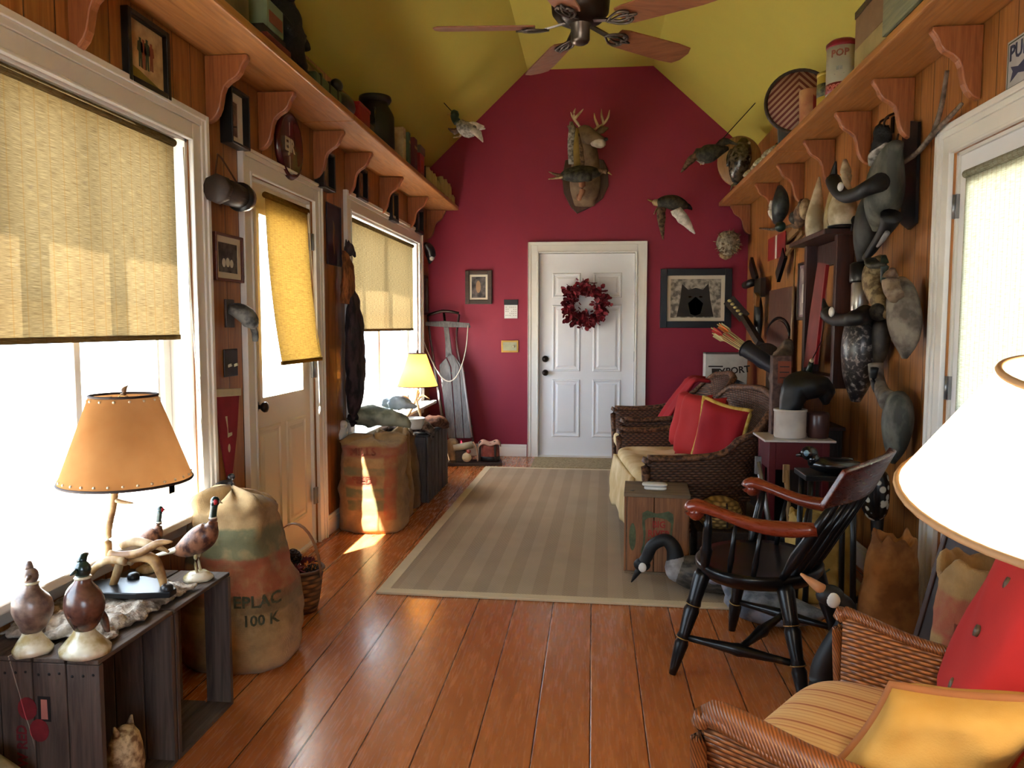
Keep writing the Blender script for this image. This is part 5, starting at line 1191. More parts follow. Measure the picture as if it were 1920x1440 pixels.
# oval fish plaque on the right of the red wall
t = thing('oval_fish_plaque', 'oval wooden plaque with a dark fish mount under the right slope', 'mounted fish', V((1.245, 6.92, SZ1 + .222)), rot=(-.06, 0, -.12))
rx_, rz_ = .185, .218
b = B().rings([[V((rx_ * k * cos(2 * pi * j / 40), y, rz_ * k * sin(2 * pi * j / 40))) for j in range(40)] for k, y in ((1, .0), (1, -.02), (.94, -.035), (.01, -.035))]); part('plaque_board', b, wood('oval_oak', (120, 84, 52), (160, 120, 78), 'z', .45), t)
FISH = two('dark_fish_skin', (28, 26, 22), (84, 74, 58), .25, 30, spec=.7)
f_ = part('fish_body', B().tube([(-.03, -.06, -.19), (-.02, -.09, -.12), (.0, -.11, .0), (.02, -.10, .10), (.03, -.08, .17)], [(.02, .03), (.05, .07), (.06, .095), (.05, .07), (.02, .03)], 16, 5, up=(1, 0, 0)), FISH, t)
part('tail_fin', wing(B(), [V((-.07, -.06, -.22)), V((-.03, -.06, -.19)), V((.02, -.06, -.21))], [.05, .02, .05], (-.1, 0, -1), .008), FISH, f_); part('dorsal_fin', wing(B(), [V((-.11, -.09, -.06)), V((-.11, -.10, .03)), V((-.08, -.09, .09))], [.04, .05, .02], (1, 0, 0), .006), FISH, f_)
part('eye', B().ell((.07, -.13, .12), .012), CREAM, f_)
# bristly mount at the right edge
t = thing('bristly_mount', 'pale bristly puffer fish hanging by the right corner bracket', 'mounted fish', P(1366, 455, y=YB - .14)); t.location.y = YB - .12
part('body', B().ell((0, 0, 0), (.115, .10, .12)).jit(.012, 18), two('puffer_skin', (96, 88, 72), (160, 152, 130), .7, 30), t)
b = B(); rr = random.Random(4)
for i in range(46):
    d = V((rr.uniform(-1, 1), rr.uniform(-1, .3), rr.uniform(-1, 1))).normalized(); b.tube([d * .105, d * .145], [.007, .001], 5)
part('spines', b, TANF, t)['kind'] = 'stuff'; part('tail', wing(B(), [V((.04, 0, -.09)), V((-.02, 0, -.11)), V((-.08, 0, -.09))], [.04, .05, .04], (0, 0, -1)), TANF, t)
# wreath on the door
WL = two('wreath_red', (78, 16, 24), (138, 36, 48), .7, 26); rr = random.Random(11)
t = thing('wreath', 'round wreath of dark red dried leaves on the white door', 'wreath', (P(1097, 571, y=YB).x, YB + .028, P(1097, 571, y=YB).z))
part('vine_ring', B().tube([(.17 * cos(2 * pi * j / 28), -.03, .17 * sin(2 * pi * j / 28)) for j in range(28)], .03, 8, close=True), DARKW, t)
b = B()
for i in range(520):
    a = rr.uniform(0, 2 * pi); r = .15 + rr.gauss(0, .034); ph = rr.uniform(-.25 * pi, 1.1 * pi)
    c = V((r * cos(a), -.035 - abs(rr.gauss(0, .03)), r * sin(a)))
    out = V((cos(a + rr.gauss(0, .9)), -.55 - rr.random() * .5, sin(a + rr.gauss(0, .9)))).normalized()
    s_ = rr.uniform(.045, .085); side = out.cross(V((rr.uniform(-1, 1), rr.uniform(-1, 1), rr.uniform(-1, 1)))).normalized(); nr = out.cross(side) * .002
    pl = [(0, 0), (.35, .32), (.75, .26), (1, 0), (.75, -.26), (.35, -.32)]
    b.prism([(x * s_, y * s_) for x, y in pl], c, out, side, nr)
wl = part('leaves', b, WL, t); wl['kind'] = 'stuff'
# calendar, thermostat, frame fittings
t, hw, hh = wall_thing('calendar', 'small hanging calendar with a black header on the red wall', 'calendar', 'B', (945, 562), (971, 597), .006)
part('header', B().box((0, -.004, hh * .72), (2 * hw, .008, hh * .56)), BLACK, t); pg = part('page', B().box((0, -.003, -hh * .28), (2 * hw * .94, .005, hh * 1.44)), plain('white_paper', (220, 218, 214), .8), t)
b = B()
for i in range(5):
    for j in range(6):
        if rr.random() < .8: b.box((-hw * .7 + j * hw * .28, -.0058, hh * .2 - i * hh * .22), (hw * .12, .0004, hh * .07))
part('printed_dates', b, plain('grey_ink', (120, 120, 112), .7), pg)
t, hw, hh = wall_thing('wall_plate', 'brass framed double switch plate on the red wall left of the door', 'light switch', 'B', (940, 638), (972, 661), .012)
part('plate', B().box((0, -.004, 0), (2 * hw, .008, 2 * hh)), BRASS, t, bevel=.003); part('panel', B().box((0, -.009, 0), (1.6 * hw, .004, 1.4 * hh)), plain('sage_panel', (150, 150, 120), .5), t); part('knob', B().lathe([(0, 0), (.012, 0), (.012, .01), (0, .011)], 14, (hw * .45, -.01, 0), (pi / 2, 0, 0)), CREAM, t)
# ---------------------------------------------------------------- rug, mat, wicker settee, crate, decoys, chair
tm = NT('herringbone_sisal'); s_ = tm.xyz()
q = tm.ma('DIVIDE', s_[0], .075); fl = tm.ma('FLOOR', q); fr = tm.ma('FRACT', q); par = tm.ma('SUBTRACT', tm.ma('MULTIPLY', tm.ma('PINGPONG', fl, 1.0), 2.0), 1.0)
dg = tm.ma('FRACT', tm.ma('MULTIPLY', tm.ma('ADD', s_[1], tm.ma('MULTIPLY', tm.ma('MULTIPLY', fr, .075), par)), 62.0))
li = tm.mr(tm.ma('ABSOLUTE', tm.ma('SUBTRACT', dg, .5)), .12, .34)
n1 = tm.noise(scale=4, det=5); st = tm.ma('PINGPONG', fl, 1.0)
base = tm.mix(st, L(132, 112, 94), L(152, 132, 112)); base = tm.mix(1, base, tm.ramp(n1, [(.3, (.82,) * 3), (.7, (1.08,) * 3)]), 'MULTIPLY')
SISAL = tm.fin(tm.mix(tm.ma('MULTIPLY', li, .7), base, L(194, 176, 150)), .95, 0, .1); tm.bump(li, .4, .003)
BIND = plain('cream_binding', (200, 182, 150), .9, var=.06)
rw, rd = 2.44, 3.44; cxr, cyr = .185, 5.31
t = thing('sisal_rug', 'large herringbone sisal rug with a cream bound edge on the floor boards', 'rug', (cxr, cyr, .001), -.018)
part('field', B().box((0, 0, .006), (rw - .12, rd - .12, .012)), SISAL, t)
part('binding', rim(B(), 1, 1, 1, 0, 1) if False else B().box((0, rd / 2 - .03, .0065), (rw, .06, .013)).box((0, -rd / 2 + .03, .0065), (rw, .06, .013)).box((rw / 2 - .03, 0, .0065), (.06, rd - .12, .013)).box((-rw / 2 + .03, 0, .0065), (.06, rd - .12, .013)), BIND, t, bevel=.003)
one('door_mat', B().box((0, 0, .005), (1.02, .56, .01)), two('pale_mat', (140, 122, 92), (170, 152, 118), .95, 60), 'plain tan mat on the floor before the white panelled door', 'mat', (-.07, 7.37, .001), bevel=.003)
RZ_ = .0145    # top of the rug
# wicker
WK = None
tm = NT('dark_wicker'); s_ = tm.xyz(); a = tm.ma('MULTIPLY', tm.ma('ADD', s_[0], s_[1]), 150.0); z = tm.ma('MULTIPLY', s_[2], 210.0)
par = tm.ma('SUBTRACT', tm.ma('MULTIPLY', tm.ma('PINGPONG', tm.ma('FLOOR', tm.ma('DIVIDE', z, pi)), 1.0), 2.0), 1.0)
ov = tm.ma('MULTIPLY', tm.ma('ADD', tm.ma('MULTIPLY', tm.ma('SINE', a), par), 1.0), .5); sd_ = tm.ma('ABSOLUTE', tm.ma('SINE', z)); h = tm.ma('MULTIPLY', tm.ma('POWER', sd_, .5), tm.ma('ADD', tm.ma('MULTIPLY', ov, .75), .25))
tm.bump(h, .9, .006); WK = tm.fin(tm.ramp(h, [(.05, L(40, 24, 18)), (.8, L(112, 76, 56))]), .5, 0, .4)
WKR = two('dark_wicker_braid', (58, 36, 26), (126, 86, 60), .5, 50, stretch=(1, 1, 1), bump=.8, bs=120)
CUSH = two('cream_cushion', (196, 170, 122), (220, 200, 158), .9, 5, bump=.15, bs=200)
def soft_box(b, c, d, e=.35, rot=None, n=36, m=18, fn=None):
    """rounded upholstered block (superellipsoid)"""
    R = (Euler(rot).to_matrix() if rot is not None else Matrix.Identity(3)); c = V(c); f = lambda v_, p: abs(v_) ** p * (1 if v_ >= 0 else -1); rs = []
    for i in range(m + 1):
        a = -pi / 2 + pi * i / m; ca, sa = max(cos(a), .0), sin(a); q = []
        for j in range(n):
            t_ = 2 * pi * j / n; k = max(f(ca, e), .002)
            p = V((d[0] / 2 * k * f(cos(t_), e), d[1] / 2 * k * f(sin(t_), e), d[2] / 2 * f(sa, e * 1.6)))
            if fn: p = fn(p)
            q.append(c + R @ p)
        rs.append(q)
    return b.rings(rs)
def throw(b, w, h, t, c, M, n=18, seed=0, pinch=.1):
    """stuffed square pillow, local plane xz, thickness along y; M a 3x3 matrix"""
    c = V(c); vs = []
    for sgn in (1, -1):
        for i in range(n + 1):
            for j in range(n + 1):
                u, v = 2 * i / n - 1, 2 * j / n - 1
                e = max(0, (1 - u ** 4)) ** .5 * max(0, (1 - v ** 4)) ** .5
                x = u * w / 2 * (1 - pinch * (1 - v * v) ** 1.0 * abs(u) ** 3); z = v * h / 2 * (1 - pinch * (1 - u * u) * abs(v) ** 3)
                y = sgn * t / 2 * e ** .8 * (1 + .18 * noise.noise(V((u * 1.7 + seed, v * 1.7, sgn))))
                vs.append(c + M @ V((x, y, z)))
    w_ = n + 1; N = w_ * w_; fs = []
    for i in range(n):
        for j in range(n):
            a = i * w_ + j; fs += [(a, a + w_, a + w_ + 1, a + 1), (N + a + 1, N + a + w_ + 1, N + a + w_, N + a)]
    return b.add(vs, fs, True)
def edge_loop(w, h, c, M, pinch=.1, n=16):
    c = V(c); q = []
    for s0, s1 in (((-1, -1), (1, -1)), ((1, -1), (1, 1)), ((1, 1), (-1, 1)), ((-1, 1), (-1, -1))):
        for k in range(n):
            u = s0[0] + (s1[0] - s0[0]) * k / n; v = s0[1] + (s1[1] - s0[1]) * k / n
            q.append(c + M @ V((u * w / 2 * (1 - pinch * (1 - v * v) * abs(u) ** 3), 0, v * h / 2 * (1 - pinch * (1 - u * u) * abs(v) ** 3))))
    return q
def wicker_seat(name, label, cat, loc, rz, dx, hw, za, zb, mat, braid, legs=.13, seat=.33, flare=.05, rimr=.026, dip=0):
    """wicker armchair facing local -x: curved arm-and-back shell, seat box, apron, rims, legs"""
    t = thing(name, label, cat, loc, rz)
    path = [(-dx / 2, -hw), (-dx * .15, -hw), (dx * .2, -hw * 1.0), (dx * .40, -hw * .94), (dx * .5, -hw * .75), (dx * .53, -hw * .4), (dx * .54, 0), (dx * .53, hw * .4), (dx * .5, hw * .75), (dx * .40, hw * .94), (dx * .2, hw), (-dx * .15, hw), (-dx / 2, hw)]
    hts = [za, za - dip, za + .04 - dip, za + (zb - za) * .62, zb - .02, zb, zb + .015, zb, zb - .02, za + (zb - za) * .62, za + .04 - dip, za - dip, za]
    q = crom([(x, y, z) for (x, y), z in zip(path, hts)], 5); m_ = len(q)
    def f(u, v):
        p = q[min(int(round(u * (m_ - 1))), m_ - 1)]; o = V((p.x, p.y, 0)); l_ = V((max(p.x, -.1) * 1.0, p.y, 0)).normalized()
        z = legs + (p.z - legs) * v; k = max(0, (z - seat) / (zb - seat))
        return o + l_ * (flare * k * 1.4 - .02 * (1 - v)) + V((.10 * k if p.x > dx * .3 else 0, 0, z))
    part('arm_and_back', B().grid(f, m_ - 1, 12, .02), mat, t)
    top = [V(f(i / (m_ - 1), 1)) for i in range(m_)]
    part('rolled_rim', B().tube(top, [(rimr, rimr * .8)] * m_, 10), braid, t)
    for s_ in (0, -1):
        p = top[s_]; part('arm_front', B().tube([p, p + V((-.012, 0, -.05)), V((p.x - .004, p.y, seat)), V((p.x, p.y, legs))], [rimr * 1.15, rimr, rimr * .8, rimr * .8], 10, 3), braid, t)
    part('apron', B().box((-dx / 2 + .012, 0, (seat + legs) / 2), (.022, 2 * hw - .03, seat - legs)), mat, t)
    part('seat_deck', B().box((0, 0, seat - .015), (dx - .03, 2 * hw - .05, .03)), mat, t)
    for x in (-dx / 2 + .03, dx * .42):
        for y in (-hw + .03, hw - .03):
            part('leg', B().tube([(x, y, 0), (x, y, .02), (x, y, legs + .02)], [.024, .018, .022], 10), braid, t)
    part('lower_rim', B().tube([V(f(i / (m_ - 1), 0)) for i in range(m_)], .014, 8), braid, t)
    return t
sx_, sy_, sr_ = .575, 5.03, .09
wicker_seat('wicker_loveseat', 'dark wicker loveseat with red pillows facing left beside the rug', 'chair', (sx_, sy_, RZ_), sr_, .62, .58, .56, .90, WK, WKR)
wicker_seat('wicker_armchair', 'far dark wicker armchair with a red blanket nearest the white door', 'chair', (.55, 6.17, RZ_), .06, .66, .37, .62, .93, WK, WKR)
# seat cushions
def tuft(p):
    k = 0
    for x in (-.2, .0, .2):
        for y in (-.36, -.12, .12, .36): k += math.exp(-((p.x - x) ** 2 + (p.y - y) ** 2) / .003)
    if p.z > 0: p.z -= .03 * k
    return p
t = thing('seat_cushion', 'cream tufted cushion draping over the loveseat front edge', 'cushion', (sx_ - .05, sy_, RZ_ + .335), sr_)
b = soft_box(B(), (0, 0, .065), (.64, 1.08, .13), .3, n=64, m=26, fn=tuft); part('cushion', b, CUSH, t)
b = B().grid(lambda u, v: (-.325 - .03 * sin(u * pi * .6) + .012 * noise.noise(V((v * 6, u * 3, 1))), .42 - v * .86, .075 - u * (.30 + .05 * noise.noise(V((v * 3, 7, 1)))) ), 16, 20, .03); part('front_flap', b, CUSH, t)
t = thing('seat_cushion', 'cream cushion rolled over the front of the far wicker armchair', 'cushion', (.50, 6.17, RZ_ + .335), .06); part('cushion', soft_box(B(), (0, 0, .055), (.64, .66, .12), .35, n=48), CUSH, t)
# red pillows
REDC = plain('red_cotton', (156, 22, 32), .85, var=.12, vs=5, bump=.1, bs=240); REDL = plain('bright_red_cotton', (170, 28, 28), .85, var=.1, vs=5, bump=.1, bs=240); YELC = two('yellow_trim', (188, 150, 60), (214, 182, 96), .85, 30); BTN = plain('dark_button', (84, 70, 56), .4)
def m3(rx=0, ry=0, rz=0): return Euler((rx, ry, rz)).to_matrix()
def pillow_thing(label, c, w, h, th, M, m, seed, trim=None, buttons=(), name='throw_pillow'):
    t = thing(name, label, 'pillow', V(c)); part('cover', throw(B(), w, h, th, (0, 0, 0), M, seed=seed), m, t)
    if trim: part('piping', B().tube(edge_loop(w, h, (0, 0, 0), M), .009 if trim is not YELC else .014, 8, close=True), trim, t)
    for x, y, z in buttons: part('button', B().lathe([(0, -.004), (.012, -.004), (.012, .003), (0, .004)], 14, M @ V((x, y, z)), M.to_4x4().to_euler() if False else (M @ Euler((pi / 2, 0, 0)).to_matrix()).to_euler()), BTN, t)
    return t
Mp = m3(0, 0, -pi / 2)      # local -y faces -x
tilt = lambda ry, rz=0, rx=0: (Matrix.Rotation(rz, 3, 'Z') @ Matrix.Rotation(ry, 3, 'Y') @ Matrix.Rotation(-pi / 2, 3, 'Z') @ Matrix.Rotation(rx, 3, 'Y'))
pz = RZ_ + .46
pillow_thing('red pillow with a yellow striped edge at the near end of the loveseat', (.765, 4.66, .68), .31, .39, .15, Matrix.Rotation(-.62, 3, 'Z') @ Matrix.Rotation(.2, 3, 'Y'), REDC, 1, YELC)
pillow_thing('red buttoned pillow in the middle of the loveseat', (.69, 5.0, .685), .38, .42, .15, Matrix.Rotation(-1.0, 3, 'Z') @ Matrix.Rotation(-.25, 3, 'X'), REDL, 2, None, ((0, -.070, .02), (0, -.062, .12), (0, -.066, -.1)))
pillow_thing('red pillow at the far end of the loveseat by the inner arm', (.67, 5.31, .685), .38, .40, .15, Matrix.Rotation(-1.15, 3, 'Z') @ Matrix.Rotation(-.25, 3, 'X'), REDL, 3, None, ((0, -.070, .0), (.0, -.063, .11)))
t = thing('red_blanket', 'red blanket thrown over the back of the far wicker armchair', 'blanket', (.52, 6.07, RZ_ + .47))
part('cloth', B().grid(lambda u, v: (-.02 + .30 * u + .10 * max(0, u - .85) * 5 + .014 * sin(v * 14 + u * 3), (v - .5) * .44 + .02 * sin(u * 5), .02 + .47 * u ** .85 - .5 * max(0, u - .88) + .012 * sin(v * 11)), 26, 26, .02), REDC, t)
t = thing('round_basket', 'small golden wicker basket tucked under the far wicker armchair', 'basket', (.40, 6.12, RZ_ + .001))
GW = weave('golden_wicker', (110, 70, 34), (198, 150, 88), 150, 170, ('x', 'z'), .6)
part('basket_body', B().lathe([(0, 0), (.10, 0), (.13, .03), (.14, .09), (.132, .1), (.125, .09), (.115, .03), (0, .02)], 28), GW, t); part('handle', B().tube([(.12 * cos(a), .02, .09 + .03 * sin(a)) for a in [pi * k / 10 for k in range(11)]], .006, 8), GW, t)
# fruit crate table and white handset
CR1 = wood('orange_crate_board', (112, 72, 48), (158, 108, 72), 'z', .7); CR2 = wood('grey_crate_board', (96, 80, 64), (138, 118, 92), 'x', .75)
t = thing('fruit_crate', 'upright wooden crate with a green scroll and red lettering before the loveseat', 'crate', (.35, 4.185, RZ_), -.06)
for i, (x, w_) in enumerate(((-.085, .14), (.075, .175))): part('front_board', B().box((x - .0, -.155, .215), (w_ - .002, .014, .40)), CR1, t, bevel=.002)
for y in (-.14, .14):
    for x in (-.148, .148): part('corner_post', B().box((x, y, .212), (.018, .018, .4)), CR2, t)
for s_ in (-1, 1): part('side_board', B().box((s_ * .164, 0, .212), (.012, .30, .41)), CR1, t, bevel=.002)
part('back_board', B().box((0, .155, .212), (.31, .012, .41)), CR1, t); part('bottom_board', B().box((0, 0, .006), (.33, .32, .012)), CR2, t)
tp = part('top_board', B().box((0, -.01, .427), (.345, .335, .018)), CR2, t, bevel=.002); part('top_hole', B().lathe([(0, 0), (.014, 0), (.014, .0005), (0, .0006)], 14, (-.13, -.10, .4362)), BLACK, tp)
yf = -.1625; GRP = plain('green_crate_print', (84, 92, 66), .8, var=.3, vs=40); RDP = plain('red_crate_print', (158, 52, 44), .8, var=.25, vs=40)
scr = [(-.075, .33), (-.05, .345), (-.02, .335), (.0, .33), (.03, .335), (.06, .345), (.085, .33), (.088, .29), (.08, .22), (.088, .12), (.078, .10), (.074, .14), (.07, .22), (.075, .28), (.05, .30), (.0, .31), (-.045, .305), (-.062, .29), (-.056, .22), (-.062, .14), (-.075, .10), (-.082, .12), (-.07, .16), (-.068, .22), (-.075, .27)]
part('green_scroll', B().prism(scr, (.0, yf, 0), (1, 0, 0), (0, 0, 1), (0, -.0006, 0)), GRP, t); part('green_leaf', B().prism(circ(-.125, .20, .018, .075), (0, yf, 0), (1, 0, 0), (0, 0, 1), (0, -.0006, 0)), GRP, t)
for s_, z in (('BIG', .27), ('RIVER', .22), ('FRUIT', .17)): part('lettering', text_b(s_, .05, .0005, .9, True).xf(Matrix.Translation((.012, yf - .0006, z))), RDP, t)
t = thing('white_handset', 'small white plastic case lying on the fruit crate', 'case', (.34, 4.13, RZ_ + .4365), -.1)
part('lower_shell', soft_box(B(), (0, 0, .010), (.12, .06, .02), .4), WPORC, t); part('upper_shell', soft_box(B(), (-.004, 0, .028), (.135, .07, .02), .5), WPORC, t)
# goose decoys on the floor
GDK = two('goose_brown', (48, 44, 40), (92, 84, 74), .6, 16, stretch=(1, 1, 3)); GBK = plain('goose_black', (20, 20, 22), .55); GPL = two('goose_pale', (120, 116, 116), (170, 168, 170), .6, 10); GBL = two('blue_grey_decoy', (84, 92, 104), (140, 146, 156), .6, 12)
def goose(label, loc, rz, s_, neck, bm, nm, breast=None, cheek=True, bill=GBK, L_=.5):
    t = thing('goose_decoy', label, 'decoy', loc, rz); t.scale = (s_,) * 3
    part('body', B().tube([(-L_ * .58, 0, .11), (-L_ * .4, 0, .09), (-.05, 0, .085), (.15, 0, .09), (.26, 0, .11)], [(.012, .01), (.07, .05), (.125, .085), (.11, .085), (.03, .04)], 20, 5), bm, t)
    n_ = part('neck', B().tube(neck, [.05, .040, .034, .032] + [.031] * (len(neck) - 4), 16, 6).ell(neck[-1], (.046, .036, .036)), nm, t)
    d = (V(neck[-1]) - V(neck[-2])).normalized()
    part('bill', B().tube([V(neck[-1]) + d * .03, V(neck[-1]) + d * .075, V(neck[-1]) + d * .115], [(.024, .02), (.018, .013), (.008, .004)], 10, 2), bill, n_)
    if breast: part('breast', B().ell((.21, 0, .105), (.07, .085, .075)), breast, t)
    if cheek:
        for y in (-.03, .03): part('cheek', B().ell(V(neck[-1]) + V((-.006, y, -.006)), (.022, .010, .026)), WPORC, n_)
    return t
goose('goose decoy bending its black head to the rug beside the fruit crate', (.63, 3.80, RZ_), 2.95, .95, [(.22, 0, .13), (.235, 0, .21), (.28, 0, .25), (.345, 0, .215), (.375, 0, .15), (.40, 0, .105)], GDK, GBK, GPL, True)
goose('blue grey decoy resting on the rug under the black chair', (.80, 3.40, RZ_), 2.7, .8, [(.2, 0, .1), (.24, 0, .16), (.27, 0, .2), (.33, 0, .2)], GBL, GBL, None, False)
t = goose('goose decoy with orange bill and white cheek standing behind the right armchair', (.935, 2.44, .001), 3.0, .95, [(.20, 0, .14), (.205, 0, .24), (.175, 0, .33), (.14, 0, .40), (.14, 0, .465), (.19, 0, .50)], GPL, GBK, WHF, True, plain('orange_bill', (196, 140, 96), .5))
# captain's chair
CBLK = plain('black_lacquer', (10, 10, 12), .3, var=.2, spec=.35); CHER = wood('cherry_arm', (104, 36, 20), (140, 56, 30), 'x', .3, coat=.3); GILT = plain('gilt_ring', (150, 120, 70), .35, .6)
ch = thing('captains_chair', 'black spindle armchair with cherry red arms standing on the rug corner', 'chair', (.655, 2.985, .001), radians(146.5))
SZ = .415
def seat_ring(z, k, dip=0): return [V(((.245 * cos(a) * (1.0 if cos(a) > 0 else .92)) * k, (.275 - .03 * max(0, -cos(a))) * sin(a) * k, z - dip)) for a in [2 * pi * j / 44 for j in range(44)]]
part('seat', B().rings([seat_ring(SZ - .038, .88), seat_ring(SZ - .012, .985), seat_ring(SZ + .010, 1.0), seat_ring(SZ + .020, .97), seat_ring(SZ + .014, .85), seat_ring(SZ + .006, .5), seat_ring(SZ + .008, .01)]), CBLK, ch)
def turned(a, c, prof, n=14):
    a, c = V(a), V(c); return B().tube([a.lerp(c, t_) for t_, r in prof], [r for t_, r in prof], n)
LEGP = [(0, .014), (.08, .018), (.30, .027), (.34, .021), (.36, .027), (.40, .022), (.62, .030), (.66, .024), (.68, .029), (.72, .026), (.95, .032), (1, .024)]
fe = [(.23, .275), (.23, -.275), (-.26, .235), (-.26, -.235)]; tp_ = [(.15, .19), (.15, -.19), (-.15, .16), (-.15, -.16)]
zf = [.0, .0 , .0, .0]
legs_ = []
for (x, y), (u, v) in zip(fe, tp_):
    g = V((x, y, .0)); h_ = V((u, v, SZ - .012)); legs_.append((g, h_)); l_ = part('leg', turned(g, h_, LEGP), CBLK, ch)
    for k in (.35, .67): 
        p = g.lerp(h_, k); q = (h_ - g).to_track_quat('Z', 'Y').to_euler(); part('gilt_ring', B().lathe([(.026, -.0025), (.0295, 0), (.026, .0025)], 14, p, q), GILT, l_)
STP = [(0, .012), (.2, .014), (.45, .021), (.5, .025), (.55, .021), (.8, .014), (1, .012)]
pa = [g.lerp(h_, .36) for g, h_ in legs_]
for i, j in ((0, 2), (1, 3)): part('stretcher', turned(pa[i], pa[j], STP), CBLK, ch)
part('stretcher', turned((pa[0] + pa[2]) / 2, (pa[1] + pa[3]) / 2, STP), CBLK, ch)
AZ = .655
for s_ in (1, -1):
    ap = [(.155, s_ * .265, AZ - .022), (.165, s_ * .265, AZ - .005), (.14, s_ * .265, AZ + .012), (.07, s_ * .262, AZ + .0), (-.06, s_ * .25, AZ - .028), (-.17, s_ * .235, AZ - .03), (-.275, s_ * .215, AZ - .018)]
    part('arm', B().tube(ap, [(.024, .018), (.032, .032), (.033, .026), (.027, .021), (.028, .024), (.03, .028), (.022, .024)], 14, 4).ell((.148, s_ * .265, AZ - .014), (.030, .032, .031)), CHER, ch)
    part('arm_post', turned((.13, s_ * .22, SZ + .005), (.10, s_ * .262, AZ - .012), [(0, .013), (.1, .017), (.35, .024), (.4, .018), (.7, .017), (1, .011)]), CBLK, ch)
    for x0, x1 in ((.03, .0), (-.06, -.095)): part('arm_spindle', turned((x0, s_ * .232, SZ + .005), (x1, s_ * .252, AZ - .035), [(0, .008), (.3, .0115), (.5, .009), (1, .006)]), CBLK, ch)
CZ0, CZ1 = .735, .885
def crest(u, v):
    y = (u - .5) * .60; z = CZ0 + (CZ1 - CZ0) * v - .02 * (2 * u - 1) ** 2 * v
    return (-.345 - .07 * v + .11 * (2 * u - 1) ** 2 * .5 - .02, y, z)
part('crest_rail', B().grid(crest, 24, 8, .02), wood('dark_cherry_crest', (72, 26, 18), (100, 40, 26), 'y', .3, coat=.3), ch, bevel=.003)
for i in range(7):
    y = (i - 3) * .062; th = abs(i - 3) == 3
    part('back_post' if th else 'back_spindle', turned((-.185 - .0 + .05 * (abs(y) / .2) ** 2, y * .95, SZ + .008), V(crest(.5 + y * 1.25 / .60, .04)) + V((.0, 0, .0)), [(0, .012), (.15, .016), (.3, .024 if th else .015), (.6, .02 if th else .013), (1, .015 if th else .009)]), CBLK, ch)
# ---------------------------------------------------------------- right wall collection
def X_(pts, x): return W(pts, x=x)
DECG = two('grey_green_decoy', (54, 56, 50), (98, 98, 88), .65, 12, stretch=(1, 1, .5)); DECD = two('charcoal_decoy', (28, 29, 29), (58, 58, 55), .65, 12, stretch=(1, 1, .5)); DECB = two('taupe_decoy', (74, 66, 58), (120, 112, 100), .7, 12); SPEC = two('white_flecked_decoy', (34, 30, 30), (150, 142, 134), .35, 46, .52, .68, spec=.6)
UPX = (1, 0, 0)
def hung(name, label, pieces, loc, cat='decoy'):
    return bird_world(name, label, cat, loc, pieces)
hung('goose_decoy', 'grey goose decoy with a long black neck hung highest by the right door', [
    ('body', B().tube(X_([(1682, 268), (1672, 290), (1662, 330), (1656, 372), (1648, 405), (1640, 432)], 1.36), [(.02, .03), (.06, .05), (.10, .08), (.10, .085), (.07, .06), (.012, .012)], 18, 5, up=UPX), DECG),
    ('neck', B().tube([*X_([(1650, 342)], 1.30), *X_([(1628, 352), (1605, 364), (1585, 368), (1570, 355), (1562, 338)], 1.22)], [.045, .035, .032, .032, .036, .038], 14, 4), GBK),
    ('bill', B().tube(X_([(1562, 336), (1564, 320), (1567, 303)], 1.22), [.022, .016, .005], 10, 2), GBK, 'neck'),
    ('cheek', B().ell(X_([(1576, 350)], 1.19)[0], (.014, .022, .022)), WPORC, 'neck'), ('hanger', B().tube([*X_([(1680, 272)], 1.37), *X_([(1684, 252)], 1.485)], .005, 6), DARKM)], P(1665, 340, x=1.40))
hung('goose_decoy', 'charcoal goose decoy hanging below the grey one, bill pointing down', [
    ('body', B().tube(X_([(1634, 360), (1630, 390), (1628, 430), (1622, 462), (1614, 490)], 1.40), [(.02, .02), (.08, .055), (.095, .07), (.075, .055), (.02, .02)], 18, 5, up=UPX), DECD),
    ('neck', B().tube(X_([(1672, 404), (1664, 424), (1650, 446), (1634, 470), (1622, 484)], 1.34), [.05, .035, .026, .022, .016], 12, 4), GBK), ('bill', B().tube(X_([(1664, 436), (1656, 448), (1645, 462)], 1.32), [.012, .012, .006], 8, 2), plain('grey_bill', (112, 110, 112), .5), 'neck')], P(1630, 430, x=1.44))
hung('silhouette_board', 'flat black board hanging behind the grey goose beside the door casing', [('board', plank_x := B().prism([(-.11, -.24), (-.03, -.26), (.06, -.22), (.08, .2), (.0, .25), (-.1, .22)], P(1701, 328, x=1.47), (0, 1, 0), (0, 0, 1), (.014, 0, 0)), BLACK)], P(1701, 328, x=1.47), 'board')
hung('bristle_bundle', 'dark bristly bundle with a grey leaf hanging above the goose decoys', [('bristles', B().tube(X_([(1655, 235), (1652, 255), (1650, 280), (1646, 300)], 1.44), [(.02, .02), (.07, .03), (.075, .035), (.03, .02)], 14, 4, up=UPX).jit(.03, 22, 2), SHAG), ('leaf', B().tube(X_([(1662, 268), (1650, 288), (1632, 310)], 1.33), [(.008, .004), (.05, .012), (.01, .006)], 10, 4), GRF)], P(1652, 270, x=1.45), 'bundle')
t = thing('coat_hook', 'black double coat hook on the right wall under the shelf', 'hook', P(1672, 235, x=XR - .012))
part('hook', B().tube([(0, -.045, .05), (-.04, -.045, .03), (-.045, -.02, .0), (-.02, 0, -.01)], .006, 8, 3).tube([(0, .045, .05), (-.04, .045, .03), (-.045, .02, .0), (-.02, 0, -.01)], .006, 8, 3).tube([(-.02, 0, .0), (-.015, 0, -.06), (-.035, 0, -.08)], .007, 8, 3).box((.004, 0, .0), (.008, .03, .08)), DARKM, t)
TWIG = two('grey_branch', (74, 62, 52), (126, 110, 96), .8, 20)
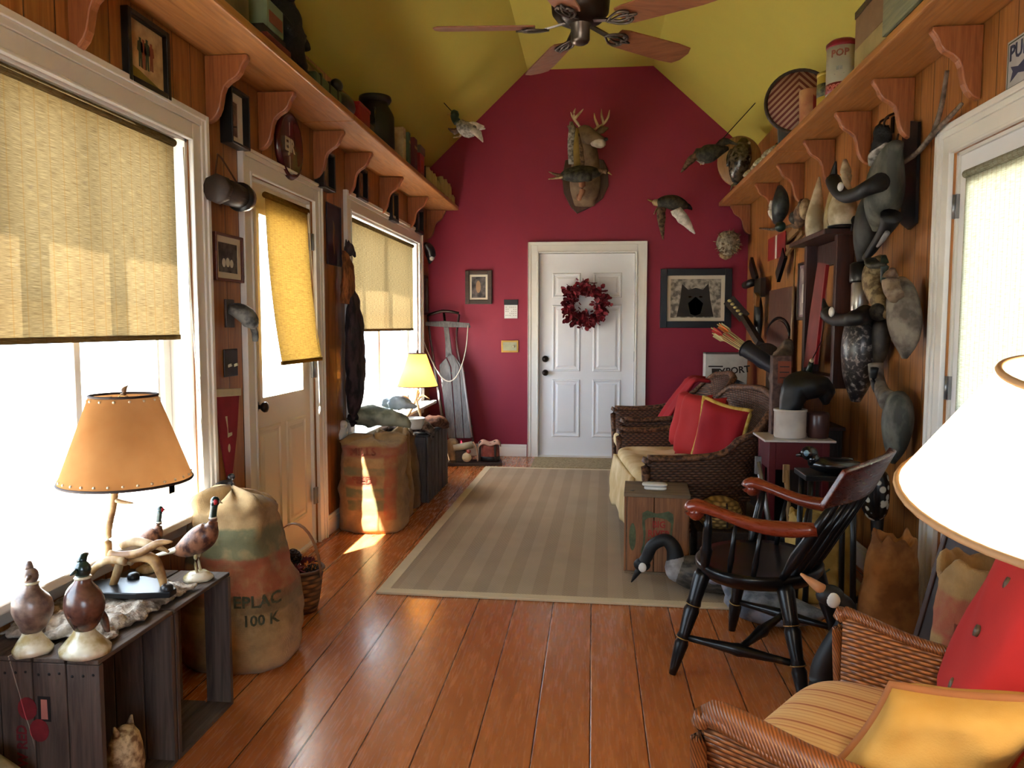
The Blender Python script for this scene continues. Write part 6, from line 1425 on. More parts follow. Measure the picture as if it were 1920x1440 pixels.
hung('forked_stick', 'grey forked stick hanging between two brackets over the right door', [('stem', B().tube(X_([(1690, 308), (1722, 284), (1752, 248)], 1.44), [.010, .012, .013], 8, 3), TWIG), ('fork', B().tube(X_([(1750, 250), (1765, 200), (1776, 132)], 1.44), [.012, .011, .009], 8, 3), TWIG), ('fork', B().tube(X_([(1752, 248), (1780, 220), (1803, 195)], 1.44), [.011, .010, .008], 8, 3), TWIG)], P(1740, 260, x=1.46), 'stick')
# rack with white birds
RACKW = wood('dark_rack_wood', (38, 20, 16), (70, 38, 30), 'z', .45)
ra, rb_ = P(1522, 440, x=1.42).y, P(1580, 430, x=1.42).y
t = thing('gun_rack', 'dark wooden gun rack with a top ledge on the right wall', 'rack', (XR - .002, (ra + rb_) / 2, 1.45)); hl = (ra - rb_) / 2
for s_ in (-1, 1): part('side_post', B().box((-.055, s_ * hl, -.02), (.10, .05, .92)), RACKW, t, bevel=.004)
part('top_ledge', B().box((-.095, 0, .42), (.19, 2 * hl + .16, .03)), RACKW, t, bevel=.004); part('upper_rail', B().box((-.02, 0, .33), (.03, 2 * hl - .05, .14)), RACKW, t); part('lower_rail', B().box((-.055, 0, -.44), (.10, 2 * hl - .05, .05)), RACKW, t)
IVORY = two('ivory_carving', (150, 136, 108), (204, 192, 164), .5, 8)
def upright_bird(label, x, y, z, h, lean, m=IVORY, r=.05):
    t = thing('ivory_bird', label, 'carving', (x, y, z)); 
    part('body', B().tube([(0, 0, 0), (0, 0, .02), (0, 0, h * .3), (lean * .5, 0, h * .62), (lean, 0, h)], [r * .7, r, r * 1.12, r * .75, r * .12], 16, 5, up=(0, 1, 0)), m, t)
    part('base', B().lathe([(0, 0), (r * 1.1, 0), (r * 1.1, .006), (0, .008)], 18), BLACK, t); return t
zl = 1.45 + .437
upright_bird('tall slim ivory carving on the far end of the gun rack ledge', XR - .11, 5.05, zl, .38, .02)
upright_bird('shorter ivory carving in the middle of the gun rack ledge', XR - .07, 4.80, zl, .30, -.01, two('yellow_ivory', (132, 116, 80), (176, 160, 120), .5, 8))
upright_bird('stout ivory carving on the near end of the gun rack ledge', XR - .11, 4.50, zl, .30, .0, r=.07)
hung('antler_pendant', 'slim pale carving hanging from the third bracket on the right', [('carving', B().tube(X_([(1584, 300), (1586, 330), (1583, 358)], 1.43), [.012, .035, .012], 10, 4), IVORY)], P(1584, 330, x=1.45), 'carving')
hung('spoon_hook', 'curved dark iron hook beside the ivory carvings', [('iron', B().tube(X_([(1584, 376), (1594, 396), (1602, 418), (1596, 432)], 1.42), [.014, .012, .016, .006], 8, 4), IRON)], P(1592, 400, x=1.44), 'hook')
# small ducks and branch at the far end
hung('wood_duck_mount', 'dark blue green duck hung head down on the right wall near the red wall', [('body', B().tube(X_([(1462, 350), (1464, 372), (1462, 396), (1456, 416)], 1.40), [(.02, .02), (.075, .055), (.075, .06), (.03, .03)], 16, 4, up=UPX), two('blue_green_duck', (26, 30, 34), (54, 62, 60), .4, 20)), ('belly', B().tube(X_([(1449, 376), (1448, 396), (1452, 414)], 1.38), [.02, .035, .012], 12, 4), WHF), ('head', B().ell(X_([(1463, 425)], 1.39)[0], (.04, .05, .04)), GNF)], P(1460, 390, x=1.43), 'duck mount')
hung('perched_hawk', 'small brown hawk mount perched on the branch left of the ivory carvings', [('body', B().tube(X_([(1508, 376), (1504, 396), (1498, 412), (1490, 424)], 1.41), [(.03, .03), (.06, .05), (.06, .05), (.02, .02)], 14, 4, up=UPX), BRF), ('breast', B().ell(X_([(1510, 392)], 1.38)[0], (.04, .05, .07)), TANF), ('head', B().ell(X_([(1491, 408)], 1.38)[0], .045), DKF)], P(1500, 400, x=1.44), 'hawk mount')
hung('wall_branch', 'thin brown branch fixed across the right wall under the small birds', [('branch', B().tube(X_([(1424, 428), (1450, 430), (1480, 424), (1505, 420)], 1.45), [.006, .01, .012, .01], 8, 3), TWIG)], P(1465, 426, x=1.45), 'branch')
YOKE = wood('tan_yoke', (110, 80, 48), (154, 120, 76), 'z', .6)
hung('wooden_yoke', 'tan wooden yoke of two sloping arms above the black crossbow', [('arm', B().bar(P(1500, 425, x=1.44), P(1447, 476, x=1.44), .05, .02, UPX), YOKE), ('arm', B().bar(P(1506, 436, x=1.43), P(1474, 478, x=1.43), .03, .02, UPX), YOKE), ('cross_bar', B().bar(P(1476, 462, x=1.425), P(1512, 462, x=1.425), .02, .02, UPX), YOKE)], P(1480, 450, x=1.46), 'yoke')
hung('red_license_plate', 'small red and white metal plate hanging under the yoke', [('plate', B().prism([(-.28, -.09), (.28, -.09), (.28, .09), (-.28, .09)], P(1455, 463, x=1.415), (0, 1, 0), (0, 0, 1), (.006, 0, 0)), REDP), ('stripe', B().prism([(-.02, -.09), (.03, -.09), (.03, .09), (-.02, .09)], P(1455, 463, x=1.413), (0, 1, 0), (0, 0, 1), (.002, 0, 0)), WPORC)], P(1455, 463, x=1.42), 'plate')
hung('black_crossbow', 'black crossbow hanging stock down at the far end of the right wall', [('stock', B().tube(X_([(1421, 560), (1422, 590), (1420, 640)], 1.42), [(.05, .03), (.07, .04), (.06, .03)], 8, 3, up=UPX), BLACK), ('limb', B().bar(P(1408, 492, x=1.42), P(1418, 528, x=1.42), .11, .025, UPX), BLACK), ('limb', B().bar(P(1472, 474, x=1.42), P(1458, 520, x=1.42), .10, .025, UPX), BLACK), ('riser', B().box(P(1424, 540, x=1.42), (.04, .28, .16)), DARKM), ('sight', B().tube([P(1398, 535, x=1.38), P(1410, 530, x=1.38)], .035, 12), BLACK), ('grip', B().bar(P(1420, 552, x=1.39), P(1418, 572, x=1.39), .1, .03, UPX), plain('ochre_grip', (126, 84, 40), .6))], P(1422, 545, x=1.45), 'crossbow')
ARCHW = wood('brown_arched_board', (64, 36, 26), (98, 60, 44), 'z', .5)
ya, yb2 = P(1441, 600, x=1.44).y, P(1484, 600, x=1.44).y; ym = (ya + yb2) / 2; hy = abs(ya - yb2) / 2
t = thing('arched_board', 'tall brown wooden board with a dark arched line against the right wall', 'board', (1.44, ym, .725))
part('board', B().box((.01, 0, .45), (.02, 2 * hy, .90)), ARCHW, t, bevel=.004); part('arched_leaf', B().prism([(-hy * .95, 0), (hy * .95, 0)] + [(hy * .95 * cos(a), .52 + .13 * sin(a)) for a in [pi * k / 12 for k in range(13)]], (-.014, 0, 0), (0, 1, 0), (0, 0, 1), (.012, 0, 0)), ARCHW, t)
part('dark_band', B().tube([(-.006, hy * .97 * cos(a), .535 + .135 * sin(a)) for a in [pi * k / 14 for k in range(15)]], .012, 8), BLACK, t)
hung('fishing_rod', 'thin brass tipped rod standing against the arched board', [('rod', B().tube([P(1482, 694, x=1.38), P(1487, 560, x=1.40), P(1492, 446, x=1.44)], [.011, .008, .005], 8), plain('rod_cane', (130, 100, 66), .4)), ('grip', B().tube([P(1480, 726, x=1.37), P(1482, 690, x=1.38)], .016, 10), plain('cork', (110, 84, 56), .8))], P(1482, 720, x=1.37), 'rod')
framed('small dark framed certificate behind the rods on the right wall', 'R', (1496, 494), (1514, 600), .02, .02, GFR, two('lilac_certificate', (110, 96, 100), (160, 146, 140), .7, 8), .02, plain('mauve_mat', (126, 106, 112), .9), shapes=[('pale_column', INKW, [(-.5, -.5), (-.2, -.5), (-.2, .3), (-.5, .3)]), ('pale_column', INKW, [(.2, -.5), (.5, -.5), (.5, .3), (.2, .3)])])
hung('red_paddle', 'narrow red and brown wooden paddle leaning in the gun rack', [('blade', B().add(*(lambda a, c: (a + c, [tuple(range(6)), tuple(range(11, 5, -1))] + [(i, 6 + i, 6 + (i + 1) % 6, (i + 1) % 6) for i in range(6)]))(X_([(1533, 492), (1551, 494), (1549, 560), (1534, 680), (1506, 690), (1518, 590)], 1.36), X_([(1533, 492), (1551, 494), (1549, 560), (1534, 680), (1506, 690), (1518, 590)], 1.38))), plain('brick_red_board', (112, 44, 40), .55, var=.2)), ('red_edge', B().bar(P(1551, 496, x=1.355), P(1530, 682, x=1.355), .02, .02, UPX), REDP)], P(1530, 600, x=1.38), 'paddle')
# middle group of decoys
hung('goose_decoy', 'white flecked goose decoy with a black neck stretched left on the right wall', [
    ('body', B().tube(X_([(1606, 590), (1612, 620), (1612, 660), (1608, 710), (1604, 752)], 1.37), [(.05, .05), (.095, .08), (.105, .09), (.08, .07), (.025, .025)], 18, 5, up=UPX), SPEC),
    ('neck', B().tube([*X_([(1622, 590)], 1.36), *X_([(1604, 597), (1582, 600), (1562, 598), (1552, 588)], 1.24)], [.05, .036, .032, .034, .04], 14, 4), GBK), ('bill', B().tube(X_([(1551, 586), (1546, 574), (1544, 560)], 1.24), [.022, .016, .006], 10, 2), GBK, 'neck'), ('cheek', B().ell(X_([(1559, 585)], 1.205)[0], (.012, .032, .026)), WPORC, 'neck')], P(1610, 660, x=1.42))
hung('duck_decoy', 'dark brown duck decoy hung behind the white flecked goose', [('body', B().tube(X_([(1650, 590), (1652, 620), (1648, 655), (1640, 690)], 1.435), [(.03, .02), (.07, .04), (.07, .04), (.02, .02)], 16, 5, up=UPX), two('umber_decoy', (30, 26, 22), (58, 50, 42), .6, 14)), ('head', B().ell(X_([(1648, 585)], 1.37)[0], (.045, .05, .045)), DKF)], P(1650, 640, x=1.45))
t = thing('steel_flask', 'silver flask with a wide black cap on the right wall', 'flask', P(1611, 590, x=1.40))
part('flask_body', B().lathe([(0, 0), (.04, 0), (.044, .01), (.044, .16), (.036, .175), (0, .176)], 20), plain('brushed_silver', (168, 164, 158), .3, .7), t); part('cap', B().lathe([(0, .17), (.052, .17), (.054, .18), (.054, .265), (.04, .275), (0, .276)], 20), BLACK, t); part('wall_peg', B().tube([(.03, 0, .12), (.088, 0, .12)], .008, 8), DARKM, t)
hung('speckled_duck_decoy', 'tan speckled duck decoy hung beside the steel flask', [('body', B().tube(X_([(1652, 484), (1640, 505), (1640, 535), (1652, 565), (1664, 594)], 1.39), [(.02, .02), (.06, .05), (.065, .055), (.05, .045), (.015, .015)], 16, 5, up=UPX), two('tan_speckle', (84, 68, 44), (140, 122, 88), .7, 34)), ('wing', B().tube(X_([(1632, 486), (1640, 498), (1658, 496)], 1.34), [(.03, .01), (.04, .016), (.012, .008)], 10, 3), DKF), ('tail', B().tube(X_([(1657, 480), (1659, 500), (1654, 530)], 1.35), [.012, .02, .008], 8, 3), GNF)], P(1650, 540, x=1.44))
hung('duck_decoy', 'grey brown duck decoy with a russet head beside the door casing', [('body', B().tube(X_([(1684, 528), (1690, 555), (1696, 600), (1698, 640), (1696, 672)], 1.40), [(.04, .04), (.085, .06), (.09, .07), (.07, .05), (.012, .012)], 18, 5, up=UPX), DECB), ('head', B().tube(X_([(1680, 556), (1672, 540), (1670, 520), (1674, 504)], 1.34), [.035, .038, .036, .012], 12, 4), two('russet_head', (84, 62, 48), (130, 112, 92), .6, 20))], P(1692, 600, x=1.44))
hung('duck_decoy', 'slate grey goose decoy hung lowest on the right wall with its neck up', [('body', B().tube(X_([(1680, 742), (1684, 765), (1682, 800), (1678, 840), (1674, 868)], 1.41), [(.05, .04), (.085, .06), (.085, .065), (.055, .045), (.012, .012)], 18, 5, up=UPX), DECG), ('neck', B().tube(X_([(1668, 752), (1654, 735), (1644, 708), (1642, 682)], 1.38), [.05, .034, .034, .036], 14, 4), DECB), ('bill', B().tube(X_([(1640, 690), (1637, 715), (1640, 735)], 1.35), [.02, .014, .006], 8, 3), GBK)], P(1680, 790, x=1.45))
# sign over the door
t = thing('fishing_sign', 'white metal sign with a dark fish high on the right wall by the frame edge', 'sign', P(1892, 118, x=XR - .004), -pi / 2)
a, c = P(1888, 86, x=XR - .01), P(1888, 168, x=XR - .01); sgw, sgh = .42, abs(a.z - c.z) + .02; t.location = (XR - .002, a.y - sgw / 2, (a.z + c.z) / 2); ROOT[t.name] = Matrix.LocRotScale(t.location, t.rotation_euler, None)
part('plate', B().box((0, -.003, 0), (sgw, .006, sgh)), plain('white_enamel', (170, 168, 166), .4), t, bevel=.002); part('border', rim(B(), sgw / 2 - .008, sgh / 2 - .008, .004, -.006, -.0068), INKG, t)
NAVY = plain('navy_ink', (44, 46, 72), .6)
part('lettering', text_b('PUBLIC', .075, .0005, .95, True, 'LEFT').xf(Matrix.Translation((-sgw / 2 + .018, -.0065, sgh * .22))), NAVY, t)
part('fish', B().prism([(-.18, -.055), (-.165, -.02), (-.18, .0), (-.13, -.012), (-.06, .012), (.06, .012), (.14, -.02), (.06, -.05), (-.06, -.05), (-.13, -.035)], (0, -.0062, -.005), (1, 0, 0), (0, 0, 1), (0, -.0006, 0)), NAVY, t)

# ---------------------------------------------------------------- furniture and things along the right wall
t = thing('low_chest', 'dark long low chest along the right wall behind the loveseat', 'chest', (1.325, 5.62, RZ_))
part('carcass', B().box((0, 0, .35), (.30, 1.9, .70)), DARKW, t, bevel=.006); part('top', B().box((0, 0, .711), (.32, 1.94, .022)), RACKW, t, bevel=.004)
CT = .737
t = thing('corner_table', 'plain dark little table in the corner under the printed tin', 'table', (1.18, 7.15, .001)); part('top', B().box((0, 0, .68), (.50, .4, .03)), RACKW, t, bevel=.004)
for x in (-.22, .22):
    for y in (-.17, .17): part('leg', B().box((x, y, .333), (.035, .035, .664)), RACKW, t)
pa_, pc_ = P(1323, 664, y=7.12), P(1400, 742, y=7.12); tw_, th_ = pc_.x - pa_.x, pa_.z - .697
t = thing('printed_tin', 'black and white printed tin box with a steamboat scene standing in the corner', 'tin', ((pa_.x + pc_.x) / 2, 7.2, .697))
part('tin_body', B().box((0, 0, th_ / 2), (tw_, .16, th_)), plain('dull_tin_print', (196, 194, 186), .45), t, bevel=.004); part('lid', B().box((0, 0, th_ + .006), (tw_ * 1.0, .165, .014)), plain('dull_silver', (110, 104, 98), .5, .5), t, bevel=.003)
yf_ = -.081
part('lettering', text_b('EXPORT', .085, .0005, 1, True).xf(Matrix.Translation((tw_ * .14, yf_, th_ * .60)) @ Matrix.Rotation(-.12, 4, 'Y')), INKD, t)
part('printed_lamp', B().prism([(-.12, .04), (-.07, .04), (-.075, .13), (-.065, .14), (-.06, .25), (-.13, .25), (-.125, .14), (-.115, .13)], (0, yf_, 0), (1, 0, 0), (0, 0, 1), (0, -.0006, 0)).prism([(-.16, .262), (-.03, .262), (-.03, .275), (-.16, .275)], (0, yf_, 0), (1, 0, 0), (0, 0, 1), (0, -.0006, 0)), INKD, t)
part('printed_field', B().prism([(-.03, .03), (tw_ * .46, .03), (tw_ * .46, .12), (.1, .15), (-.03, .11)], (0, yf_, 0), (1, 0, 0), (0, 0, 1), (0, -.0005, 0)), A_GREY, t)
# quiver of arrows, banjo head
qa, qb = P(1468, 700, y=5.05), P(1398, 653, y=5.25)
qd = (qb - qa).normalized(); u_ = qd.cross(V((0, 0, 1))).normalized(); v_ = qd.cross(u_)
t = thing('arrow_quiver', 'dark leather quiver of arrows slanting up left beside the crossbow', 'quiver', qa)
part('tube_body', B().tube([qa, qa.lerp(qb, .5), qb], [.044, .052, .058], 18, cap=False).tube([qa, qa.lerp(qb, .5), qb], [.039, .047, .053], 18, cap=False).tube([qa, qa + qd * .012], .043, 18), plain('navy_leather', (34, 36, 46), .35), t, world=True); part('tube_rim', B().tube([qb + (u_ * cos(2 * pi * j / 24) + v_ * sin(2 * pi * j / 24)) * .057 for j in range(24)], .006, 6, close=True), BLACK, t, world=True)
SHAFT = plain('arrow_shaft', (176, 156, 100), .5); cols = [plain('fletch_red', (170, 40, 36), .7), plain('fletch_orange', (196, 104, 44), .7), plain('fletch_cream', (190, 176, 130), .7)]
rr = random.Random(5); sd1 = qd.cross(V((0, 0, 1))).normalized(); sd2 = qd.cross(sd1)
for i in range(7):
    o1 = (sd1 * cos(i * 2 * pi / 6) + sd2 * sin(i * 2 * pi / 6)) * (.028 if i < 6 else 0); e = qb + qd * rr.uniform(.20, .29) + o1 * 1.5; s0 = qb - qd * .25 + o1 * .5
    ar = thing('arrow', f'{["first","second","third","fourth","fifth","sixth","seventh"][i]} fletched arrow in the dark quiver', 'arrow', s0, 0, 'arrows in the quiver')
    ar['label'] = 'thin pale arrow with coloured fletching standing in the dark quiver'
    part('shaft', B().tube([s0, e], .0045, 6), SHAFT, ar, world=True); b = B()
    for k in range(3):
        a = 2 * pi * k / 3; r_ = sd1 * cos(a) + sd2 * sin(a); p0_, p1_ = e - qd * .11, e - qd * .02
        b.add([p0_, p1_, p1_ + r_ * .018, p0_ + r_ * .016 + qd * .02] + [q_ + qd.cross(r_) * .0015 for q_ in (p0_, p1_, p1_ + r_ * .018, p0_ + r_ * .016 + qd * .02)], [(0, 1, 2, 3), (7, 6, 5, 4), (0, 4, 5, 1), (1, 5, 6, 2), (2, 6, 7, 3), (3, 7, 4, 0)])
    part('fletching', b, cols[i % 3], ar, world=True)
hung('banjo', 'dark banjo neck with a row of pale tuning pegs at the far right corner', [('headstock', B().bar(P(1366, 562, y=7.2), P(1396, 596, y=7.15), .11, .03, (0, 1, 0)), DWOOD), ('neck', B().bar(P(1394, 594, y=7.15), P(1426, 646, y=5.95), .06, .04, (0, 1, 0)), DWOOD), ('pot', B().lathe([(0, -.03), (.09, -.03), (.10, -.02), (.10, .02), (.09, .03), (0, .032)], 30, P(1436, 668, y=5.9), (pi / 2, 0, 0)), DARKW)] +
     [('tuning_peg', B().ell(P(1368 + i * 5.2, 564 + i * 6.2, y=7.12), (.02, .02, .014)), plain('pearl_peg', (190, 176, 120), .3)) for i in range(5)], P(1420, 640, x=1.43), 'banjo')
# driftwood, skull, tall box, crock and table
DRIFT = two('driftwood', (56, 42, 34), (110, 92, 76), .7, 9, bump=.5, bs=50)
t = thing('driftwood_root', 'gnarled dark driftwood root standing on the low chest', 'driftwood', (1.30, 5.25, CT))
b = B()
for pts, r in (([(0, 0, 0), (.0, .05, .15), (-.04, .1, .30), (.0, .14, .42), (.03, .1, .5)], [.11, .09, .075, .06, .02]), ([(0, -.05, .0), (-.03, -.1, .12), (-.06, -.22, .22), (-.03, -.3, .30)], [.09, .07, .05, .015]), ([(0, .05, .05), (-.02, .22, .16), (.0, .32, .30)], [.08, .05, .015]), ([(-.02, 0, .2), (-.08, -.05, .32), (-.06, -.12, .42)], [.06, .04, .012])): b.tube(pts, r, 14, 4)
part('root', b.jit(.018, 14), DRIFT, t)
part('bleached_knot', B().ell((-.10, .02, .12), (.02, .03, .045)).ell((-.09, -.14, .06), (.02, .03, .05)).jit(.01, 30), ANT, t)
t = thing('horn_skull', 'tan pointed animal skull lying on the driftwood', 'skull', (1.24, 5.72, CT)); part('skull', B().tube([(0, 0, .05), (-.02, -.06, .09), (-.02, -.16, .08), (-.02, -.24, .05)], [.05, .07, .05, .015], 14, 4), ANT, t); part('eye_socket', B().ell((-.075, -.09, .10), (.016, .022, .02)), BLACK, t); part('stand', B().lathe([(0, 0), (.06, 0), (.05, .02), (0, .03)], 16), DARKW, t)
tbl = thing('red_side_table', 'dark red side table with a pale top edge behind the black chair', 'table', (1.07, 4.2, .001)); TRED = plain('oxblood_table', (84, 18, 26), .4, var=.15)
part('top', B().box((0, 0, .735), (.36, .30, .012)), plain('pale_marble', (196, 186, 180), .3), tbl, bevel=.003); part('apron', B().box((0, -.12, .655), (.30, .02, .145)), TRED, tbl); part('apron', B().box((0, .12, .655), (.30, .02, .145)), TRED, tbl)
for s_ in (-1, 1): part('apron', B().box((s_ * .14, 0, .655), (.02, .22, .145)), TRED, tbl)
for x in (-.135, .135):
    for y in (-.115, .115): part('leg', B().box((x, y, .364), (.036, .036, .727)), TRED, tbl, bevel=.003)
TT = .7425
t = thing('white_crock', 'white stoneware crock on the red side table', 'crock', (1.045, 4.17, TT)); part('crock_body', B().lathe([(0, 0), (.078, 0), (.082, .008), (.082, .135), (.086, .14), (.086, .15), (.076, .152), (.07, .14), (.068, .02), (0, .018)], 28), two('salt_glaze', (176, 166, 156), (206, 198, 188), .3, 4), t)
t = thing('brown_crock', 'small brown glazed crock right of the white crock', 'crock', (1.19, 4.17, TT)); part('crock_body', B().lathe([(0, 0), (.05, 0), (.054, .008), (.056, .12), (.05, .135), (.046, .13), (.045, .02), (0, .018)], 24), plain('brown_glaze', (72, 46, 42), .3), t)
b = B().tube([(-.02, 0, -.06), (.0, 0, .02), (.03, .02, .10), (.10, .02, .12), (.17, .02, .10), (.19, .02, .03)], [.04, .06, .08, .08, .06, .02], 16, 5).jit(.014, 16)
one('black_cloth', b, plain('black_leather', (14, 13, 14), .5, var=.4), 'black leather bundle stuffed into the white crock', 'bundle', (1.045, 4.17, TT + .15))
boxthing('tall_box', 'tall narrow brown printed box behind the white crock', 'box', (1.02, 4.30, TT), (.10, .07, .43), two('brown_print_box', (66, 44, 38), (100, 72, 62), .7, 24), parts=[('label_panel', B().box((.012, -.0355, .34), (.07, .001, .12)), INKR), ('label_lines', B().box((.012, -.0362, .37), (.05, .001, .006)).box((.012, -.0362, .34), (.05, .001, .006)).box((.012, -.0362, .31), (.05, .001, .006)), INKD)])
hung('green_tap', 'dark green wooden duck call hanging over the black leather bundle', [('barrel', B().tube(X_([(1521, 680), (1516, 700), (1508, 716)], 1.24), [.014, .02, .024], 12, 2), plain('bottle_green', (30, 44, 30), .3)), ('mouthpiece', B().ell(P(1522, 676, x=1.24), .013), CREAM), ('ring', B().ell(P(1510, 700, x=1.22), .009), BRASS), ('cord', B().tube([P(1522, 676, x=1.24), P(1540, 640, x=1.34), P(1546, 600, x=1.44)], .003, 6), BLACK)], P(1516, 700, x=1.3), 'duck call')
# under and beside the table
t = thing('storage_chest', 'dark wooden trunk on the rug beside the loveseat under the golden basket', 'trunk', (.66, 4.21, RZ_)); t.location = (.70, 4.23, RZ_); ROOT[t.name] = Matrix.Translation(t.location)
part('trunk_body', B().box((0, 0, .11), (.28, .26, .22)), DWOOD, t, bevel=.006)
t = thing('round_basket', 'golden round basket resting on the dark trunk beside the loveseat', 'basket', (.70, 4.23, RZ_ + .221))
GW2 = weave('pale_golden_wicker', (96, 74, 40), (176, 146, 88), 150, 170, ('x', 'z'), .6)
part('basket_body', B().lathe([(0, 0), (.09, 0), (.115, .03), (.12, .08), (.10, .13), (.06, .155), (0, .165)], 28), GW2, t); part('dark_band', B().lathe([(.1205, .07), (.123, .075), (.1205, .082)], 28), DARKW, t); part('handle', B().tube([(.02, -.121, .02), (.02, -.122, .09), (.02, -.09, .145)], .005, 6, 3), DARKW, t)
t = thing('dark_bucket', 'black bucket of tools standing between the loveseat and the red table', 'bucket', (1.0, 3.94, RZ_)); part('bucket_body', B().lathe([(0, 0), (.09, 0), (.115, .26), (.118, .27), (.11, .27), (.10, .05), (0, .04)], 24), BLACK, t); part('bucket_rim', B().tube([(.116 * cos(2 * pi * j / 28), .116 * sin(2 * pi * j / 28), .268) for j in range(28)], .005, 6, close=True), IRON, t)
for dx, ln, m, lab in ((-.05, .58, STEEL, 'pale metal tool handle standing in the black bucket'), (.02, .54, YOKE, 'wooden tool handle standing in the black bucket')):
    t = thing('tool_handle', lab, 'tool', (1.0 + dx, 3.94, RZ_ + .05)); part('shaft', B().tube([(0, 0, 0), (-.06 + dx, .02, ln)], [.012, .014], 8), m, t); part('head', B().box((-.06 + dx, .02, ln - .02), (.03, .02, .09)), m, t)
YELB = two('yellow_canvas', (150, 118, 56), (190, 158, 88), .85, 6)
t = thing('yellow_bag', 'yellow canvas tote bag on the floor behind the black chair', 'bag', (1.09, 3.76, RZ_), .1)
part('bag_body', sack_b(.17, .10, .40, 41, dict() if False else (0, 0), .3, .85, .02), YELB, t); part('drawn_duck', B().tube([(-.02, -.125, .34), (-.03, -.128, .28), (-.035, -.125, .22)], .004, 6).tube([(-.02, -.125, .34), (.02, -.127, .31)], .004, 6).tube([(-.03, -.118, .18), (-.01, -.12, .165), (.01, -.12, .18)], .004, 6), GRP, t)
t = thing('paper_sack', 'crumpled brown paper sack standing behind the black chair back', 'sack', (1.285, 3.40, .0145), .3)
b = sack_b(.13, .10, .40, 47, (.02, 0), .2, .7, .01); part('paper', b, two('kraft_paper', (128, 78, 36), (172, 116, 62), .8, 7), t)
t = thing('spotted_decoy', 'glossy black oval decoy with white spots standing on a dark post', 'decoy', (1.345, 3.72, .0145))
SPOT = NT('white_spotted_black'); vo = SPOT.n('TexVoronoi', {'Vector': SPOT.co(), 'Scale': 26.0}).outputs[0]; SPOTM = SPOT.fin(SPOT.mix(SPOT.mr(vo, .36, .44), L(190, 186, 170), L(16, 16, 16)), .25, 0, .6)
part('body', B().tube([(0, 0, .40), (-.01, 0, .44), (-.02, 0, .54), (-.02, 0, .63), (-.01, 0, .67)], [(.02, .02), (.07, .05), (.095, .065), (.08, .055), (.02, .015)], 20, 5, up=UPX), SPOTM, t)
part('post', B().lathe([(0, .012), (.03, .012), (.025, .3), (.03, .42), (0, .43)], 14), BLACK, t); part('foot', B().lathe([(0, 0), (.09, 0), (.08, .015), (0, .018)], 18), BLACK, t)
t = thing('black_stool', 'dark tall stool behind the crest of the black chair', 'stool', (1.10, 3.40, RZ_)) if False else thing('black_stool', 'dark tall stool holding a black decoy behind the black chair crest', 'stool', (1.045, 3.50, RZ_)); part('stool_top', B().box((0, 0, .655), (.24, .2, .024)), BLACK, t, bevel=.004)
for x in (-.09, .09):
    for y in (-.07, .07): part('leg', B().tube([(x * 1.15, y * 1.15, 0), (x, y, .645)], .013, 8), BLACK, t)
t = thing('black_decoy', 'glossy black duck decoy with a pale cheek above the black chair crest', 'decoy', (1.045, 3.48, RZ_ + .668), pi - .1)
GLB = plain('glossy_black', (18, 19, 21), .2, spec=.7)
part('body', B().tube([(-.13, 0, .045), (-.08, 0, .035), (.02, 0, .035), (.08, 0, .04)], [(.01, .01), (.05, .03), (.055, .035), (.02, .02)], 16, 4), GLB, t); part('head', B().ell((.085, 0, .085), (.038, .03, .032)).tube([(.06, 0, .04), (.075, 0, .08)], [.03, .025], 10).tube([(.11, 0, .08), (.14, 0, .072)], [.014, .006], 8), GLB, t); part('cheek', B().ell((.10, .024, .088), (.012, .008, .014)), plain('steel_blue', (120, 150, 170), .3), t)
t = thing('glass_jar', 'small dark glass jar beside the black decoy on the stool', 'jar', (1.13, 3.50, RZ_ + .668)); part('jar_body', B().lathe([(0, 0), (.03, 0), (.032, .01), (.03, .05), (.024, .06), (.026, .065), (0, .066)], 18), plain('smoke_glass', (54, 50, 46), .08, spec=.8), t)
# ---------------------------------------------------------------- foreground right
tm = NT('honey_wicker'); s_ = tm.xyz(); a = tm.ma('MULTIPLY', tm.ma('ADD', s_[0], s_[1]), 150.0); z = tm.ma('MULTIPLY', s_[2], 330.0)
par = tm.ma('SUBTRACT', tm.ma('MULTIPLY', tm.ma('PINGPONG', tm.ma('FLOOR', tm.ma('DIVIDE', z, pi)), 1.0), 2.0), 1.0)
ov = tm.ma('MULTIPLY', tm.ma('ADD', tm.ma('MULTIPLY', tm.ma('SINE', a), par), 1.0), .5); sd_ = tm.ma('ABSOLUTE', tm.ma('SINE', z)); h = tm.ma('MULTIPLY', tm.ma('POWER', sd_, .5), tm.ma('ADD', tm.ma('MULTIPLY', ov, .75), .25))
tm.bump(h, .9, .006); HWK = tm.fin(tm.ramp(h, [(.05, L(70, 34, 14)), (.8, L(176, 110, 58))]), .42, 0, .5)
tm = NT('wrapped_cane'); s_ = tm.xyz(); w_ = tm.ma('SINE', tm.ma('MULTIPLY', tm.ma('ADD', tm.ma('ADD', s_[0], tm.ma('MULTIPLY', s_[1], .6)), tm.ma('MULTIPLY', s_[2], .5)), 900.0)); b_ = tm.ma('SINE', tm.ma('MULTIPLY', tm.ma('ADD', s_[0], tm.ma('MULTIPLY', s_[1], .4)), 62.0))
h = tm.ma('ADD', tm.ma('MULTIPLY', w_, .35), tm.ma('MULTIPLY', tm.ma('GREATER_THAN', b_, .86), 1.2)); tm.bump(h, .5, .004)
HBR = tm.fin(tm.mix(tm.mr(tm.noise(scale=14, det=4), .3, .7), tm.mix(tm.mr(w_, -.9, .6), L(88, 46, 20), L(126, 70, 32)), tm.mix(tm.mr(w_, -.9, .6), L(112, 62, 28), L(158, 96, 48))), .38, 0, .5)
AC, ARZ = V((.688, 1.482, .001)), radians(180 - 37)
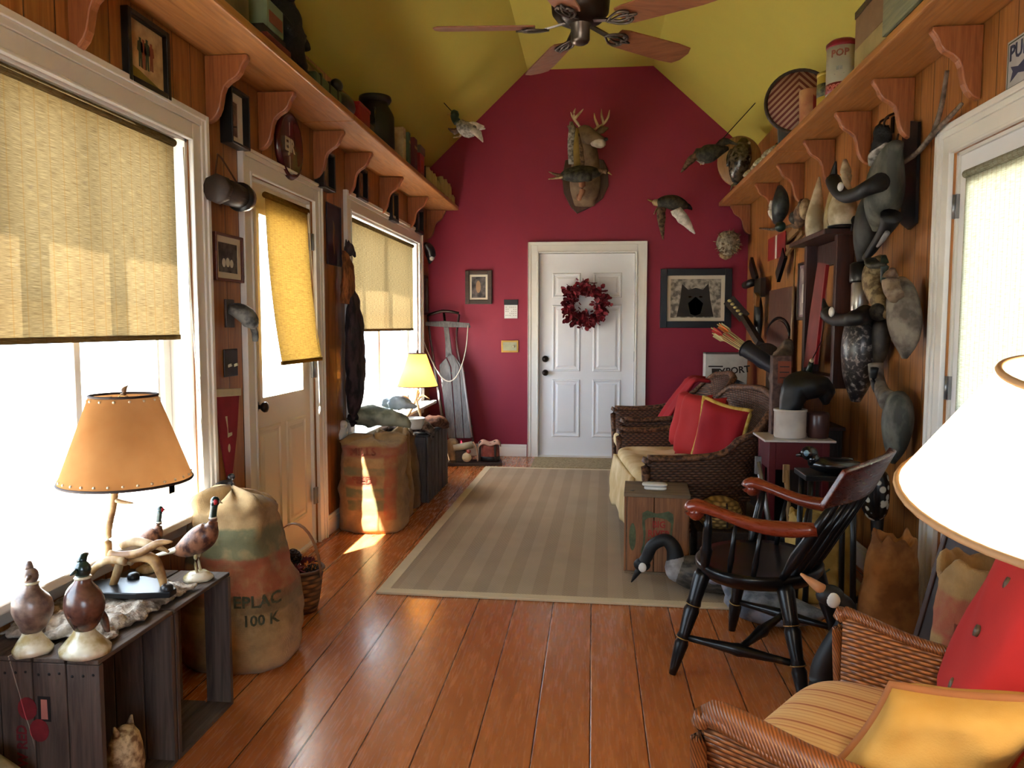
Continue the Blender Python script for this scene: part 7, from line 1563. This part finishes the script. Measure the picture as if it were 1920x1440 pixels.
acr = wicker_seat('wicker_armchair', 'honey brown wicker armchair with striped cushion in the right foreground', 'chair', AC, ARZ + pi, 0.64, .325, .61, .84, HWK, HBR, seat=.34, flare=.04, rimr=.017, dip=.035)
part('arm_roll', B().tube([(-.325, -.338, .595), (-.30, -.34, .608), (-.1, -.34, .585), (.08, -.342, .60), (.19, -.333, .67)], [(.018, .022), (.027, .029), (.028, .029), (.025, .026), (.018, .018)], 14, 4), HBR, acr)
AM = Matrix.Translation(AC) @ Matrix.Rotation(ARZ, 4, 'Z')      # +x forward, +y near side
bb = B()
for s_ in (-1, 1):
    for k in range(9):
        x = -.32 + k * .07
AX = lambda x, y, z: AM @ V((x, y, z))
tm = NT('striped_ticking'); s_ = tm.xyz(); f_ = tm.ma('FRACT', tm.ma('MULTIPLY', s_[1], 11.0)); g_ = tm.ma('FRACT', tm.ma('MULTIPLY', s_[1], 66.0))
c_ = tm.ramp(f_, [(0, L(214, 178, 118)), (.40, L(206, 162, 104)), (.43, L(150, 78, 44)), (.47, L(150, 78, 44)), (.50, L(206, 160, 100)), (.74, L(214, 176, 116)), (.77, L(168, 98, 58)), (.80, L(210, 166, 106)), (1, L(214, 178, 118))])
TICK = tm.fin(tm.mix(tm.ma('MULTIPLY', tm.ma('GREATER_THAN', g_, .62), .35), c_, L(176, 116, 68)), .85, 0, .15, Sheen_Weight=.1)
t = thing('seat_cushion', 'plump striped cushion on the honey wicker armchair', 'cushion', AC + V((0, 0, .345)), ARZ)
part('cushion', soft_box(B(), (.04, 0, .075), (.66, .59, .15), .38, n=64, m=28), TICK, t); t.location.z = .347
GOLDP = two('gold_linen', (182, 138, 62), (200, 160, 86), .85, 4, bump=.15, bs=300); ROPE = plain('tan_piping', (150, 96, 56), .8)
def lean_pillow(label, x, y, z, w, h, th, lean, yaw, m, seed, trim=None, buttons=(), flap=None):
    M = Matrix.Rotation(ARZ, 3, 'Z') @ Matrix.Rotation(yaw, 3, 'Z') @ Matrix.Rotation(pi / 2, 3, 'Z') @ Matrix.Rotation(lean, 3, 'X')   # local -y faces forward (+x of chair)
    return pillow_thing(label, AX(x, y, z), w, h, th, M, m, seed, trim, buttons)
nv = V((-.45, -.88, .10)).normalized(); yt = P(1672, 1285, y=1.36)      # slumped, so its sides are askew
yR, yB = PP(2000, 1312, yt, nv), PP(1550, 1452, yt, nv)
YM = Matrix(((yR - yt) / .42, -nv, (yt - yB) / .38)).transposed()
pillow_thing('golden yellow pillow with tan piping on the striped cushion', (yR + yB) / 2, .42, .38, .20, YM, GOLDP, 6, ROPE)
lean_pillow('large red pillow with dark buttons at the back of the honey wicker armchair', -.06, -.13, .70, .46, .46, .13, -.35, .30, REDL, 7, None, ((.05, -.070, .02), (.05, -.062, .13), (.05, -.066, -.10)))
# lamp on a small table
LT = V((.665, .70, .001))
tb = thing('lamp_table', 'small dark round table carrying the big white lamp at the right edge', 'table', LT); part('top', B().lathe([(0, .47), (.15, .47), (.155, .48), (.15, .49), (0, .491)], 32), RACKW, tb); part('pedestal', B().lathe([(0, .02), (.03, .02), (.022, .1), (.03, .3), (.03, .47), (0, .471)], 18), RACKW, tb); part('foot', B().lathe([(0, 0), (.13, 0), (.12, .02), (.03, .03), (0, .031)], 28), RACKW, tb)
lb = P(2050, 960, y=.86); LPX = V((lb.x, .86, .493)); tb.location = (lb.x, .86, .001); ROOT[tb.name] = Matrix.Translation(tb.location)
rl = thing('white_lamp', 'large bright white table lamp with a tapered cloth shade at the right edge', 'lamp', LPX)
sz0 = lb.z - LPX.z - .0; sz1 = P(2050, 708, y=.86).z - LPX.z
part('lamp_base', B().lathe([(0, 0), (.056, 0), (.060, .01), (.060, .03), (.050, .05), (.054, .1), (.058, .22), (.055, .30), (.04, .36), (.018, .40), (.016, .55), (0, .551)], 32), WPORC, rl)
part('lamp_neck', B().tube([(0, 0, .545), (0, 0, sz0 + .04)], .012, 12), BRASS, rl)
SHW = translu('white_shade_cloth', (250, 244, 230), .6, (246, 238, 222), vs=3); TRIM = plain('cream_shade_trim', (196, 156, 112), .8)
shd = lampshade(rl, .183, .098, sz0, sz1, SHW, 0, True, trim=TRIM)
TLT = Matrix.Translation((0, 0, (sz0 + sz1) / 2)) @ Matrix.Rotation(radians(12), 4, 'X') @ Matrix.Translation((0, 0, -(sz0 + sz1) / 2))
for o in [shd] + list(shd.children): o.data.transform(TLT)     # the shade sits askew, tipped towards the room's near end
part('harp', B().tube([(.0, -.03, sz0 + .05), (0, -.05, sz0 + .10), (0, -.02, sz1 - .015), (0, 0, sz1 - .01), (0, .02, sz1 - .015), (0, .05, sz0 + .10), (0, .03, sz0 + .05)], .0025, 6, 3), BRASS, rl)
part('bulb', B().lathe([(0, 0), (.013, 0), (.015, .02), (.03, .055), (.026, .08), (0, .092)], 16, (0, 0, sz0 + .04)), glow('lit_bulb', (255, 226, 180), 60), rl)
lamp_light(rl, (0, 0, sz0 + .09), 26, .035, (1, .80, .55))
# leaning panel, printed sack behind the armchair
t = thing('leaning_plank', 'dark brown board with a lighter edge leaning on the right door behind the armchair', 'board', (1.21, 2.62, .001), rot=(0, .25, .18))
part('board', B().box((0, 0, .42), (.03, .5, .84)), two('dark_leather_board', (44, 30, 26), (66, 50, 46), .5, 5), t, bevel=.004); part('edge_strip', B().box((-.002, .262, .42), (.036, .024, .84)), wood('edge_brown', (70, 46, 40), (104, 74, 64), 'z', .5), t, bevel=.003)
SKR = burlap('burlap_red_print', (170, 138, 92), [(.50, .60, (150, 72, 60), -.2, .05), (.40, .50, (156, 60, 56), -.12, .12), (.30, .36, (80, 84, 60), -.2, .2)])
sack('burlap sack with red and green printing behind the honey wicker armchair', (1.10, 2.14, .001), -.5, SKR, (.19, .14, .66, 55, dict(bulge=.3, top=.8, roll=.03)), [('RICE', .10, 0, .50, 0, FADER), ('SUPER', .06, 0, .42, 0, FADER)])
